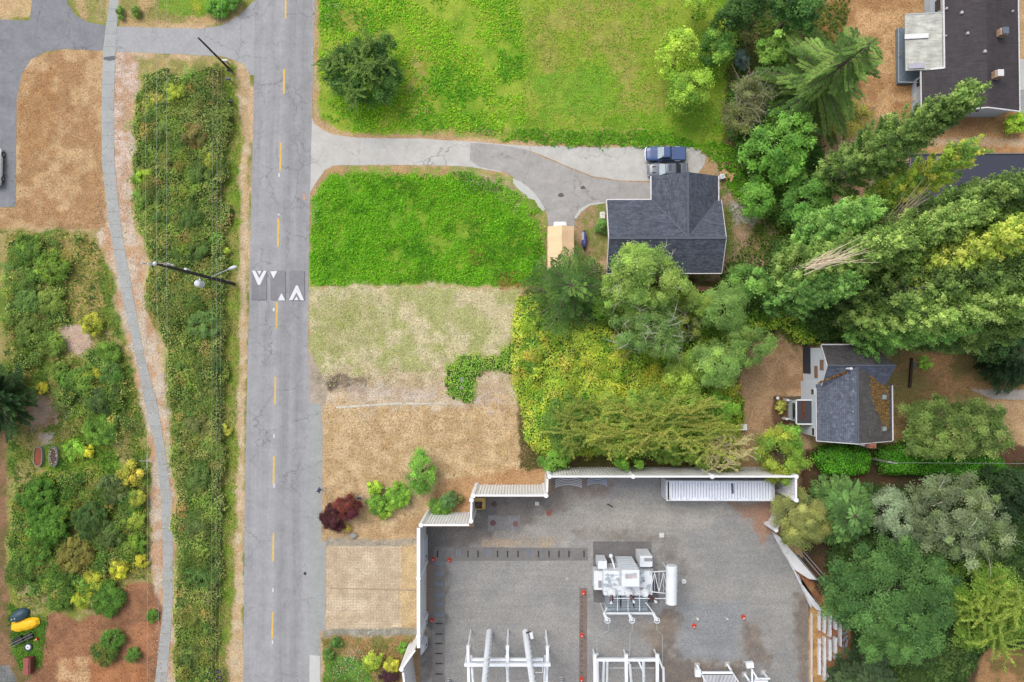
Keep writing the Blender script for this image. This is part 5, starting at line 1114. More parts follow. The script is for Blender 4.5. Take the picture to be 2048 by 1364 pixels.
tbox('control_cabinet', 1196,1214,1122,1138,.2,2.6); tbox('control_cabinet', 1188,1208,1142,1180,.1,1.8, TW); q = W(1200,1168,1.8); MB().box(q.x-.2,q.x+.2,q.y-.4,q.y+.4,1.8,1.83).build('nameplate', MATS['plate_grey'], t)
MB().ball(W(1222,1112,2.0), .25, 10).build('relief_valve', TW, t, smooth=True); MB().tube([W(1222,1112,2.0),W(1226,1125,2.0),W(1230,1140,2.4)], .1, 8).build('pipe', TW, t)
for k in range(4): a = W(1217+k*3,1128,1.8); MB().tube([a, a+Vector((.6,-.1,.2))], .03, 6).build('pipe', TG, t)
for k, (x0, x1) in enumerate(((1214,1240),(1243,1266),(1269,1293))):
    rad = MB(); a = W(x0,1193,2.4); b = W(x1,1218,2.4); nF = 9
    for i in range(nF): y = a.y+(b.y-a.y)*i/(nF-1); rad.box(a.x,b.x,y-.04,y+.04,.5,2.4)
    rad.box(a.x,b.x,b.y,a.y,2.32,2.4).box(a.x,b.x,b.y,a.y,.5,.58); rad.build('radiator', TG, t)
_g = random.Random(4)
for k in range(26):
    px_, py_ = (_g.uniform(1209,1242), _g.uniform(1145,1180)) if k % 2 else (_g.uniform(1281,1303), _g.uniform(1138,1180)); q = W(px_, py_, 3.2)
    if k % 3: MB().box(q.x-_g.uniform(.06,.22),q.x+_g.uniform(.06,.22),q.y-.1,q.y+.12,3.2,3.2+_g.uniform(.08,.3)).build('fitting', TG if k % 4 else MATS['plate_grey'], t, bevel=.01)
    else: MB().lathe(q, [(.12,0),(.12,.18),(.05,.2)], 12).build('hatch', TG, t)
for yy in (1150,1160,1170,1182): MB().bar(W(1209,yy,3.24), W(1242,yy,3.24), .05, .04).build('seam', TG, t)
for k in range(5): MB().tube([W(1282+k*3,1186,3.3), W(1282+k*3,1192,3.0), W(1284+k*2,1200,2.0)], .04, 6).build('pipe', TG, t)
q = W(1261,1148,5.42); MB().box(q.x-.5,q.x+.5,q.y-.05,q.y+.05,5.4,5.46).build('handle', TG, tw)
MB().obox(W(1262,1152,5.41), (1.3,.55,.02), .1).build('dirt_patch', mat('soot', S(196,186,184), .9, .3, 4, dirt=S(232,236,240)), tw)
tbox('tank_base', 1210,1296,1186,1222,.05,.4, TG)
# conservator on its truss
a = W(1343.5,1131,4.2); b = W(1342.5,1208,4.2); MB().tube([a, a.lerp(b,.015), a.lerp(b,.985), b], [.55,.62,.62,.55], 24).build('conservator', TW, t, smooth=False)
for s_, yy in ((-1,1145),(1,1184)):
    for z in (2.2,3.4): MB().bar(W(1300,yy-1,z), W(1343,yy+4*s_,z), .09).build('truss', TW, t)
for i in range(4): MB().bar(W(1300+i*9,1145 if i % 2 else 1184,3.4), W(1309+i*9,1184 if i % 2 else 1145,3.4), .06).bar(W(1300+i*9,1145,3.4),W(1300+i*9,1184,2.2),.05).build('truss_brace', TW, t)
for yy in (1145,1190): q = W(1338,yy,3.6); MB().bar((q.x,q.y,.0),(q.x,q.y,3.6), .14).build('leg', TW, t)
MB().tube([W(1226,1197,4.2),W(1332,1197,4.2)], .05, 6).build('pipe', TW, t)
q = W(1353,1160,4.2)
for yy in (1140,1150,1162,1180): q = W(1354,yy,4.2); MB().lathe(q-Vector((0,0,.1)), [(.1,0),(.1,.25)], 8).build('gauge', TG, t)
for (bx, by, tx, ty) in ((1224,1184,1222.5,1206),(1258,1184,1268,1204),(1290,1184,1312,1204)):
    b_ = W(bx,by,3.2); e_ = W(tx,ty,5.3); m_ = b_.lerp(e_,.38); bu = MB().lathe(b_, [(.55,0),(.5,.4),(.28,.75)], 18).build('bushing', TW, t)
    sh = MB(); N_ = 22; sh.tube([b_.lerp(e_, .40+.48*i/N_) for i in range(N_+1)], [.11 if i % 2 else .19 for i in range(N_+1)], 12); sh.build('insulator', BRNI, bu); MB().tube([b_.lerp(e_,.88), e_], .12, 10).ball(e_, .16, 8).build('terminal', PORC, bu)
# platform frame with posts
for z in (3.1,): 
    MB().bar(W(1209,1172,z),W(1209,1190,z),.08).bar(W(1209,1190,z),W(1300,1190,z),.08).bar(W(1235,1190,z),W(1235,1222,z),.08).bar(W(1279,1168,z),W(1279,1222,z),.09).bar(W(1256,1190,z),W(1256,1222,z),.06).build('frame', TW, t)
MB().bar(W(1212,1226,3.0),W(1310,1226,3.0),.16).bar(W(1212,1228,2.6),W(1310,1228,2.6),.12).build('arrester_beam', TW, t)
for q1, q2 in (((1214,1215),(1208,1226)),((1291,1204),(1306,1224))): MB().bar(W(*q1,3.0),W(*q2,3.0),.09).build('frame', TW, t)
for bx, ax_ in ((1208,1215),(1258,1264),(1306,1314)):
    s0 = W(bx,1226,3.1); s1 = W(ax_,1241,4.3); MB().tube([s0-Vector((0,0,3.0)), s0], .07, 8).build('leg', TW, t); ar = MB().tube([s0.lerp(s1,i/8) for i in range(9)], [.2 if i % 2 else .13 for i in range(9)], 12).build('arrester', TW, t)
    MB().ring(s1, .3, .05).bar(s1-Vector((.3,0,0)), s1+Vector((.3,0,0)), .04).bar(s1-Vector((0,.3,0)), s1+Vector((0,.3,0)), .04).ball(s1, .1, 8).build('corona_ring', TW, ar)
for pts in (((1217,1247),(1216.5,1262),(1194,1272),(1194,1312)),((1265,1247),(1264.5,1262),(1260,1268),(1259,1312)),((1313.5,1247),(1314,1261),(1325,1270),(1325,1330))):
    zs = (4.2,4.2,4.0,3.6); P = [W(x,y,z) for (x,y),z in zip(pts,zs)]; tag(MB().tube(P, .028, 6).build('busbar_wire', mat('wire_green', S(176,190,186), .4, .05, 3), None, fix=False), {1217:'left thin wire dropping from the transformer to the right steel frame',1265:'middle thin wire dropping from the transformer to the right steel frame',1313.5:'right thin wire dropping from the transformer to the right steel frame'}[pts[0][0]], 'wire', 'wires below the transformer')

# steel poles and frames at the bottom
SW = mat('steel_white', S(232,236,242,1.3), .45, .06, 1.0, dirt=S(206,208,214))
for base, top, lb in (((979,1264),(964,1420),'left thick white steel pole in the gravel yard'),((1051,1264),(1076,1440),'right thick white steel pole with a floodlight near its foot')):
    b_ = W(*base,0); e_ = W(*top,17.0 if base[0] == 979 else 18.5); t = thing('steel_pole', lb, 'steel pole', b_, 'steel poles in the gravel yard')
    MB().tube([b_, b_.lerp(e_,.5), e_], [.37,.33,.27], 20).build('pole', SW, t)
    for k in range(14): q = b_.lerp(e_, .03+k*.06); MB().bar(q+Vector((.2,.2,0)), q+Vector((.32,.42,0)), .04).build('climbing_step', BLK, t)
    if base[0] == 1051:
        q = W(1063,1271,3.0); MB().obox(q, (.34,.75,.14), R(12)).build('floodlight', WHITE, t); MB().bar(W(1052,1266,3.0), W(1062,1264,3.0), .12).build('bracket', BLK, t)
def frame(label, cols, beams, h_, extra=(), cat='gantry', wd=.26):
    b0_ = W(*cols[0],0); t = thing('switchyard_gantry', label, cat, b0_)
    for px, py in cols:
        b_ = W(px,py,0); MB().tube([b_, b_+Vector((0,0,h_))], wd/2, 10).build('column', SW, t); MB().box(b_.x-.3,b_.x+.3,b_.y-.3,b_.y+.3,0,.12).build('footing', mat('footing', S(190,188,184), .8, .1, 3), t)
        MB().lathe(b_+Vector((0,0,h_)), [(.1,0),(.16,.1),(.1,.2),(.16,.3),(.1,.4),(.16,.5),(.08,.7)], 10).build('insulator', PORC, t)
    for (a, b, z, w_) in beams:
        MB().bar(W(*a,z), W(*b,z), w_, w_*1.2).build('beam', SW, t)
        if b[1] > 1400: q = W(*b, z); MB().tube([(q.x, q.y+.2, 0), (q.x, q.y+.2, z)], .13, 10).build('column', SW, t); q = W(*a, z); MB().tube([(q.x, q.y-.2, 0), (q.x, q.y-.2, z)], .10, 10).build('column', SW, t)
    for (a, za, b, zb, r_) in extra: MB().tube([W(*a,za), W(*b,zb)], r_, 8).build('brace', SW, t)
    return t
frame('wide white steel frame carrying two crossbeams around the thick poles', ((937,1294),(1015,1294),(1095,1294)), (((929,1329),(1101,1329),5.2,.3),((943,1319),(1086,1319),4.2,.26),((936,1291),(940,1480),4.6,.28),((1015,1291),(1016,1480),4.6,.28),((1095,1291),(1090,1480),4.6,.28)), 4.0,
      (((943,1312),2.5,(946,1364),7,.13),((1012,1312),2.5,(1016,1364),7,.13),((1090,1312),2.5,(1089,1364),7,.13),((937,1290),4,(941,1272),1.5,.03),((1014,1290),4,(1013,1278),1.5,.02),((1094,1290),4,(1090,1272),1.5,.03),((1064,1345),5.5,(1085,1345),5.5,.03),((1085,1320),5.5,(1085,1345),5.5,.03)))
frame('white steel frame with three posts straight below the transformer', ((1189.5,1312),(1253,1312),(1314.5,1312)), (((1190,1319),(1314,1319),1.5,.3),((1189.5,1308),(1190,1480),1.6,.34),((1252,1308),(1253,1480),1.6,.34),((1314,1308),(1315,1480),1.6,.34)), 1.2,
      (((1195,1325),3,(1196,1380),8,.14),((1260,1330),3,(1264,1380),8,.14),((1318,1316),2,(1327,1342),4,.1),((1327,1335),4,(1328,1380),8,.14),((1208,1322),1.4,(1206,1380),7,.15),((1215,1322),1.4,(1214,1380),7,.12),((1277,1322),1.4,(1287,1345),3,.1),((1287,1322),1.4,(1288,1380),7,.16),((1218,1336),2,(1310,1336),2,.02),((1195,1308),1.4,(1190,1312),2,.16)))
t = frame('white slatted switchgear platform at the bottom edge right of the frames', ((1394,1330),(1454,1328)), (((1404,1345),(1465,1345),2.0,.2),((1394,1330),(1415,1372),1.4,.14),((1454,1328),(1482,1372),1.4,.14)), 1.0)
MB().obox(W(1395,1345,1.6), (.6,.8,.5)).build('cabinet', SW, t)
for k in range(24): MB().bar(W(1407+k*2.7,1350,2.0), W(1409+k*3.0,1400,2.0), .06, .05).build('slat', SW, t)
t = frame('small white box and gantry standing nearest the lower right steps', ((1489,1348),(1526,1344)), (((1510,1357),(1540,1357),2.0,.14),((1489,1347),(1505,1372),1.5,.14),((1503,1338),(1520,1366),1.8,.16),((1504,1338),(1504,1380),2.0,.16),((1508,1363),(1535,1363),2.0,.3)), 1.0)
MB().obox(W(1499,1329,1.8), (.8,.6,.5), .1).build('cabinet', SW, t); MB().tube([W(1487,1323,1.6), W(1493,1326,1.6)], .05, 6).build('pipe', mat('cream_pipe', S(220,214,196), .5, .05, 3), t)
c = W(1123,1356,0); t = thing('post_insulator', 'striped dark and white post insulator between the trench and frames', 'insulator', c)
for k in range(6): MB().lathe(c+Vector((0,-.0,.1+k*.22)), [(.1,0),(.2,.06),(.2,.09),(.1,.12)], 14).build('shed', BLK if k % 2 else PORC, t)
MB().tube([c, c+Vector((0,0,1.4))], .08, 8).build('core', PORC, t)
c = W(898,1358,0); t = thing('post_insulator', 'striped post insulator right of the west slab trench', 'insulator', c)
for k in range(6): MB().lathe(c+Vector((0,-.0,.1+k*.22)), [(.1,0),(.2,.06),(.2,.09),(.1,.12)], 14).build('shed', BLK if k % 2 else PORC, t)
MB().tube([c, c+Vector((0,0,1.4))], .08, 8).build('core', PORC, t)

# east retaining wall, ramp wall and peeling steps
PEEL = mat('peeling_white', S(238,238,240), .8, .05, 2.0, dirt=S(190,170,150)); 
t = thing('retaining_wall', 'diagonal white painted retaining wall between gravel yard and trees', 'wall', W(1552,1064,0))
def plate(pts, z, th, name, m_, par): MB().prism([W(*q,z)[:2] for q in pts], z-th, z).build(name, m_, par)
plate([(1549,1066),(1560,1074),(1598,1118),(1634,1160),(1618,1158),(1590,1140),(1570,1110)], .8, .8, 'wall_face', PEEL, t)
plate([(1598,1150),(1604,1168),(1622,1186),(1632,1200),(1646,1222),(1634,1220),(1622,1208),(1612,1190)], .9, .9, 'wall_face', PEEL, t)
MB().bar(W(1548,1070,.4), W(1590,1145,.4), .12, .3).bar(W(1590,1145,.4), W(1622,1214,.4), .12, .3).build('kerb', PEEL, t)
t = thing('track_rails', 'pair of grey rails and a dark strip running beside the diagonal wall', 'rails', W(1600,1110,0))
for o_ in (0, 9, 15): MB().bar(W(1592+o_,1108-o_*.35,.35), W(1636+o_*1.1,1160-o_*.3,.35), .07, .1).build('rail', GALV, t)
plate([(1592,1113),(1598,1110),(1636,1158),(1636,1168)], .2, .15, 'dark_strip', mat('dark_strip', S(54,58,64), .8, .1, 2), t)
g_ = 'peeling white terrace strips'
for k, (x, spans) in enumerate(((1639.5,[(1222,1262),(1278,1352)]),(1650,[(1222,1270),(1275,1364)]),(1661,[(1226,1276),(1280,1325),(1345,1400)]),(1672,[(1236,1262),(1276,1310),(1314,1322)]),(1683,[(1240,1296)]))):
    a0 = W(x,spans[0][0],0); t = thing('terrace_strip', ['first','second','third','fourth','last'][k]+' peeling white strip counted from the gravel yard', 'terrace strip', a0, g_)
    for (y0, y1) in spans:
        ys_ = np.arange(y0, y1, 3.0); wv = 2.9 if k < 4 else 1.0
        Lp = [(x-wv*(.45+.75*float(vn(y, k*9., 3.2, 3))), y) for y in ys_]; Rp = [(x+wv*(.45+.75*float(vn(y, k*9.+4, 3.2, 5))), y) for y in ys_]
        plate(Lp+Rp[::-1], .3+.12*k, .3+.12*k, 'strip', PEEL, t)
MB_k = MB().bar(W(1623,1226,.15), W(1623,1500,.15), .1, .3).build('kerb', PEEL, None); tag(MB_k, 'long low white kerb edging the east side of the gravel yard', 'kerb')
t = thing('scrap_pile', 'tangle of grey metal scrap right of the terrace strips under the conifer', 'scrap', W(1690,1260,0))
for k in range(7): a = W(1687+k % 3*3,1236+k*10,.3); MB().obox(a, (.25,.9,.12), .4+k*.5, (0,.2,0)).build('piece', mat('scrap_metal', S(150,156,168), .5, .3, 4), t)

# ================================================================ SOUTH WEST GARDEN THINGS
c = W(42,1229,0); t = thing('domed_tent', 'dark teal domed cover beside the yellow cover', 'cover', c); TEAL = mat('teal_cover', S(50,78,92), .5, .1, 2)
M_ = Matrix.Rotation(R(28), 3, 'Z'); d = MB().ball((0,0,0), 1, 20, (1.22,.72,.8)); d.v = [tuple(M_ @ Vector((x,y,max(z,-.05)))+c) for x,y,z in d.v]; d.build('shell', TEAL, t, smooth=True)
MB().ring(c+Vector((-.35,-.25,.75)), .33, .03).build('rim', mat('teal_rim', S(88,116,130), .4, .05, 3), t); MB().ball(c+Vector((-.5,-.3,.76)), .07, 6).ball(c+Vector((-.18,-.22,.78)), .07, 6).build('clip', WHITE, t)
c = W(52,1249,0); t = thing('boat_cover', 'bright yellow lozenge shaped cover lying on the grass', 'cover', c); YC = mat('yellow_cover', S(255,200,10), .6, .05, 1.5, dirt=S(226,150,0))
o_ = [(-1.62,-.55),(-1.58,.25),(-.7,.45),(.1,.72),(1.0,.86),(1.6,.78),(1.72,.2),(1.2,-.25),(.4,-.6),(-.1,-.62),(-.6,-.78),(-1.1,-.74)]
n = len(o_); V = [(c.x+x,c.y+y,.12) for x,y in o_]+[(c.x+x*.86,c.y+y*.8,.42) for x,y in o_]+[(c.x+x*.4,c.y+y*.3,.60) for x,y in o_]
MB().add(V, [(i,(i+1)%n,(i+1)%n+n,i+n) for i in range(n)]+[(i+n,(i+1)%n+n,(i+1)%n+2*n,i+2*n) for i in range(n)]+[tuple(range(2*n,3*n)), tuple(range(n))[::-1]]).build('shell', YC, t)
MB().tube([(c.x+x,c.y+y,.12) for x,y in o_+o_[:1]], .04, 6).build('hem', YC, t)
c = W(50,1276,0); t = thing('garden_cart', 'black garden cart with long pale handles below the yellow cover', 'cart', c)
MB().obox(c+Vector((-.55,-.1,.3)), (.95,.6,.4), R(30), taper=1.2).obox(c+Vector((.65,.3,.3)), (.8,.55,.35), R(30), taper=1.2).build('tub', BLK, t)
for o in (0,.35): MB().tube([c+Vector((-1.5,-.95+o,.5)), c+Vector((1.35,.45+o,.6))], .025, 6).build('handle', WOODG, t)
w_ = MB().ring((0,0,0), .2, .06, 14, 6); w_.v = [(c.x-.9+z, c.y-.3+x, .22+y) for x,y,z in w_.v]; w_.build('wheel', TYRE, t)
c = W(73,1278,0); t = thing('traffic_cone', 'small faded orange cone lying beside the black cart', 'traffic cone', c); w_ = MB().lathe((0,0,0), [(.16,0),(.03,.55)], 14); w_.v = [(c.x+.25-z*.9, c.y+.08+y-z*.35, .16+x) for x,y,z in w_.v]; w_.build('cone', mat('faded_orange', S(226,160,130), .7, .08, 4), t); MB().obox(c+Vector((.27,.1,.16)), (.05,.38,.36), .3).build('base', ORG, t)
c = W(58,1293,0); t = thing('spare_wheel', 'small white rimmed wheel lying flat on the grass', 'wheel', c); MB().ring(c+Vector((0,0,.12)), .38, .11, 20, 8).build('tyre', mat('dull_tyre', S(64,82,86), .8, .1, 4), t); MB().lathe(c+Vector((0,0,.08)), [(.3,0),(.3,.1),(.12,.14)], 18).build('rim', WHITE, t); MB().lathe(c+Vector((0,0,.22)), [(.06,0),(.06,.03)], 10).build('hub', BLK, t)
c = W(63,1327,0); t = thing('red_chest', 'brick red wooden chest standing on the grass near the mulch', 'chest', c); RD_ = mat('red_wood', S(160,88,76), .7, .08, 3)
MB().box(c.x-.36,c.x+.4,c.y-.92,c.y+.92,0,.75).build('body', mat('red_wood_dark', S(124,66,58), .7, .08, 3), t); MB().box(c.x-.42,c.x+.22,c.y-.98,c.y+.98,.75,.81).build('lid', RD_, t, bevel=.01); MB().bar((c.x+.2,c.y-.1,.8),(c.x+.2,c.y+.1,.8),.04).build('handle', BLK, t)
for px, lb, m_ in ((80.5,'raised oval garden bed filled with red brown bark','bark'),(111,'raised oval garden bed with pale stones around dark soil','stone')):
    c = W(px,912,0); t = thing('raised_bed', lb, 'garden bed', c, 'raised oval garden beds'); V = []; n = 28
    prof = [(math.copysign(abs(math.cos(a))**.7,math.cos(a))*.52, math.copysign(abs(math.sin(a))**.8,math.sin(a))*1.15) for a in np.linspace(0,2*math.pi,n+1)[:-1]]
    V = [(c.x+x,c.y+y,0) for x,y in prof]+[(c.x+x,c.y+y,.45) for x,y in prof]+[(c.x+x*.9,c.y+y*.95,.45) for x,y in prof]+[(c.x+x*.9,c.y+y*.95,.3) for x,y in prof]
    MB().add(V, [(k*n+i,k*n+(i+1)%n,(k+1)*n+(i+1)%n,(k+1)*n+i) for k in range(3) for i in range(n)]).build('rim', mat('bed_metal', S(150,160,152), .6, .1, 3), t)
    MB().add([(c.x+x*.89,c.y+y*.94,.36) for x,y in prof], [tuple(range(n))]).build('soil', mat('bed_'+m_, S(148,84,60) if m_ == 'bark' else S(96,76,70), .95, .35, 5), t)
    if m_ == 'stone':
        for k in range(26): a = RNG.random()*6.28; MB().ball((c.x+.38*math.cos(a),c.y+.95*math.sin(a),.38), RNG.uniform(.05,.11), 6).build('pebble', mat('pebble', S(206,190,160), .8, .15, 5), t)
c = W(297,921,0); t = thing('fence_stake', 'thin pale crossed stakes beside the footpath', 'stake', c); MB().bar(c+Vector((-.9,.02,.4)), c+Vector((.5,-.02,.4)), .04).bar(c+Vector((0,.8,.35)), c+Vector((0,-1.0,.35)), .03).build('stake', GALV, t)
c = W(923,775,0); t = thing('grey_stump', 'small pale grey stump in the weeds on the bare lot', 'stump', c); MB().lathe(c, [(.3,0),(.24,.25),(.2,.4)], 12).ball(c+Vector((.1,.9,.15)), .3, 8, (1,1.4,.6)).build('wood', WOODG, t)
c = W(707,1071,0); t = thing('boulder', 'small grey boulder north of the paver pad', 'boulder', c); bb = MB().ball((0,0,0), .42, 12, (1.3,.8,.7)); bb.v = [(c.x+x*(1+.2*math.sin(7*y)),c.y+y*(1+.2*math.cos(5*x)),max(0,.15+z)) for x,y,z in bb.v]; bb.build('rock', mat('boulder_grey', S(168,164,156), .9, .15, 3), t)

# ================================================================ VEGETATION
# ---- low cover: countless small plants
BARE = [[(118,652),(168,645),(194,690),(162,714),(126,702)],[(40,796),(104,794),(108,846),(62,856),(36,836)],[(76,862),(110,862),(110,898),(82,898)],[(122,478),(150,474),(150,510),(124,510)]]
def sample_poly(poly, n_m2, soft=6, wav=8):
    A = np.array(poly, float); x, y = Wn(A[:,0], A[:,1], 0.0)
    lo = (x.min(), y.min()); hi = (x.max(), y.max()); n = int((hi[0]-lo[0])*(hi[1]-lo[1])*n_m2)
    X = RNG.uniform(lo[0], hi[0], n); Y = RNG.uniform(lo[1], hi[1], n); px, py = Pn(X, Y, 0.0)
    wx = fbm(X, Y, 2.6, 41, 3)-.5; wy = fbm(X, Y, 2.6, 57, 3)-.5
    d = sdist(px+wx*wav*2.2, py+wy*wav*2.2, poly)+(fbm(X, Y, .55, 61, 2)-.5)*soft*2
    k = d > RNG.uniform(-soft*.4, soft*.6, n)
    for bp in BARE: k &= ~(sdist(px+wx*14, py+wy*14, bp)+RNG.normal(size=n)*7 > 0)
    return X[k], Y[k], d[k]/PXM
def cover(name, label, cat, poly, n_m2, size, cols, h=.12, tilt=.5, kind='stuff', soft=6, wav=8, thin=None, k=1.25, patch=1.6, seed=0, asp=.62, jit=.14):
    X, Y, d = sample_poly(poly, n_m2, soft, wav)
    if thin: q = fbm(X, Y, thin[0], 300+seed, 4) > thin[1]+RNG.normal(size=len(X))*.05; X, Y, d = X[q], Y[q], d[q]
    if 'grass' in name: asp = .30; size = (size[0]*1.25, size[1]*1.45)
    n = len(X); hh = h*(.3+.7*fbm(X, Y, 1.1, 77+seed, 3))*RNG.uniform(.3, 1, n)+.01
    A = np.array([S(*c, k*1.36) for c in cols]); A = desat(A, .22)*1.04 if 'dry' in name or 'mulch' in name else A; t = fbm(X, Y, patch, 200+seed, 4)+RNG.normal(size=n)*.07
    i = np.clip(((t-.3)/.4*len(cols)).astype(int), 0, len(cols)-1)
    C = A[i]*(1+RNG.normal(size=(n, 1))*jit).clip(.5, 1.6)
    V = leaves(np.stack([X, Y, hh], 1), RNG.normal(size=(n, 3))*tilt+np.array([0, 0, 1]), RNG.uniform(*size, n), asp)
    o = quads_obj(name, V, C, FOL); tag(o, label, cat, kind=kind); return o
GL = [(92,150,26),(118,172,36),(104,164,30),(138,184,48),(112,168,32)]
cover('meadow_plants', 'bright green low weeds covering the lot north of the driveway', 'weeds', [(640,-60),(1040,-60),(1050,280),(900,266),(760,262),(684,258),(652,238),(640,160)], 46, (.16,.34), [(96,158,34),(118,180,36),(144,198,40),(174,196,58),(126,188,38),(150,200,44)], .25, patch=3.0, thin=(2.2,.40), seed=1)
cover('meadow_grass', 'mottled olive and green grass east part of the northern lot', 'grass', [(1030,-60),(1520,-60),(1480,60),(1480,330),(1420,296),(1290,286),(1120,286),(1040,284)], 40, (.10,.24), [(128,172,42),(156,178,66),(178,168,92),(124,180,42),(104,170,38),(150,190,48)], .15, patch=3.2, thin=(2.0,.40), seed=2)
cover('verge_weeds', 'bright broad leaved weeds along the north edge of the driveway', 'weeds', [(1040,258),(1290,262),(1400,280),(1480,300),(1510,380),(1500,440),(1440,344),(1412,312),(1395,293),(1290,291),(1120,290),(1000,282)], 60, (.16,.34), [(84,144,30),(106,164,34),(124,176,40),(96,154,34)], .35, seed=3)
cover('bramble_patch', 'dense bright green bramble patch south of the driveway', 'brambles', [(628,400),(668,344),(900,344),(990,356),(1086,430),(1090,520),(1074,570),(620,570)], 110, (.11,.27), [(86,146,28),(106,168,30),(124,186,36),(136,192,44),(112,176,32)], .45, patch=2.4, thin=(1.6,.33), seed=4, soft=10, wav=12, jit=.18)
cover('meadow_grass', 'pale straw coloured meadow grass with white seed heads', 'grass', [(618,574),(1040,580),(1030,700),(960,740),(880,775),(630,770)], 46, (.07,.17), [(158,168,100),(204,196,150),(222,214,176),(184,184,126),(228,222,194),(166,176,102),(206,186,150)], .10, patch=1.2, seed=5, jit=.2, k=1.1, soft=16, wav=18)
cover('dry_grass', 'patchy dry tufts on the bare lot beside the road', 'grass', [(622,735),(1050,735),(1060,930),(900,960),(650,860)], 26, (.06,.15), [(176,146,106),(206,180,140),(150,146,90),(222,200,168),(190,160,120)], .06, patch=1.0, seed=6, thin=(1.8,.42), jit=.2, k=1.1)
cover('dry_grass', 'golden dry lawn with darker tufts north of the substation', 'grass', [(650,815),(1060,820),(1095,930),(1090,968),(940,968),(938,1035),(835,1030),(835,1080),(650,1080)], 34, (.06,.16), [(196,156,96),(216,178,120),(160,128,78),(206,168,110),(146,126,70),(222,190,134)], .07, patch=.8, seed=7, jit=.22, k=1.08, soft=16, wav=18)
cover('dry_grass', 'brown mown dry lawn left of the footpath', 'grass', [(100,104),(204,110),(200,220),(203,330),(214,456),(-40,456),(-40,420),(34,416),(36,200),(60,130)], 34, (.06,.15), [(168,122,76),(214,174,124),(186,142,94),(224,186,138),(176,132,86),(206,164,112)], .05, patch=1.5, seed=8, jit=.16, k=1.1)
cover('verge_grass', 'strip of bright grass between the bramble thicket and the road', 'grass', [(436,124),(474,132),(478,260),(478,560),(474,900),(466,1200),(456,1400),(425,1400),(440,700),(432,300)], 40, (.10,.24), [(104,148,40),(130,160,56),(156,160,80),(118,150,46),(176,166,104),(160,150,86)], .2, patch=1.6, seed=9)
cover('wild_weeds', 'mixed weeds and grasses of the wild garden west of the footpath', 'weeds', [(-60,464),(188,462),(220,560),(250,700),(280,800),(298,920),(304,1150),(260,1165),(235,1200),(110,1225),(24,1210),(14,900),(10,460)], 50, (.10,.28), [(80,118,40),(112,146,50),(146,150,66),(176,160,90),(96,132,44),(130,150,58),(70,108,40)], .30, patch=1.8, seed=10, thin=(1.3,.36), jit=.18)
cover('corner_weeds', 'green weeds on the grass corner at the bottom left', 'weeds', [(14,1205),(100,1235),(88,1335),(50,1348),(20,1300)], 60, (.10,.24), [(62,110,30),(84,130,40),(104,144,44)], .15, seed=11)
cover('dry_grass', 'tan grass on the little island north of the side road', 'grass', [(240,-40),(500,-40),(480,20),(425,46),(240,44)], 30, (.07,.18), [(190,150,100),(140,146,70),(206,170,116),(110,146,50)], .08, patch=1.4, seed=12, thin=(1.2,.42))
cover('dry_grass', 'dry grass on the wedge shaped island between lot and footpath', 'grass', [(140,-40),(212,-40),(210,42),(168,36),(142,8)], 30, (.07,.18), [(150,146,80),(120,132,60),(196,164,110)], .08, patch=1.2, seed=13, thin=(1.2,.42))
cover('dry_grass', 'orange brown dry lawn west of the brown roofed house', 'grass', [(1640,-60),(1850,-60),(1840,240),(1760,290),(1690,260),(1700,120)], 32, (.06,.16), [(200,152,98),(172,124,74),(216,174,122),(156,132,74)], .06, patch=1.3, seed=14, jit=.18, k=1.1)
cover('dry_grass', 'brown leaf strewn lawn west of the slate house', 'grass', [(1480,690),(1560,668),(1604,715),(1602,780),(1545,800),(1545,880),(1490,880)], 34, (.06,.15), [(168,124,82),(184,142,98),(148,108,70),(196,156,112)], .05, patch=1.6, seed=15, jit=.2, k=1.1)
cover('dry_grass', 'brown and green lawn behind the slate house', 'grass', [(1790,690),(2100,680),(2100,780),(1900,790),(1800,860)], 34, (.06,.16), [(170,118,66),(150,110,60),(130,124,54),(186,138,84)], .06, patch=2.2, seed=16, jit=.18, k=1.1)
cover('ground_weeds', 'weeds and bare soil east of the shingle house', 'weeds', [(1440,300),(1540,330),(1580,480),(1500,590),(1430,560),(1445,420)], 34, (.10,.24), [(110,146,52),(86,126,44),(140,150,70),(160,140,90)], .15, patch=1.2, seed=17, thin=(1.1,.48))
cover('bark_mulch', 'orange brown bark mulch spread at the bottom left', 'mulch', [(85,1262),(160,1240),(235,1205),(265,1168),(305,1168),(326,1220),(330,1400),(60,1400)], 60, (.06,.18), [(150,98,64),(176,116,74),(128,86,58),(196,138,94),(206,160,116)], .06, patch=1.4, seed=18, asp=.3, jit=.25, k=1.05)
cover('wild_flowers', 'weeds with small white flowers at the bottom beside the yard wall', 'weeds', [(646,1275),(832,1275),(800,1340),(806,1420),(646,1420)], 44, (.08,.24), [(120,140,60),(70,122,40),(150,130,70),(96,140,50),(176,140,96)], .25, patch=1.4, seed=19, thin=(1.0,.40))
cover('path_verge_weeds', 'thin dry weeds on the pebbly verge of the footpath', 'weeds', [(232,110),(290,120),(272,260),(266,400),(280,470),(300,640),(330,760),(348,900),(350,1364),(300,1364),(296,930),(256,740),(222,560),(190,460)], 26, (.06,.16), [(206,176,140),(226,206,190),(150,150,90),(186,150,110),(236,222,210)], .06, patch=.8, seed=20, thin=(.9,.44), jit=.2, k=1.1)
cover('verge_grass', 'straw coloured verge grass between the road and the northern lots', 'grass', [(620,-40),(650,-40),(645,240),(632,236),(628,100)], 30, (.06,.16), [(176,160,100),(196,170,116),(150,156,80)], .07, patch=1.0, seed=21)
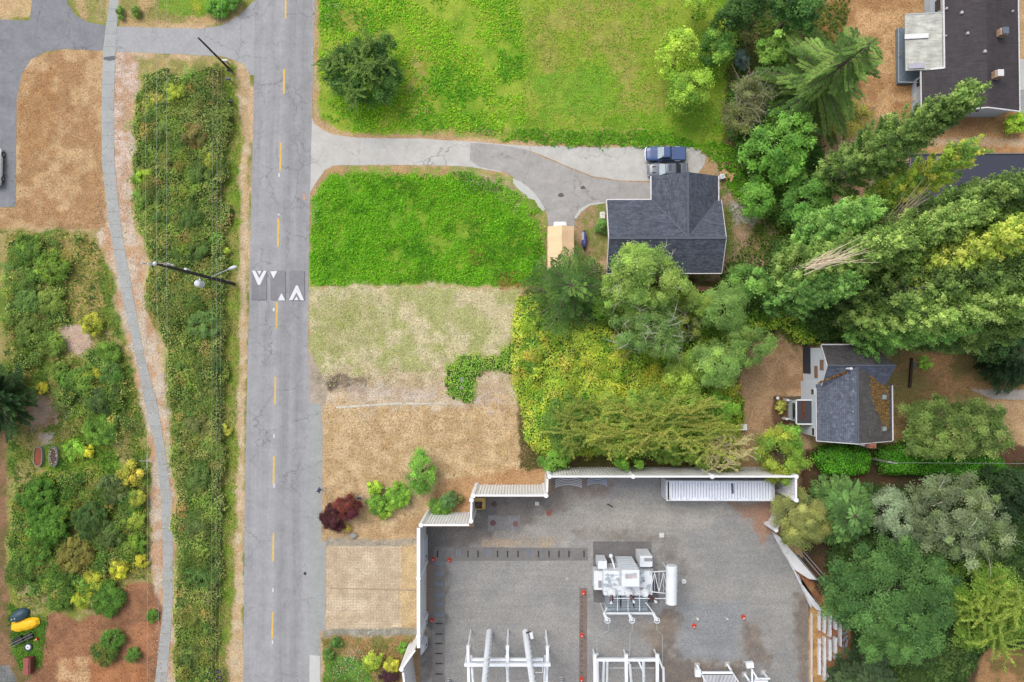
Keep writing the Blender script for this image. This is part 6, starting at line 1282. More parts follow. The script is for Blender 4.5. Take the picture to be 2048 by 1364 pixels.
cover('understory_weeds', 'dim undergrowth on the ground below the eastern trees', 'undergrowth', [(1440,60),(1560,0),(1700,0),(1660,240),(1640,330),(1640,690),(1480,680),(1430,560),(1520,440),(1470,300)], 36, (.16,.36), [(70,104,36),(90,122,44),(56,88,34),(110,130,52)], .4, seed=22)
def _wild():
    thicket('wild_thicket', 'mixed leafy thicket in the upper half of the wild garden', 'brambles', [(18,478),(180,470),(130,560),(150,650),(215,690),(262,760),(280,850),(230,890),(130,860),(120,790),(120,700),(40,780),(14,620)], 1.0, 85, (.10,.24), [(78,112,46),(104,140,46),(90,124,50),(136,148,56),(84,120,52),(150,150,74),(72,106,44)], seed=21, bushes=190, edge=.8, wav=18, soft=12, patch=1.4, k=1.35, thin=.43, edgec=[(160,164,80),(180,168,100),(120,150,56)])
    thicket('wild_thicket', 'mixed leafy thicket in the lower half of the wild garden', 'brambles', [(30,960),(110,940),(200,930),(290,930),(300,1120),(262,1150),(220,1200),(150,1215),(110,1190),(30,1190),(14,1080)], 1.0, 85, (.10,.24), [(66,108,34),(96,134,44),(84,118,48),(120,136,52),(74,112,44),(130,126,62)], seed=22, bushes=190, edge=.8, wav=18, soft=12, patch=1.4, k=1.35, thin=.40, edgec=[(150,160,70),(170,160,92),(110,146,50)])
cover('dead_weeds', 'brown wilted weeds in the east part of the bramble patch', 'weeds', [(930,492),(975,496),(972,524),(940,530)], 60, (.1,.24), [(150,96,60),(176,130,80),(120,150,50)], .5, soft=8, wav=14, seed=31)
cover('dead_weeds', 'brown wilted weeds along the southeast edge of the bramble patch', 'weeds', [(985,548),(1075,540),(1080,576),(1000,580)], 50, (.1,.24), [(156,104,66),(180,140,90),(110,150,50)], .3, soft=8, wav=14, seed=32)
def flowers(label, pts, n, sp, col, size=(.05,.12), name='flower_patch', z=(.3,.6)):
    P = []; 
    for (px, py) in pts:
        c = W(px, py, .3); P.append(np.stack([c.x+RNG.normal(size=n)*sp, c.y+RNG.normal(size=n)*sp, RNG.uniform(*z, n)], 1))
    P = np.vstack(P); V = leaves(P, RNG.normal(size=P.shape)*.3+np.array([0,0,1]), RNG.uniform(*size, len(P)), .9)
    tag(quads_obj(name, V, pal(col, len(P), k=1.1), FOL), label, 'flowers', kind='stuff')
WF = [(236,236,230),(220,224,210)]
flowers('white daisies dotted along the verge beside the road and lots', [(628,400),(630,420),(655,8),(672,6),(940,365),(960,368),(985,370),(632,440),(655,30),(480,790),(477,810),(474,830),(476,950),(1052,20)], 14, .35, WF)
flowers('white flowers in the weeds at the bottom beside the road', [(700,1300),(690,1330),(720,1310),(670,1345),(745,1252),(735,1256),(700,1318),(715,1350)], 42, .55, WF)
flowers('white seed heads in the wild garden west of the footpath', [(140,815),(132,835),(180,805),(30,630),(240,895),(275,850),(150,690),(165,800),(90,1150),(120,800)], 26, .5, [(226,222,214),(206,206,196)])
flowers('yellow flower heads scattered over the wild garden shrubs', [(172,905),(80,775),(192,748),(270,960),(262,950),(285,1120),(275,1130),(180,1165),(240,1150),(172,1180),(200,745),(95,946),(118,950),(75,1075),(58,1068),(140,1024)], 30, .38, [(236,206,20),(246,220,50)], z=(1.0,1.9))
flowers('yellow broom flowers on the grass at the top of the island', [(398,14),(400,22),(394,10)], 46, .3, [(246,206,20),(250,222,60)], z=(.7,1.0))

# ---- thickets: low mounds with their own undersurface
def thicket(name, label, cat, poly, hmax, n_m2, size, cols, patch=1.6, seed=0, wav=8, soft=5, kind='stuff', lump=2.2, edge=1.0, k=1.25, hedge=False, jit=.11, tilt=.42, asp=.62, edgec=None, thin=None, bushes=0, under=(84,112,50)):
    A = np.array(poly, float); x, y = Wn(A[:,0], A[:,1], 0.0); st = .3
    gx, gy = np.meshgrid(np.arange(x.min()-.5, x.max()+.5, st), np.arange(y.min()-.5, y.max()+.5, st)); X = gx.ravel(); Y = gy.ravel()
    def hf(X, Y):
        px, py = Pn(X, Y, 0.0); wx = fbm(X, Y, 2.6, 41, 3)-.5; wy = fbm(X, Y, 2.6, 57, 3)-.5
        d = sdist(px+wx*wav*2.2, py+wy*wav*2.2, poly)/PXM
        e = np.clip(d/edge, 0, 1); e = np.sqrt(np.clip(1-(1-e)**2, 0, 1))
        f = (.82+.18*fbm(X, Y, .9, 90+seed, 3)) if hedge else (.35+.45*sstep(.3, .7, fbm(X, Y, lump, 80+seed, 3))+.35*fbm(X, Y, .8, 90+seed, 2))
        return hmax*e*f, d
    h, d = hf(X, Y)
    pbx, pby = Pn(X, Y, 0.0)
    for bp in BARE: d = np.where(sdist(pbx, pby, bp) > -5, -1, d)
    idx = np.arange(len(X)).reshape(gx.shape); F = np.stack([idx[:-1,:-1], idx[:-1,1:], idx[1:,1:], idx[1:,:-1]], -1).reshape(-1, 4); F = F[(d[F] > .12).all(1)]
    if thin: F = F[(fbm(X, Y, 1.5, 500+seed, 4)[F] > thin+.03).all(1)]
    Z = np.maximum(h-.14, 0.0)+.01; Vu = np.stack([X, Y, Z], 1)[F]; Cu = np.tile(np.array(S(*under)), (len(F), 1))
    LX, LY, ld = sample_poly(poly, n_m2, soft, wav)
    if thin: q = fbm(LX, LY, 1.5, 500+seed, 4) > thin+RNG.normal(size=len(LX))*.04; LX, LY, ld = LX[q], LY[q], ld[q]
    lh, _ = hf(LX, LY); n = len(LX)
    e = .35; gxn = (hf(LX+e, LY)[0]-lh)/e; gyn = (hf(LX, LY+e)[0]-lh)/e
    z = lh+RNG.normal(size=n)*.07-RNG.exponential(.02, n); z = np.maximum(z, .03)
    Nn = np.stack([-gxn*.7, -gyn*.7, np.ones(n)], 1)+RNG.normal(size=(n, 3))*tilt
    Ac = desat(np.array([S(*c, k*2.05) for c in cols]), .14); t = fbm(LX, LY, patch, 200+seed, 4)+RNG.normal(size=n)*.08
    i = np.clip(((t-.3)/.4*len(cols)).astype(int), 0, len(cols)-1); C = Ac[i]*(.72+.62*fbm(LX, LY, 1.3, 13, 3))[:, None]
    if edgec: E = desat(np.array([S(*c, k*1.9) for c in edgec])); q = RNG.random(n) < .85*np.exp(-np.maximum(ld, 0)/.7)+.02; C[q] = E[RNG.choice(len(edgec), q.sum())]
    C = C*(1+RNG.normal(size=(n, 1))*jit).clip(.4, 1.7)
    V = leaves(np.stack([LX, LY, z], 1), Nn, RNG.uniform(*size, n), asp)
    if bushes:
        b_ = RNG.choice(n, min(bushes, n), replace=False); b_ = b_[ld[b_] > .35]; lv = []; lc = []
        for j in b_:
            R_ = RNG.uniform(.4, 1.15); hh = RNG.uniform(.25, .75)*R_*1.1; m = int(R_*R_*RNG.uniform(130, 230)); a = RNG.uniform(0, 6.283, m); q = RNG.random(m)**.5; lob = 1+.25*np.sin(a*3+j)+.15*np.sin(a*5+2*j)
            x_ = LX[j]+np.cos(a)*q*R_*lob; y_ = LY[j]+np.sin(a)*q*R_*lob; z_ = lh[j]*.9+hh*np.sqrt(np.clip(1-q*q, 0, 1))-.05+RNG.normal(size=m)*.05
            nn_ = np.stack([np.cos(a)*q, np.sin(a)*q, np.full(m, .9)], 1)+RNG.normal(size=(m, 3))*.35; s0 = RNG.uniform(.7, 1.35)
            c0 = Ac[RNG.integers(0, len(cols))]*np.array([RNG.uniform(.85, 1.22), RNG.uniform(.88, 1.12), RNG.uniform(.8, 1.2)])*RNG.uniform(.75, 1.2)
            lv.append(leaves(np.stack([x_, y_, z_], 1), nn_, RNG.uniform(size[0]*s0*.8, size[1]*s0*.9, m), RNG.uniform(.35, .75))); lc.append(c0*(1+RNG.normal(size=(m, 1))*.12).clip(.5, 1.5))
        V = np.vstack([V]+lv); C = np.vstack([C]+lc)
    o = quads_obj(name, np.vstack([Vu, V]), np.vstack([Cu, C]), FOL); return tag(o, label, cat, kind=kind)
BR = [(136,138,72),(104,124,50),(80,108,44),(98,126,48),(84,116,50),(124,142,56),(98,122,50),(146,136,72),(114,140,50)]
STRIP = [(282,160),(330,148),(400,140),(430,124),(452,128),(462,200),(462,380),(458,560),(462,760),(456,900),(450,1100),(444,1250),(436,1420),(350,1420),(352,1200),(352,1000),(340,860),(330,700),(300,600),(290,480),(268,400),(262,340),(272,250)]
thicket('bramble_thicket', 'long dark green bramble thicket between the footpath and the road', 'brambles', STRIP, 1.6, 95, (.10,.25), BR, patch=2.4, seed=1, lump=2.6, edge=1.4, k=1.3, wav=18, soft=9, jit=.08, tilt=.34, bushes=520, edgec=[(150,164,70),(180,176,112),(128,158,56),(160,150,84)])
_wild()
YG = [(96,140,32),(128,158,40),(156,172,44),(176,176,50),(120,152,38),(188,172,64),(140,166,42)]
thicket('vine_thicket', 'yellow green vine thicket beside the large trees east of the meadow', 'vines', [(1030,590),(1085,586),(1100,640),(1200,640),(1300,690),(1380,700),(1450,740),(1490,800),(1480,900),(1380,915),(1230,918),(1200,908),(1110,912),(1070,905),(1050,880),(1038,800),(1022,770),(1020,700)], 2.0, 120, (.12,.27), YG, patch=1.8, seed=2, lump=3, edge=1.2, k=1.35, tilt=.34, bushes=200)
thicket('vine_thicket', 'bright green vines creeping west over the bare lot', 'vines', [(1036,672),(1036,770),(990,748),(958,764),(944,806),(906,802),(888,762),(898,734),(930,708),(985,698)], .5, 95, (.12,.26), [(96,150,30),(120,168,40),(106,158,34),(140,164,60)], seed=3, edge=.9, wav=26, soft=12, thin=.12, edgec=[(160,160,90),(130,160,60)])
thicket('vine_thicket', 'yellow green undergrowth north of the slate house', 'vines', [(1470,620),(1560,600),(1625,640),(1640,688),(1600,690),(1560,660),(1500,690),(1440,680)], 1.6, 66, (.16,.36), [(96,140,32),(140,166,36),(170,180,40),(120,156,38)], seed=4, edge=.8)
thicket('vine_thicket', 'lime green undergrowth filling the gaps below the pale leafy trees', 'vines', [(1170,590),(1260,560),(1380,590),(1480,600),(1500,690),(1480,740),(1400,720),(1300,690),(1200,650)], 2.0, 60, (.16,.36), [(112,150,40),(136,166,44),(96,134,40),(156,176,52)], seed=24, edge=.9, wav=12, bushes=60)
thicket('green_thicket', 'deep green thicket below the conifer northeast of the shingle house', 'undergrowth', [(1450,180),(1520,140),(1560,260),(1640,300),(1640,420),(1600,470),(1530,440),(1520,380),(1480,340),(1450,280)], 2.2, 56, (.20,.42), [(60,98,36),(80,118,42),(70,110,38),(96,128,50)], seed=5, edge=1.2, lump=3, bushes=90)
thicket('green_thicket', 'dark leafy thicket between the shingle house trees and the poplars', 'undergrowth', [(1380,590),(1440,570),(1500,560),(1540,480),(1620,460),(1760,440),(2120,420),(2120,680),(1800,700),(1740,690),(1640,688),(1560,620),(1480,640),(1400,660)], 3.0, 44, (.22,.48), [(58,92,36),(74,108,42),(66,100,38),(90,122,50)], seed=6, edge=1.6, lump=4)
thicket('green_thicket', 'dark undergrowth below the trees at the lower right', 'undergrowth', [(1660,1000),(1720,960),(1800,970),(2120,960),(2120,1290),(1960,1290),(1900,1420),(1700,1420),(1690,1200),(1640,1130)], 2.4, 40, (.22,.46), [(46,74,34),(60,88,38),(54,82,34),(74,98,44)], seed=7, edge=1.4, lump=4)
thicket('hedge', 'vivid green clipped hedge directly south of the slate house', 'hedge', [(1622,886),(1660,880),(1722,884),(1738,910),(1730,946),(1690,952),(1636,946),(1612,918)], 2.6, 130, (.12,.24), [(56,124,8),(74,144,10),(88,158,16),(64,134,10)], seed=8, wav=3, soft=3, hedge=True, edge=1.3, kind=None, k=1.3)
thicket('hedge', 'long vivid green clipped hedge running east below the olive tree', 'hedge', [(1746,886),(1800,876),(1860,888),(1990,905),(2006,945),(1990,964),(1930,968),(1870,950),(1800,948),(1750,948),(1740,915)], 2.8, 130, (.12,.24), [(50,118,6),(66,136,10),(80,150,14),(58,126,8)], seed=9, wav=3, soft=3, hedge=True, edge=1.4, kind=None, k=1.3)
thicket('hedge', 'dark clipped hedge along the right edge east of the long bright hedge', 'hedge', [(1990,930),(2060,920),(2120,930),(2120,1000),(2060,1010),(2000,980)], 2.4, 90, (.14,.28), [(34,70,26),(44,82,30),(40,76,26)], seed=10, wav=4, soft=3, hedge=True, edge=1.3, kind=None)

# ---- trees
BARK = mat('bark', S(112,100,86), .9, .25, 4); BARKG = mat('bark_grey', S(150,144,132), .9, .2, 4); MOSS = mat('mossy_bark', S(146,142,70), .9, .2, 4); PALEB = mat('pale_twig', S(206,200,182), .85, .15, 4)
def clumps(cx, cy, z0, z1, rx, ry, K, seed):
    g = np.random.default_rng(seed); u = g.normal(size=(K*3, 3)); u /= np.linalg.norm(u, axis=1, keepdims=True); u = u[u[:,2] > -.45][:K]
    lob = .90+.17*np.sin(u[:,0]*3.1+seed)*np.cos(u[:,1]*3.7+seed*2)+g.normal(size=len(u))*.08
    r_ = g.uniform(.25, 1, len(u))**.40*lob
    zc = z0+(z1-z0)*.45; rz = (z1-z0)*.55
    return np.stack([cx+u[:,0]*r_*rx, cy+u[:,1]*r_*ry, zc+u[:,2]*r_*rz], 1), u
def crown(P, u, cr, n_per, size, cols, g, k, gap=.22, up=.6, jit=.13, asp=.62, flatten=.7, cj=.16):
    kp = fbm(P[:,0]*1.0, P[:,1]+P[:,2]*.7, 1.5, int(P[0,0]*7) % 50, 2) > gap; P = P[kp]; u = u[kp]; K = len(P); n = K*n_per; ci = np.repeat(np.arange(K), n_per); lsz = np.repeat(g.uniform(.62, 1.35, K), n_per)
    d = g.normal(size=(n, 3)); off = d*(cr*.43*np.repeat(g.uniform(.7, 1.3, K), n_per))[:, None]; d = d/np.linalg.norm(d, axis=1, keepdims=True); off[:,2] = off[:,2]*flatten
    Q = P[ci]+off; Nn = d*.55+u[ci]*.35+np.array([0,0,up+.35])+g.normal(size=(n,3))*.45
    A = desat(np.array([S(*c, k*2.05) for c in cols])); cc = .5*(A[g.integers(0, len(cols), K)]+A[np.clip(((fbm(P[:,0], P[:,1], 2.2, 7, 3)-.3)/.4*len(cols)).astype(int), 0, len(cols)-1)])*(1+g.normal(size=(K,1))*cj).clip(.6,1.5)
    C = cc[ci]*(1+g.normal(size=(n,1))*jit).clip(.5,1.6)
    V = leaves(Q, Nn, g.uniform(*size, n)*lsz, asp); return V, C
def limbs(m_, base, fork, P, g, nb, r0, thin=.02):
    m_.tube([base, base.lerp(fork,.5)+Vector((.05,.03,0)), fork], [r0, r0*.8, r0*.6], 8)
    for i in g.choice(len(P), min(nb, len(P)), replace=False):
        q = Vector(P[i]); s_ = base.lerp(fork, g.uniform(.65,1)); mid = s_.lerp(q,.5)+Vector((0,0,.08*(q-s_).length)); m_.tube([s_, mid, q], [r0*.38, r0*.2, thin], 5, caps=False)
def tree(name, label, px, py, r_px, h, cols, ry_px=None, z0=None, leaf=(.18,.36), dens=1.0, k=1.3, zc=.62, K=None, gap=.22, bark=None, nb=16, seed=1, twigs=0, twigm=None, cat=None, up=.6, cr=None, group=None, asp=.62, cj=.17):
    g = np.random.default_rng(seed*13+5); zz = h*zc; c = W(px, py, zz); sc_ = (H-zz)/FPX; rx = r_px*sc_*.92; ry = (ry_px or r_px)*sc_*.92
    z0 = h*.22 if z0 is None else z0
    t = thing(name, label, cat or name.replace('_', ' '), (c.x, c.y, 0), group)
    Kc = K or int(max(16, 10*rx*ry)); leaf = (leaf[0]*.85, leaf[1]*.85); P, u = clumps(c.x, c.y, z0, h*.97, rx, ry, Kc, seed)
    rad = cr or min(.62, .20*math.sqrt(rx*ry)+.16); area = math.pi*rx*ry; lf = (leaf[0]+leaf[1])/2
    n_per = int(max(30, dens*area*7.5/(lf*lf*.31)/len(P)))
    V, C = crown(P, u, rad, n_per, leaf, cols, g, k, gap=gap, up=up, asp=asp, cj=cj); quads_obj('crown', V, C, FOL, t)
    tk = MB(); r0 = .035*h*.6+.05; limbs(tk, Vector((c.x, c.y, -.1)), Vector((c.x, c.y, z0+(h-z0)*.35)), P, g, nb, r0)
    tk.build('trunk', bark or BARK, t, fix=False)
    if twigs:
        tw_ = MB()
        for i in range(twigs):
            a = P[g.integers(0, len(P))]; top = Vector(a)+Vector((g.normal()*.3, g.normal()*.3, rad*.5+.1)); d_ = Vector((g.normal(), g.normal(), .2)).normalized()*g.uniform(.8, 2.2)
            m1 = top+d_*.5+Vector((g.normal()*.12, g.normal()*.12, .1)); tw_.tube([top-Vector((0,0,.5)), top, m1, top+d_], [.035,.03,.022,.008], 4, caps=False)
            for _ in range(2): e_ = m1+Vector((g.normal()*.6, g.normal()*.6, .1)); tw_.tube([m1, e_], [.018,.006], 4, caps=False)
        tw_.build('dead_twigs', twigm or PALEB, t, fix=False)['kind'] = 'stuff'
    return t
def shrub(label, px, py, r_px, h, cols, ry=None, seed=1, leaf=(.12,.26), name='shrub', k=1.3, dens=1.0, twigs=0, cat='shrub', group=None, up=.6):
    return tree(name, label, px, py, r_px, h, cols, ry_px=ry, z0=.12, leaf=leaf, dens=dens, k=k, nb=8, seed=seed, K=int(max(18, 22*(r_px*.055)**2)), cr=min(.36, .010*r_px+.11), twigs=twigs, cat=cat, zc=.5, group=group, up=up, gap=0)
def poplar(label, base, top, h, R_, cols, seed, fr=.10, leaf=(.20,.38), dens=1.0, dead=None, k=1.3, sh=.55):
    g = np.random.default_rng(seed*7+3); b = W(*base, 0); e = W(*top, h); t = thing('poplar', label, 'poplar tree', b, 'tall poplars on the east side')
    ax = np.array(e-b); L = np.linalg.norm(ax); K = int(h*R_*7.5); s_ = fr+(1-fr)*g.random(K)**.9
    rr = R_*np.clip(np.minimum((s_-fr+.03)/.22, 1), 0, 1)*np.clip((1.02-s_)/sh, .03, 1)**.62*(.62+.75*vn(s_*9, s_*0+seed, 1, seed))
    a = g.uniform(0, 6.283, K); q = g.uniform(.2, 1.12, K)**.5
    P = np.array(b)+ax*s_[:, None]+np.stack([np.cos(a)*rr*q, np.sin(a)*rr*q, np.zeros(K)], 1)
    u = np.stack([np.cos(a), np.sin(a), np.full(K, .9)], 1)
    n_per = int(150*dens*(.29/((leaf[0]+leaf[1])/2))**2); n = K*n_per; ci = np.repeat(np.arange(K), n_per)
    al = g.uniform(-.9, 1.3, n); d = g.normal(size=(n, 3)); d /= np.linalg.norm(d, axis=1, keepdims=True)
    off = d*((.24*np.abs(g.normal(size=n))+.08)*(1.15-.5*al))[:, None]+(ax/L*.85+np.stack([np.cos(a), np.sin(a), 0*a], 1)[ci]*.55)*al[:, None]
    C0 = desat(np.array([S(*c, k*2.2) for c in cols]), .2); cc = C0[g.integers(0, len(cols), K)]*(1+g.normal(size=(K, 1))*.15).clip(.6, 1.5)
    V = leaves(P[ci]+off, d*.55+u[ci]*.4+np.array([0, 0, .7])+g.normal(size=(n, 3))*.45, g.uniform(leaf[0]*.62, leaf[1]*.7, n), .6); quads_obj('crown', V, cc[ci]*(1+g.normal(size=(n, 1))*.13).clip(.5, 1.6), FOL, t)
    tk = MB(); tk.tube([b-Vector((0,0,.1)), b.lerp(e,.5), b.lerp(e,.96)], [.42,.24,.04], 10)
    for i in range(0, K, 5):
        s0 = max(.02, s_[i]-.10); tk.tube([b.lerp(e, s0), Vector(P[i]).lerp(b.lerp(e, s_[i]), .25), Vector(P[i])+Vector(ax/L)*.9], [.06,.04,.015], 5, caps=False)
    tk.build('trunk', BARKG, t, fix=False)
    if dead:
        dd = MB(); (x0, y0, z0_), (x1, y1, z1_) = dead; A_ = W(x0, y0, z0_); B_ = W(x1, y1, z1_)
        for i in range(34):
            s0 = A_.lerp(B_, g.uniform(0, .25))+Vector((g.normal()*.25, g.normal()*.25, 1.0+g.normal()*.2)); e0 = A_.lerp(B_, g.uniform(.55, 1.1))+Vector((g.normal()*.75, g.normal()*.75, 1.0+g.normal()*.4)); dd.tube([s0, s0.lerp(e0,.5)+Vector((g.normal()*.15, g.normal()*.15, .15)), e0], [.04,.028,.01], 4, caps=False)
        dd.build('dead_branches', mat('dead_wood', S(226,206,180,1.3), .9, .15, 3), t, fix=False)['kind'] = 'stuff'
    return t
def conifer(name, label, base, top, h, R_, cols, seed=1, nlev=16, nb=8, droop=.35, t0=.12, needle=(.28,.5), dens=1.0, k=1.3, bark=None, pw=.8, wild=.12, spread=.22, cat=None, core=None, asp=.24):
    g = np.random.default_rng(seed*3+1); b = W(*base, 0); e = W(*top, h); t = thing(name, label, cat or 'conifer', b)
    ax = e-b; tk = MB(); tk.tube([b-Vector((0,0,.1)), b.lerp(e,.5), e], [.03*h+.05, .018*h, .02], 9); P = []; D = []; CI = []; nc = 0
    for lv in range(nlev):
        f = t0+(1-t0)*(lv+.5)/nlev; Lb = R_*(1-f)**pw*1.05/(1-t0)**pw+.15; n_ = max(4, int(nb*(.6+.4*(1-f))))
        for j in range(n_):
            a = 6.283*(j+g.uniform(-.25,.25))/n_+lv*1.7; L = Lb*g.uniform(1-wild*2, 1+wild); s_ = np.array(b.lerp(e, f)); hd = np.array([math.cos(a), math.sin(a), 0]); q = 9
            tt = np.linspace(0, 1, q); bend = g.normal()*.18; sd = np.array([-hd[1], hd[0], 0]); pts = s_+hd*L*tt[:, None]+sd*(bend*L*tt**2)[:, None]+np.array([0,0,1])*(L*(.12*tt-droop*tt**2))[:, None]
            tk.tube([Vector(p_) for p_ in pts[::2]], [.022*L**.5+.008]*4+[.008], 4, caps=False)
            m_ = int(max(10, 66*L*dens)); ti = g.uniform(.10, 1.0, m_)**.85; i0 = np.clip((ti*(q-1)).astype(int), 0, q-2); fr_ = ti*(q-1)-i0; pp = pts[i0]*(1-fr_)[:, None]+pts[i0+1]*fr_[:, None]
            side = g.choice([-1, 1], m_); wdt = spread*L*(.25+.75*np.sin(np.pi*np.clip(ti*.9, 0, 1)))*g.random(m_)
            pp = pp+sd*(side*wdt)[:, None]+hd*(wdt*.5)[:, None]+np.array([0,0,-1])*(wdt*.25)[:, None]; dr = hd*.8+sd*(side*.65)[:, None]+g.normal(size=(m_,3))*.15+np.array([0,0,-.12])
            P.append(pp); D.append(dr); CI.append(np.full(m_, nc)); nc += 1
    P = np.vstack(P); D = np.vstack(D); CI = np.concatenate(CI); n = len(P); A = desat(np.array([S(*c, k*2.0) for c in cols])); cc = A[g.integers(0, len(cols), nc)]*(1+g.normal(size=(nc,1))*.14).clip(.6,1.5)
    V = strip(P, D, g.uniform(*needle, n), asp, .3); C = cc[CI]*(1+g.normal(size=(n,1))*.14).clip(.5,1.6)
    quads_obj('crown', V, C, FOL, t); tk.build('trunk', bark or BARK, t, fix=False); return t
def branchy(name, label, px, py, r_px, h, dark, light, ry_px=None, seed=1, nl=16, k=1.3, bark=None, cat=None, leaf=(.12,.26), dens=1.0, zc=.6):
    """wide tree whose crooked branches, clad in paler leaves, show as a network over a darker crown"""
    g = np.random.default_rng(seed*5+2); zz = h*zc; c = W(px, py, zz); sc_ = (H-zz)/FPX; rx = r_px*sc_; ry = (ry_px or r_px)*sc_
    t = thing(name, label, cat or 'tree', (c.x, c.y, 0)); P, u = clumps(c.x, c.y, h*.15, h*.80, rx*.97, ry*.97, int(max(20, 8*rx*ry)), seed); rad = min(.7, .22*math.sqrt(rx*ry)+.2)
    lf = sum(leaf)/2; n_per = int(dens*math.pi*rx*ry*5.0/(lf*lf*.31)/len(P)); V, C = crown(P, u, rad, n_per, leaf, dark, g, k)
    tk = MB(); tk.tube([Vector((c.x,c.y,-.1)), Vector((c.x,c.y,h*.7))], [.03*h+.06,.1], 8); LP = []; LD = []; LB = []; bi = 0
    for i in range(nl):
        a = 6.283*(i+g.uniform(-.3,.3))/nl; st = np.array([c.x+g.normal()*.2*rx, c.y+g.normal()*.2*ry, h*g.uniform(.55,.8)]); q = [st]; L = g.uniform(.58,.88)
        for s_ in range(7):
            a += g.normal()*.24; stp = np.array([math.cos(a)*rx, math.sin(a)*ry, 0])*L/7; q.append(q[-1]+stp+np.array([0,0,h*.055*(1-s_/3.2)]))
        allb = [np.array(q)]
        for s_ in (2,3,4,5,6):
            for sg in (-1, 1):
                if g.random() < .75:
                    a2 = a+sg*g.uniform(.5,1.1); q2 = [q[s_]]; L2 = g.uniform(.2,.42)
                    for _ in range(4): a2 += g.normal()*.3; q2.append(q2[-1]+np.array([math.cos(a2)*rx, math.sin(a2)*ry, 0])*L2/4+np.array([0,0,.02*h]))
                    allb.append(np.array(q2))
        for bq in allb:
            tk.tube([Vector(p_) for p_ in bq], [max(.012, .055-.008*j) for j in range(len(bq))], 4, caps=False); seg = len(bq)-1; Lr = np.linalg.norm(bq[1:]-bq[:-1], axis=1).sum(); m_ = int(80*Lr*dens)
            ti = g.random(m_)*seg; i0 = np.clip(ti.astype(int), 0, seg-1); fr_ = ti-i0; pp = bq[i0]*(1-fr_)[:, None]+bq[i0+1]*fr_[:, None]
            LP.append(pp+g.normal(size=(m_,3))*np.array([.07,.07,.06])); LB.append(np.full(m_, bi)); bi += 1
    LP = np.vstack(LP); LB = np.concatenate(LB); A = desat(np.array([S(*x, k*1.55) for x in light])); cc = A[g.integers(0, len(light), bi)]*(1+g.normal(size=(bi,1))*.12)
    V2 = leaves(LP, g.normal(size=LP.shape)*.6+np.array([0,0,1]), g.uniform(leaf[0]*.7, leaf[1]*.7, len(LP)), .6); C2 = cc[LB]*(1+g.normal(size=(len(LP),1))*.14).clip(.5,1.6)
    quads_obj('crown', np.vstack([V, V2]), np.vstack([C, C2]), FOL, t); tk.build('trunk', bark or MOSS, t, fix=False); return t

# ================================================================ THE TREES, ONE BY ONE
MID = [(78,122,46),(96,138,54),(70,112,44),(108,148,60)]; BRT = [(88,138,34),(104,154,40),(76,126,32),(120,164,48)]; YLG = [(120,152,32),(142,170,40),(104,142,32),(156,178,52)]
DRK = [(54,88,38),(66,102,44),(48,80,36),(78,112,50)]; POP = [(100,132,54),(122,152,68),(84,114,46),(142,166,82)]; POPD = [(80,110,46),(96,126,54),(66,94,42),(118,144,66)]; YEL = [(134,154,46),(152,168,56),(112,138,48),(166,176,64)]
# north lot
branchy('yew_tree', 'round dark green tree with visible radiating branches near the road', 723,136,82,6.0, [(60,98,38),(70,108,42),(52,88,36)], [(112,146,60),(124,156,66),(100,136,54)], seed=3, nl=13, cat='tree', bark=mat('dark_bark', S(96,110,60), .9, .2, 3), dens=.9)
tree('maple_tree', 'bright yellow green tree at the right side of the northern lot, upper of a pair', 1358,104,44,7, YLG, ry_px=54, seed=4, leaf=(.2,.36), cat='tree')
tree('maple_tree', 'bright yellow green tree just above the driveway lot, lower of a pair', 1380,178,52,7, [(112,150,34),(130,164,40),(96,138,34),(148,174,50)], seed=5, leaf=(.2,.36), cat='tree')
tree('fruit_tree', 'small dark leafy tree right of the yellow green pair', 1438,94,36,5.5, [(66,112,38),(84,130,42),(54,100,34),(130,160,50)], ry_px=42, seed=6, cat='tree')
shrub('round blue grey shrub beside the dark leafy tree', 1487,119,20,2.4, [(84,110,108),(96,122,120),(74,98,96)], seed=7, leaf=(.08,.16))
tree('maple_tree', 'yellow green tree cut by the top edge above the northern lot', 1402,2,32,6, YLG, seed=8, cat='tree', leaf=(.2,.34))
tree('oak_tree', 'large dark green round tree at the top edge right of centre', 1598,8,62,11, [(60,100,44),(74,116,50),(92,134,56),(50,88,42)], seed=9, cat='tree')
tree('oak_tree', 'dark green tree at the top edge left of the large round one', 1492,10,44,9, DRK, seed=10, cat='tree')
tree('hazel_tree', 'mid green bushy tree between the dark top tree and the drooping spruce', 1548,98,36,6, [(84,130,44),(104,148,54),(130,160,60)], seed=11, cat='tree')
tree('apple_tree', 'dark bushy tree on the brown soil below the top edge trees', 1458,42,34,5, [(66,106,38),(84,124,46),(110,140,56)], seed=12, cat='tree', dens=.7)
tree('bare_tree', 'sparse brownish tree with pale dead twigs west of the drooping spruce', 1500,196,44,7, [(104,112,66),(88,100,56),(120,124,80)], ry_px=50, seed=13, dens=.45, twigs=46, twigm=mat('grey_twig', S(158,150,128), .9, .15, 4), cat='tree', leaf=(.12,.24))
tree('bare_tree', 'sparse olive brown tree with thin twigs north of the driveway end', 1478,238,36,6, [(96,110,52),(80,96,46),(116,124,66)], seed=14, dens=.5, twigs=30, twigm=MATS['grey_twig'], cat='tree', leaf=(.12,.24))
conifer('spruce_tree', 'tall spruce with long drooping boughs near the brown roofed house', (1594,198), (1742,84), 18, 6.0, [(86,120,50),(102,134,58),(74,108,46),(116,146,66)], seed=4, nlev=17, nb=7, droop=.42, t0=.14, needle=(.28,.5), dens=1.5, pw=.62, wild=.25, spread=.085)
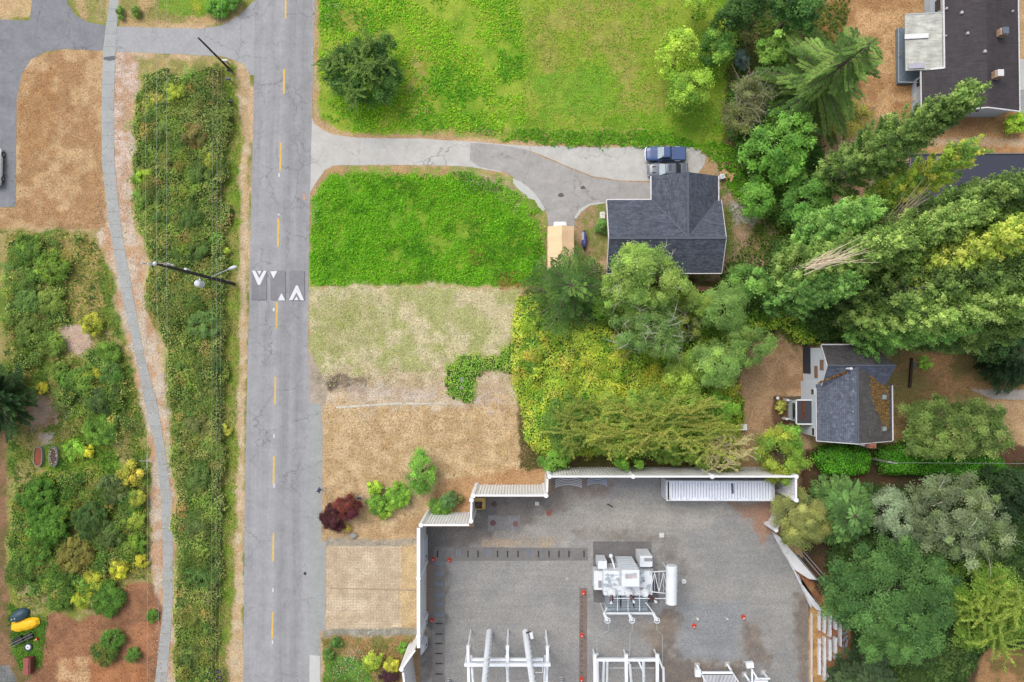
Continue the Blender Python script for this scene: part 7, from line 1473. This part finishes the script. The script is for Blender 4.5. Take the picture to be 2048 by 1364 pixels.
tree('bare_tree', 'sparse yellowish olive tree below the drooping spruce', 1702,236,48,7, [(150,152,60),(170,164,70),(120,130,56)], ry_px=42, seed=15, dens=.42, twigs=34, twigm=mat('tan_twig', S(176,160,120), .9, .15, 4), cat='tree', leaf=(.12,.24))
tree('ash_tree', 'bright green leafy tree northeast of the shingle house', 1560,290,70,9.5, [(84,134,44),(100,150,50),(72,122,40),(116,162,58)], ry_px=74, seed=16, leaf=(.22,.4), cat='tree')
tree('ash_tree', 'deep green tree filling the gap between the bright tree and first poplar', 1620,392,58,8, [(64,112,42),(78,126,46),(92,138,52)], seed=17, cat='tree')
tree('ash_tree', 'green tree left of the poplars above the bare dirt patch', 1520,392,34,6, [(78,130,44),(92,144,48),(106,156,52)], ry_px=46, seed=18, cat='tree')
tree('ash_tree', 'mid green tree behind the two leafy thickets near the spruce foot', 1600,270,40,8, DRK, seed=19, cat='tree')
# poplars
poplar('northernmost tall poplar leaning across the brown roofed house', (1622,386), (1944,188), 29, 1.75, POPD, 1, fr=.06)
poplar('yellow tipped poplar leaning over the flat dark roof', (1652,466), (1952,296), 23, 1.35, [(96,136,50),(116,150,54),(150,170,44),(170,184,50)], 2, dead=((1765,450,12),(1850,380,18)), dens=.9)
poplar('poplar whose dark crown reaches the right edge below the flat roof', (1640,510), (2120,352), 29, 1.7, POPD, 3)
poplar('poplar with mid green crown, third row down at the right edge', (1660,546), (2130,412), 28, 1.8, POP, 4)
poplar('short broad poplar with pale green top left of the flat roof house', (1580,500), (1742,418), 17, 2.2, [(110,154,66),(96,142,58),(128,168,80),(84,130,54)], 5, sh=.7)
poplar('poplar with a fan of bare pale branches in its crown', (1530,556), (1800,476), 20, 2.3, POP, 6, dead=((1600,541,13),(1722,496,17)), sh=.7)
poplar('mid green poplar between the pale topped one and the yellow one', (1610,556), (1960,424), 24, 1.9, POP, 13)
poplar('yellow poplar streaking to the right edge in mid height', (1700,592), (2130,438), 31, 1.6, YEL, 7, fr=.26, dead=((1790,540,8),(1880,505,14)), dens=.9)
poplar('deep green poplar just below the yellow one', (1640,606), (2130,530), 29, 2.0, POPD, 8)
poplar('green poplar reaching the right edge above the slate house lawn', (1650,646), (2120,590), 28, 2.0, POP, 9)
poplar('lowest poplar overhanging the ridge of the slate house', (1680,664), (1930,648), 18, 2.4, [(92,138,54),(108,152,62),(78,124,48)], 10, sh=.8)
poplar('left short poplar north of the yellow green undergrowth', (1520,606), (1700,566), 15, 2.3, [(84,128,52),(100,142,60),(70,112,46)], 11, sh=.9)
poplar('last poplar beside the dark yew at the right edge', (1790,680), (2080,642), 19, 1.9, POPD, 12)
# around the shingle house
conifer('fir_tree', 'dark crooked fir overlapping the bottom end of the tan canopy', (1138,584), (1143,570), 10, 4.3, [(66,104,40),(80,116,46),(56,92,36),(96,130,52)], seed=8, nlev=12, nb=9, droop=.06, needle=(.2,.38), dens=1.5, wild=.3, pw=.55, spread=.28)
tree('birch_tree', 'large pale green tree with white twigs covering the shingle roof corner', 1288,556,92,12, [(106,138,58),(122,154,68),(92,124,52),(146,168,76)], ry_px=74, seed=21, leaf=(.14,.28), twigs=34, cat='tree', nb=20)
tree('birch_tree', 'blue green airy tree with white twigs south of the large pale tree', 1296,664,78,10, [(94,126,62),(108,140,70),(82,114,54),(122,150,74)], ry_px=58, seed=22, leaf=(.14,.28), twigs=42, cat='tree', dens=.9)
tree('birch_tree', 'small yellowish leafy top just over the southwest roof corner', 1262,512,30,9, [(128,158,66),(150,170,70),(108,144,64)], seed=23, leaf=(.14,.26), cat='tree', z0=5.5)
tree('pine_tree', 'soft blue green pine south of the shingle house wall', 1450,616,52,9, [(102,136,64),(118,150,74),(90,122,56)], ry_px=54, seed=24, leaf=(.12,.26), cat='tree')
tree('pine_tree', 'soft blue green pine above the brown lawn', 1500,692,52,9, [(98,132,60),(114,146,70),(130,156,70)], ry_px=42, seed=25, leaf=(.12,.26), cat='tree')
tree('pine_tree', 'grey green pine between the vines and the brown lawn', 1432,730,58,9, [(106,140,66),(120,152,76),(94,126,56),(138,162,72)], ry_px=50, seed=26, leaf=(.12,.26), cat='tree')
tree('ash_tree', 'mixed green tree at the southeast corner of the shingle house', 1500,560,40,8, MID, seed=27, cat='tree')
tree('ash_tree', 'yellow green tree between the dark crooked fir and the pale birch', 1216,594,40,8, [(104,138,52),(122,152,60),(90,124,46)], seed=81, cat='tree', leaf=(.14,.28))
tree('ash_tree', 'olive green tree below the southeast corner of the shingle roof', 1388,604,36,7, [(110,138,54),(130,152,60),(96,124,48)], seed=82, cat='tree', leaf=(.14,.28))
tree('ash_tree', 'yellow green tree filling the gap north of the wide olive larch', 1372,748,44,6, [(112,142,46),(134,158,52),(98,128,42)], seed=83, cat='tree', leaf=(.14,.28))
tree('elder_tree', 'sparse dark tree south of the roof gutter of the shingle house', 1375,650,30,6, [(110,120,50),(130,140,46),(90,104,48)], seed=28, dens=.5, cat='tree', twigs=8)
branchy('larch_tree', 'wide olive larch with a network of mossy branches above the yard wall', 1300,852,172,9, [(110,140,46),(94,128,42),(128,150,50)], [(150,166,60),(162,174,66),(138,158,54),(168,170,70)], ry_px=78, seed=5, nl=24, k=1.3, dens=.85)
branchy('larch_tree', 'smaller olive green larch at the west edge of the vine thicket', 1150,850,66,7, [(92,126,42),(80,112,40)], [(138,156,58),(126,146,52)], ry_px=60, seed=6, nl=11)
branchy('larch_tree', 'pale twiggy larch hanging over the container corner', 1440,900,70,6.5, [(120,136,56),(104,124,52)], [(176,172,96),(190,180,110)], ry_px=44, seed=9, nl=13, bark=PALEB, dens=.6)
tree('laurel_tree', 'bright green round tree at the east end of the vine thicket', 1438,826,38,5, BRT, seed=31, cat='tree')
tree('laurel_tree', 'bright green bush bulging over the north wall of the yard', 1256,920,30,5, BRT, ry_px=22, seed=32, cat='tree')
tree('laurel_tree', 'yellow green tree overhanging the east end of the shipping container', 1562,908,56,7, [(104,138,38),(122,152,42),(90,122,36),(150,158,48)], ry_px=62, seed=33, leaf=(.16,.32), cat='tree')
tree('laurel_tree', 'small bright green tree between the brown lawn and the first hedge', 1576,878,34,5, [(96,148,48),(118,166,56),(84,132,44)], seed=34, cat='tree')
tree('laurel_tree', 'mid green bush against the long wall right of the bright bulging one', 1340,912,32,4, [(94,130,44),(110,144,50),(124,146,50)], ry_px=20, seed=84, cat='tree', leaf=(.13,.26))
tree('laurel_tree', 'olive green bush over the wall above the container door end', 1400,914,34,4.5, [(104,134,48),(122,144,54)], ry_px=22, seed=85, cat='tree', leaf=(.13,.26))
tree('laurel_tree', 'green bush at the west end of the long north wall', 1110,918,30,4, [(84,128,42),(104,148,46)], seed=35, cat='tree')
# lower right
tree('willow_tree', 'broad olive green tree east of the slate house', 1918,858,126,9, [(92,118,52),(110,134,62),(78,104,46),(128,146,74)], ry_px=78, seed=36, leaf=(.14,.3), cat='tree')
conifer('yew_tree', 'very dark conifer at the right edge above the olive tree', (2010,716), (2050,712), 8, 3.2, [(36,62,32),(44,72,36),(30,54,28)], seed=11, nlev=11, nb=9, droop=.1, dens=1.8, spread=.3, cat='tree')
tree('holly_tree', 'dark tree at the right edge below the long hedge', 2040,1000,58,7, [(34,58,32),(42,68,36),(54,80,42)], seed=37, cat='tree')
tree('olive_tree', 'round olive brown tree hiding the corner of the yard wall', 1606,1040,62,7, [(122,130,72),(138,142,82),(106,118,62),(146,150,76)], ry_px=60, seed=38, leaf=(.09,.19), cat='tree')
conifer('cypress_tree', 'bright green feathery conifer right of the olive brown tree', (1680,1016), (1712,1034), 9, 3.6, [(80,120,60),(94,134,68),(70,108,54),(104,144,74)], seed=12, nlev=12, nb=9, droop=.2, dens=1.7, spread=.3, pw=.6)
tree('eucalyptus_tree', 'slender grey green tree between the feathery conifer and the big grey tree', 1786,1028,36,9, [(124,142,112),(138,156,124),(108,128,98)], ry_px=54, seed=39, leaf=(.12,.24), cat='tree')
tree('eucalyptus_tree', 'large grey green tree with brownish shade in the lower right group', 1912,1036,112,12, [(96,112,80),(112,126,92),(84,100,70),(126,140,98),(96,118,66)], ry_px=96, seed=40, leaf=(.14,.28), cat='tree', twigs=22)
tree('cedar_tree', 'very large dense dark green tree in the lower right corner group', 1784,1190,146,13, [(60,98,46),(74,114,54),(52,88,44),(88,128,62)], ry_px=118, seed=41, leaf=(.14,.3), cat='tree', cr=.75)
tree('cedar_tree', 'green lower lobe tree south of the very large dense one', 1800,1270,92,11, [(64,104,50),(78,120,58),(92,134,66)], ry_px=62, seed=42, leaf=(.14,.3), cat='tree')
branchy('acacia_tree', 'yellow green feathery tree at the right edge near the bottom', 1984,1216,104,9, [(104,138,42),(90,126,40),(118,148,46)], [(136,164,54),(150,174,60),(126,156,50)], ry_px=96, seed=13, nl=17, k=1.3)
conifer('cypress_tree', 'dark grey green conifer cut by the bottom edge', (1716,1352), (1760,1395), 9, 3.8, [(66,90,58),(78,102,66),(56,80,50)], seed=14, nlev=11, nb=9, droop=.1, dens=1.7, spread=.3, pw=.6)
tree('ash_tree', 'dark green tree right of the last poplar above the yew', 1980,682,46,8, DRK, seed=43, cat='tree')
tree('holly_tree', 'dark shaded tree between the hedge and the big grey green tree', 1990,960,34,5, [(46,74,36),(58,86,42)], seed=44, cat='tree')
shrub('yellow green round shrub below the gable of the brown roofed house', 2030,247,23,2.6, [(126,160,30),(146,176,36),(100,140,28)], seed=45)
shrub('bright green shrub patch on the brown lawn near the teal ring', 1850,724,14,.8, [(120,160,50),(140,176,60)], seed=46)
shrub('low green shrub against the west wall of the shingle house', 1204,452,16,1.4, [(84,126,54),(100,140,60)], seed=47)
shrub('weedy shrub by the porch steps of the slate house', 1560,812,13,1.2, [(130,140,56),(150,150,66)], seed=48)
# front of the substation
PUR = [(84,38,44),(100,48,50),(70,32,42),(92,44,56)]; 
shrub('deep purple round bush touching the road shoulder', 667,1036,31,2.6, [(78,40,42),(88,46,52),(66,34,40)], ry=34, seed=51, leaf=(.08,.16), up=.9, name='purple_bush', k=1.35)
shrub('reddish purple bush behind the deeper purple one', 693,1014,33,2.8, [(116,56,46),(96,44,48),(84,38,52),(130,66,50)], ry=27, seed=52, leaf=(.08,.16), name='purple_bush', k=1.35)
shrub('small yellow bush at the foot of the purple pair', 690,1054,12,1.0, [(190,160,60),(206,176,70),(150,140,56)], ry=8, seed=53)
tree('spindle_tree', 'bright green egg shaped tree standing on the dry lawn', 844,944,32,4.2, [(92,140,46),(106,154,54),(80,128,42),(122,166,62)], ry_px=46, seed=54, leaf=(.14,.26), cat='tree')
shrub('yellow green bush nearest the person in dark clothes', 750,976,17,1.7, YLG, seed=55)
shrub('dark green bush in the middle of the shrub group on the dry lawn', 757,1008,24,1.8, [(92,136,36),(74,118,40),(120,160,40)], seed=56)
shrub('bushy green shrub between the dark bush and the egg shaped tree', 797,992,30,2.2, [(118,160,44),(96,142,44),(140,178,50)], ry=32, seed=57)
shrub('yellow green low shrub at the bottom of the shrub group', 768,1026,17,1.2, YLG, ry=12, seed=58)
shrub('green shrub leaning on the white wall corner', 878,1014,28,1.9, [(90,134,44),(110,150,48),(76,120,44)], ry=18, seed=59)
shrub('blue green shrub behind the one leaning on the wall corner', 896,1000,20,2.0, [(80,118,64),(92,130,72)], seed=60)
shrub('sparse dark shrub left of the short wall beside the bin', 915,996,14,1.5, [(104,108,60),(120,116,66)], seed=61, dens=.5)
shrub('yellow green bush beside the road at the bottom left of the yard', 744,1325,22,1.6, [(150,168,40),(120,146,40),(170,180,56)], seed=62)
shrub('yellow bush near the angled wall corner', 783,1330,18,1.5, [(176,176,50),(150,156,50)], seed=63)
shrub('dark purple bush at the bottom edge near the angled wall', 778,1352,22,1.6, [(70,44,54),(84,52,58)], ry=14, seed=64, leaf=(.08,.16), name='purple_bush')
shrub('small dark bush by the seam south of the paver pad', 672,1285,12,1.0, [(70,112,50),(84,124,52)], seed=65)
shrub('small green bush at the lower end of the paver pad', 655,1308,12,.9, [(80,120,50),(96,132,54)], seed=66)
shrub('small green bush beside the yard wall south of the pad', 806,1295,12,1.0, [(110,150,46),(90,134,44)], seed=67)
# islands at the top left
shrub('green bush at the top edge with yellow flowers beside it', 438,14,26,1.6, [(84,138,34),(104,158,40),(70,120,40)], ry=18, seed=71)
shrub('green bush right of the flowering one at the top', 470,4,18,1.6, [(70,120,46),(90,134,46)], seed=72)
shrub('small green bush by the footpath north of the side road', 272,22,12,1.0, [(90,126,44),(110,140,52)], seed=73)
shrub('leafy bush at the edge of the footpath at the top', 240,26,9,.9, [(76,112,44),(96,128,52)], ry=20, seed=74)
# shrubs on the bramble strip
LS = [
 (310,212,26,2.0,[(150,164,50),(170,178,56),(120,144,46)],'yellow green shrub at the upper left corner of the bramble thicket'),
 (350,180,26,2.2,[(110,142,44),(136,160,46),(150,168,50)],'yellowish shrub at the upper edge of the bramble thicket'),
 (292,236,17,1.6,[(104,146,40),(86,130,42)],'bright green shrub below the upper left yellow one'),
 (405,172,28,1.8,[(74,124,42),(90,140,46)],'deep green shrub near the foot of the slim leaning pole'),
 (330,262,28,2.4,[(84,112,50),(96,124,56)],'olive shrub in the upper part of the bramble thicket'),
 (390,270,32,2.4,[(116,112,64),(128,116,62),(96,112,54)],'brownish shrub in the upper middle of the bramble thicket'),
 (284,352,20,1.8,[(134,176,32),(150,188,40),(110,156,34)],'vivid yellow green shrub on the west edge of the thicket'),
 (345,330,30,2.4,[(88,116,44),(124,128,50),(80,106,44)],'dull green shrub right of the vivid yellow green one'),
 (285,398,24,1.8,[(112,148,54),(90,130,46)],'green shrub just below the vivid yellow green one'),
 (400,350,30,2.2,[(76,110,46),(92,122,50)],'dark shrub in the thicket halfway to the tall pole'),
 (418,320,18,1.8,[(150,160,60),(124,146,50)],'yellowish shrub near the road side of the thicket'),
 (320,440,28,1.8,[(78,116,42),(92,130,46)],'green shrub on the west edge above the tall pole'),
 (380,440,34,2.2,[(68,102,44),(80,114,48)],'dark shrub in the thicket above the tall pole'),
 (400,500,30,2.0,[(72,108,46),(86,120,50)],'dark green shrub just above the transformer can'),
 (390,580,26,1.9,[(130,140,50),(150,150,50),(100,124,46)],'yellowish shrub right under the transformer can'),
 (410,650,36,2.4,[(84,122,58),(98,136,66)],'pale green bushy shrub south of the tall pole'),
 (380,730,32,2.0,[(76,112,46),(90,124,50)],'mid green shrub in the thicket level with the bare lot'),
 (420,780,26,2.0,[(96,120,50),(116,130,56)],'olive shrub near the road level with the shoulder start'),
 (395,860,34,2.2,[(88,108,56),(104,118,62)],'brownish olive shrub in the lower half of the thicket'),
 (400,950,34,2.2,[(92,124,56),(80,112,50)],'shrub in the thicket level with the egg shaped tree'),
 (395,1050,36,2.2,[(94,118,58),(82,108,52)],'dull shrub in the thicket level with the purple bushes'),
 (405,1150,36,2.2,[(72,112,48),(86,124,54)],'green shrub in the thicket level with the paver pad'),
 (395,1230,32,2.0,[(84,112,44),(110,120,50)],'olive shrub in the thicket near its lower end'),
 (385,1310,28,1.8,[(90,116,50),(76,106,46)],'lowest shrub of the bramble thicket by the footpath'),
 (452,500,10,1.0,[(140,170,44),(120,156,40)],'small lime shrub in the verge above the tall pole foot'),
 (452,860,12,1.0,[(140,160,50),(160,168,60)],'small yellow green shrub in the verge level with the bare lot'),
 # wild garden
 (60,500,38,1.8,[(84,124,38),(104,142,42),(74,112,38)],'green bush in the top left corner of the wild garden'),
 (105,535,38,2.0,[(98,138,38),(120,154,42),(82,120,38)],'yellow green bush near the top of the wild garden'),
 (50,560,30,1.8,[(72,106,42),(86,118,46)],'darker bush below the top left corner bush'),
 (55,600,28,1.8,[(80,120,54),(96,134,60)],'pale bluish bush by the left edge of the wild garden'),
 (100,600,32,1.6,[(98,128,48),(112,140,54)],'olive bush in the middle of the upper wild garden'),
 (182,650,24,1.6,[(130,150,34),(110,134,34),(150,160,44)],'round yellow green bush beside the pink gravel patch'),
 (60,660,38,2.0,[(86,118,46),(100,128,50)],'wide olive bush left of the pink gravel patch'),
 (105,690,26,1.6,[(80,116,42),(96,128,46)],'green bush touching the lower left of the pink gravel'),
 (215,705,24,1.5,[(104,148,42),(86,130,42)],'bright bush between the gravel patch and the footpath'),
 (160,760,32,1.8,[(86,128,46),(100,140,50)],'green bush south of the pink gravel patch'),
 (222,745,26,1.7,[(74,118,50),(88,130,54)],'deep green bush near the footpath bend'),
 (205,800,34,2.2,[(66,98,46),(78,110,52),(90,118,60)],'dark bluish bush in the centre of the wild garden'),
 (120,745,22,1.4,[(98,132,44),(84,118,42)],'small bush right of the dark spiky conifer top'),
 (200,860,36,1.9,[(88,134,40),(104,150,46),(74,120,38)],'bright green bush above the oval garden beds, near the path'),
 (150,900,22,1.3,[(104,156,40),(122,168,46)],'lime patch bush right of the oval garden beds'),
 (176,903,13,1.2,[(190,186,24),(160,170,34)],'yellow flowering bush right of the oval beds'),
 (82,778,13,1.3,[(176,176,30),(140,156,40)],'yellow bush beside the dark spiky conifer'),
 (192,746,12,1.3,[(170,170,40),(136,150,44)],'small yellow bush in the middle of the wild garden'),
 (262,950,26,2.0,[(170,166,50),(196,170,60),(120,146,46)],'orange yellow bush beside the stakes near the footpath'),
 (275,1000,20,1.7,[(160,166,48),(130,150,46)],'yellow green bush below the orange yellow one'),
 (268,1040,20,1.5,[(150,166,50),(120,150,46)],'second yellow green bush down the footpath side'),
 (225,975,34,2.0,[(92,116,64),(78,104,54)],'greyish bush left of the orange yellow one'),
 (75,990,42,2.6,[(66,116,30),(82,132,36),(58,104,30)],'large rich green bush below the oval garden beds'),
 (95,1050,52,2.8,[(60,112,28),(76,126,34),(92,138,40)],'largest rich green bush in the lower wild garden'),
 (75,1110,34,2.2,[(72,116,34),(96,134,42)],'green bush below the largest one by the left edge'),
 (150,1110,42,2.4,[(116,120,50),(100,110,46),(128,126,56)],'brown olive bush in the lower wild garden'),
 (180,1040,40,2.4,[(58,92,40),(70,104,44)],'dark green bush in the centre of the lower wild garden'),
 (215,1070,32,2.0,[(78,108,50),(90,120,56)],'grey green bush left of the lower footpath'),
 (270,1085,22,1.5,[(112,152,36),(90,134,38)],'bright bush beside the footpath above the mulch'),
 (285,1122,14,1.5,[(166,172,30),(130,150,36)],'yellow flowering bush beside the lower footpath'),
 (238,1138,21,1.7,[(176,182,26),(150,168,30),(190,170,36)],'bright yellow bush above the bark mulch'),
 (190,1166,26,1.8,[(140,160,32),(120,148,34),(170,160,36)],'yellow green bush left of the bright yellow one'),
 (165,1200,20,1.4,[(150,172,30),(120,152,34)],'lime yellow bush at the edge of the bark mulch'),
 (215,1196,40,1.6,[(80,128,36),(68,114,34)],'broad green bush at the upper edge of the mulch'),
 (95,1160,20,1.2,[(130,162,36),(104,144,38)],'small lime bush in the lower left weeds'),
 (40,1140,36,1.4,[(66,102,34),(80,114,40)],'low dark bush at the left edge above the teal cover'),
 (120,1195,30,1.2,[(72,112,36),(86,124,40)],'low green bush between teal cover and mulch'),
 (226,1280,26,1.6,[(64,112,34),(78,126,40)],'green bush in the bark mulch'),
 (208,1308,28,1.5,[(60,96,34),(110,116,44),(72,108,38)],'dark bush below the green one in the mulch'),
 (265,1312,16,1.0,[(66,110,38),(80,122,42)],'small green bush beside the lower mulch heap'),
 (305,1232,14,.8,[(74,124,36),(90,136,40)],'small green patch bush between the mulch heaps'),
 (20,620,14,1.2,[(90,120,50),(110,130,60)],'small bush on the left edge beside the lot strip'),
]
for i, (px, py, r_, h_, cc, lb) in enumerate(LS): shrub(lb, px, py, r_, h_*.85, [(c_[0]*1.04, c_[1]*.98, c_[2]) for c_ in cc], seed=100+i, leaf=(.11,.25), group='shrubs of the wild strips')
conifer('pine_tree', 'very dark spiky conifer at the left edge of the wild garden', (10,798), (-28,798), 7, 4.4, [(40,72,34),(52,84,40),(66,98,48)], seed=21, nlev=10, nb=11, droop=-.05, dens=1.6, spread=.13, pw=.5, wild=.2)
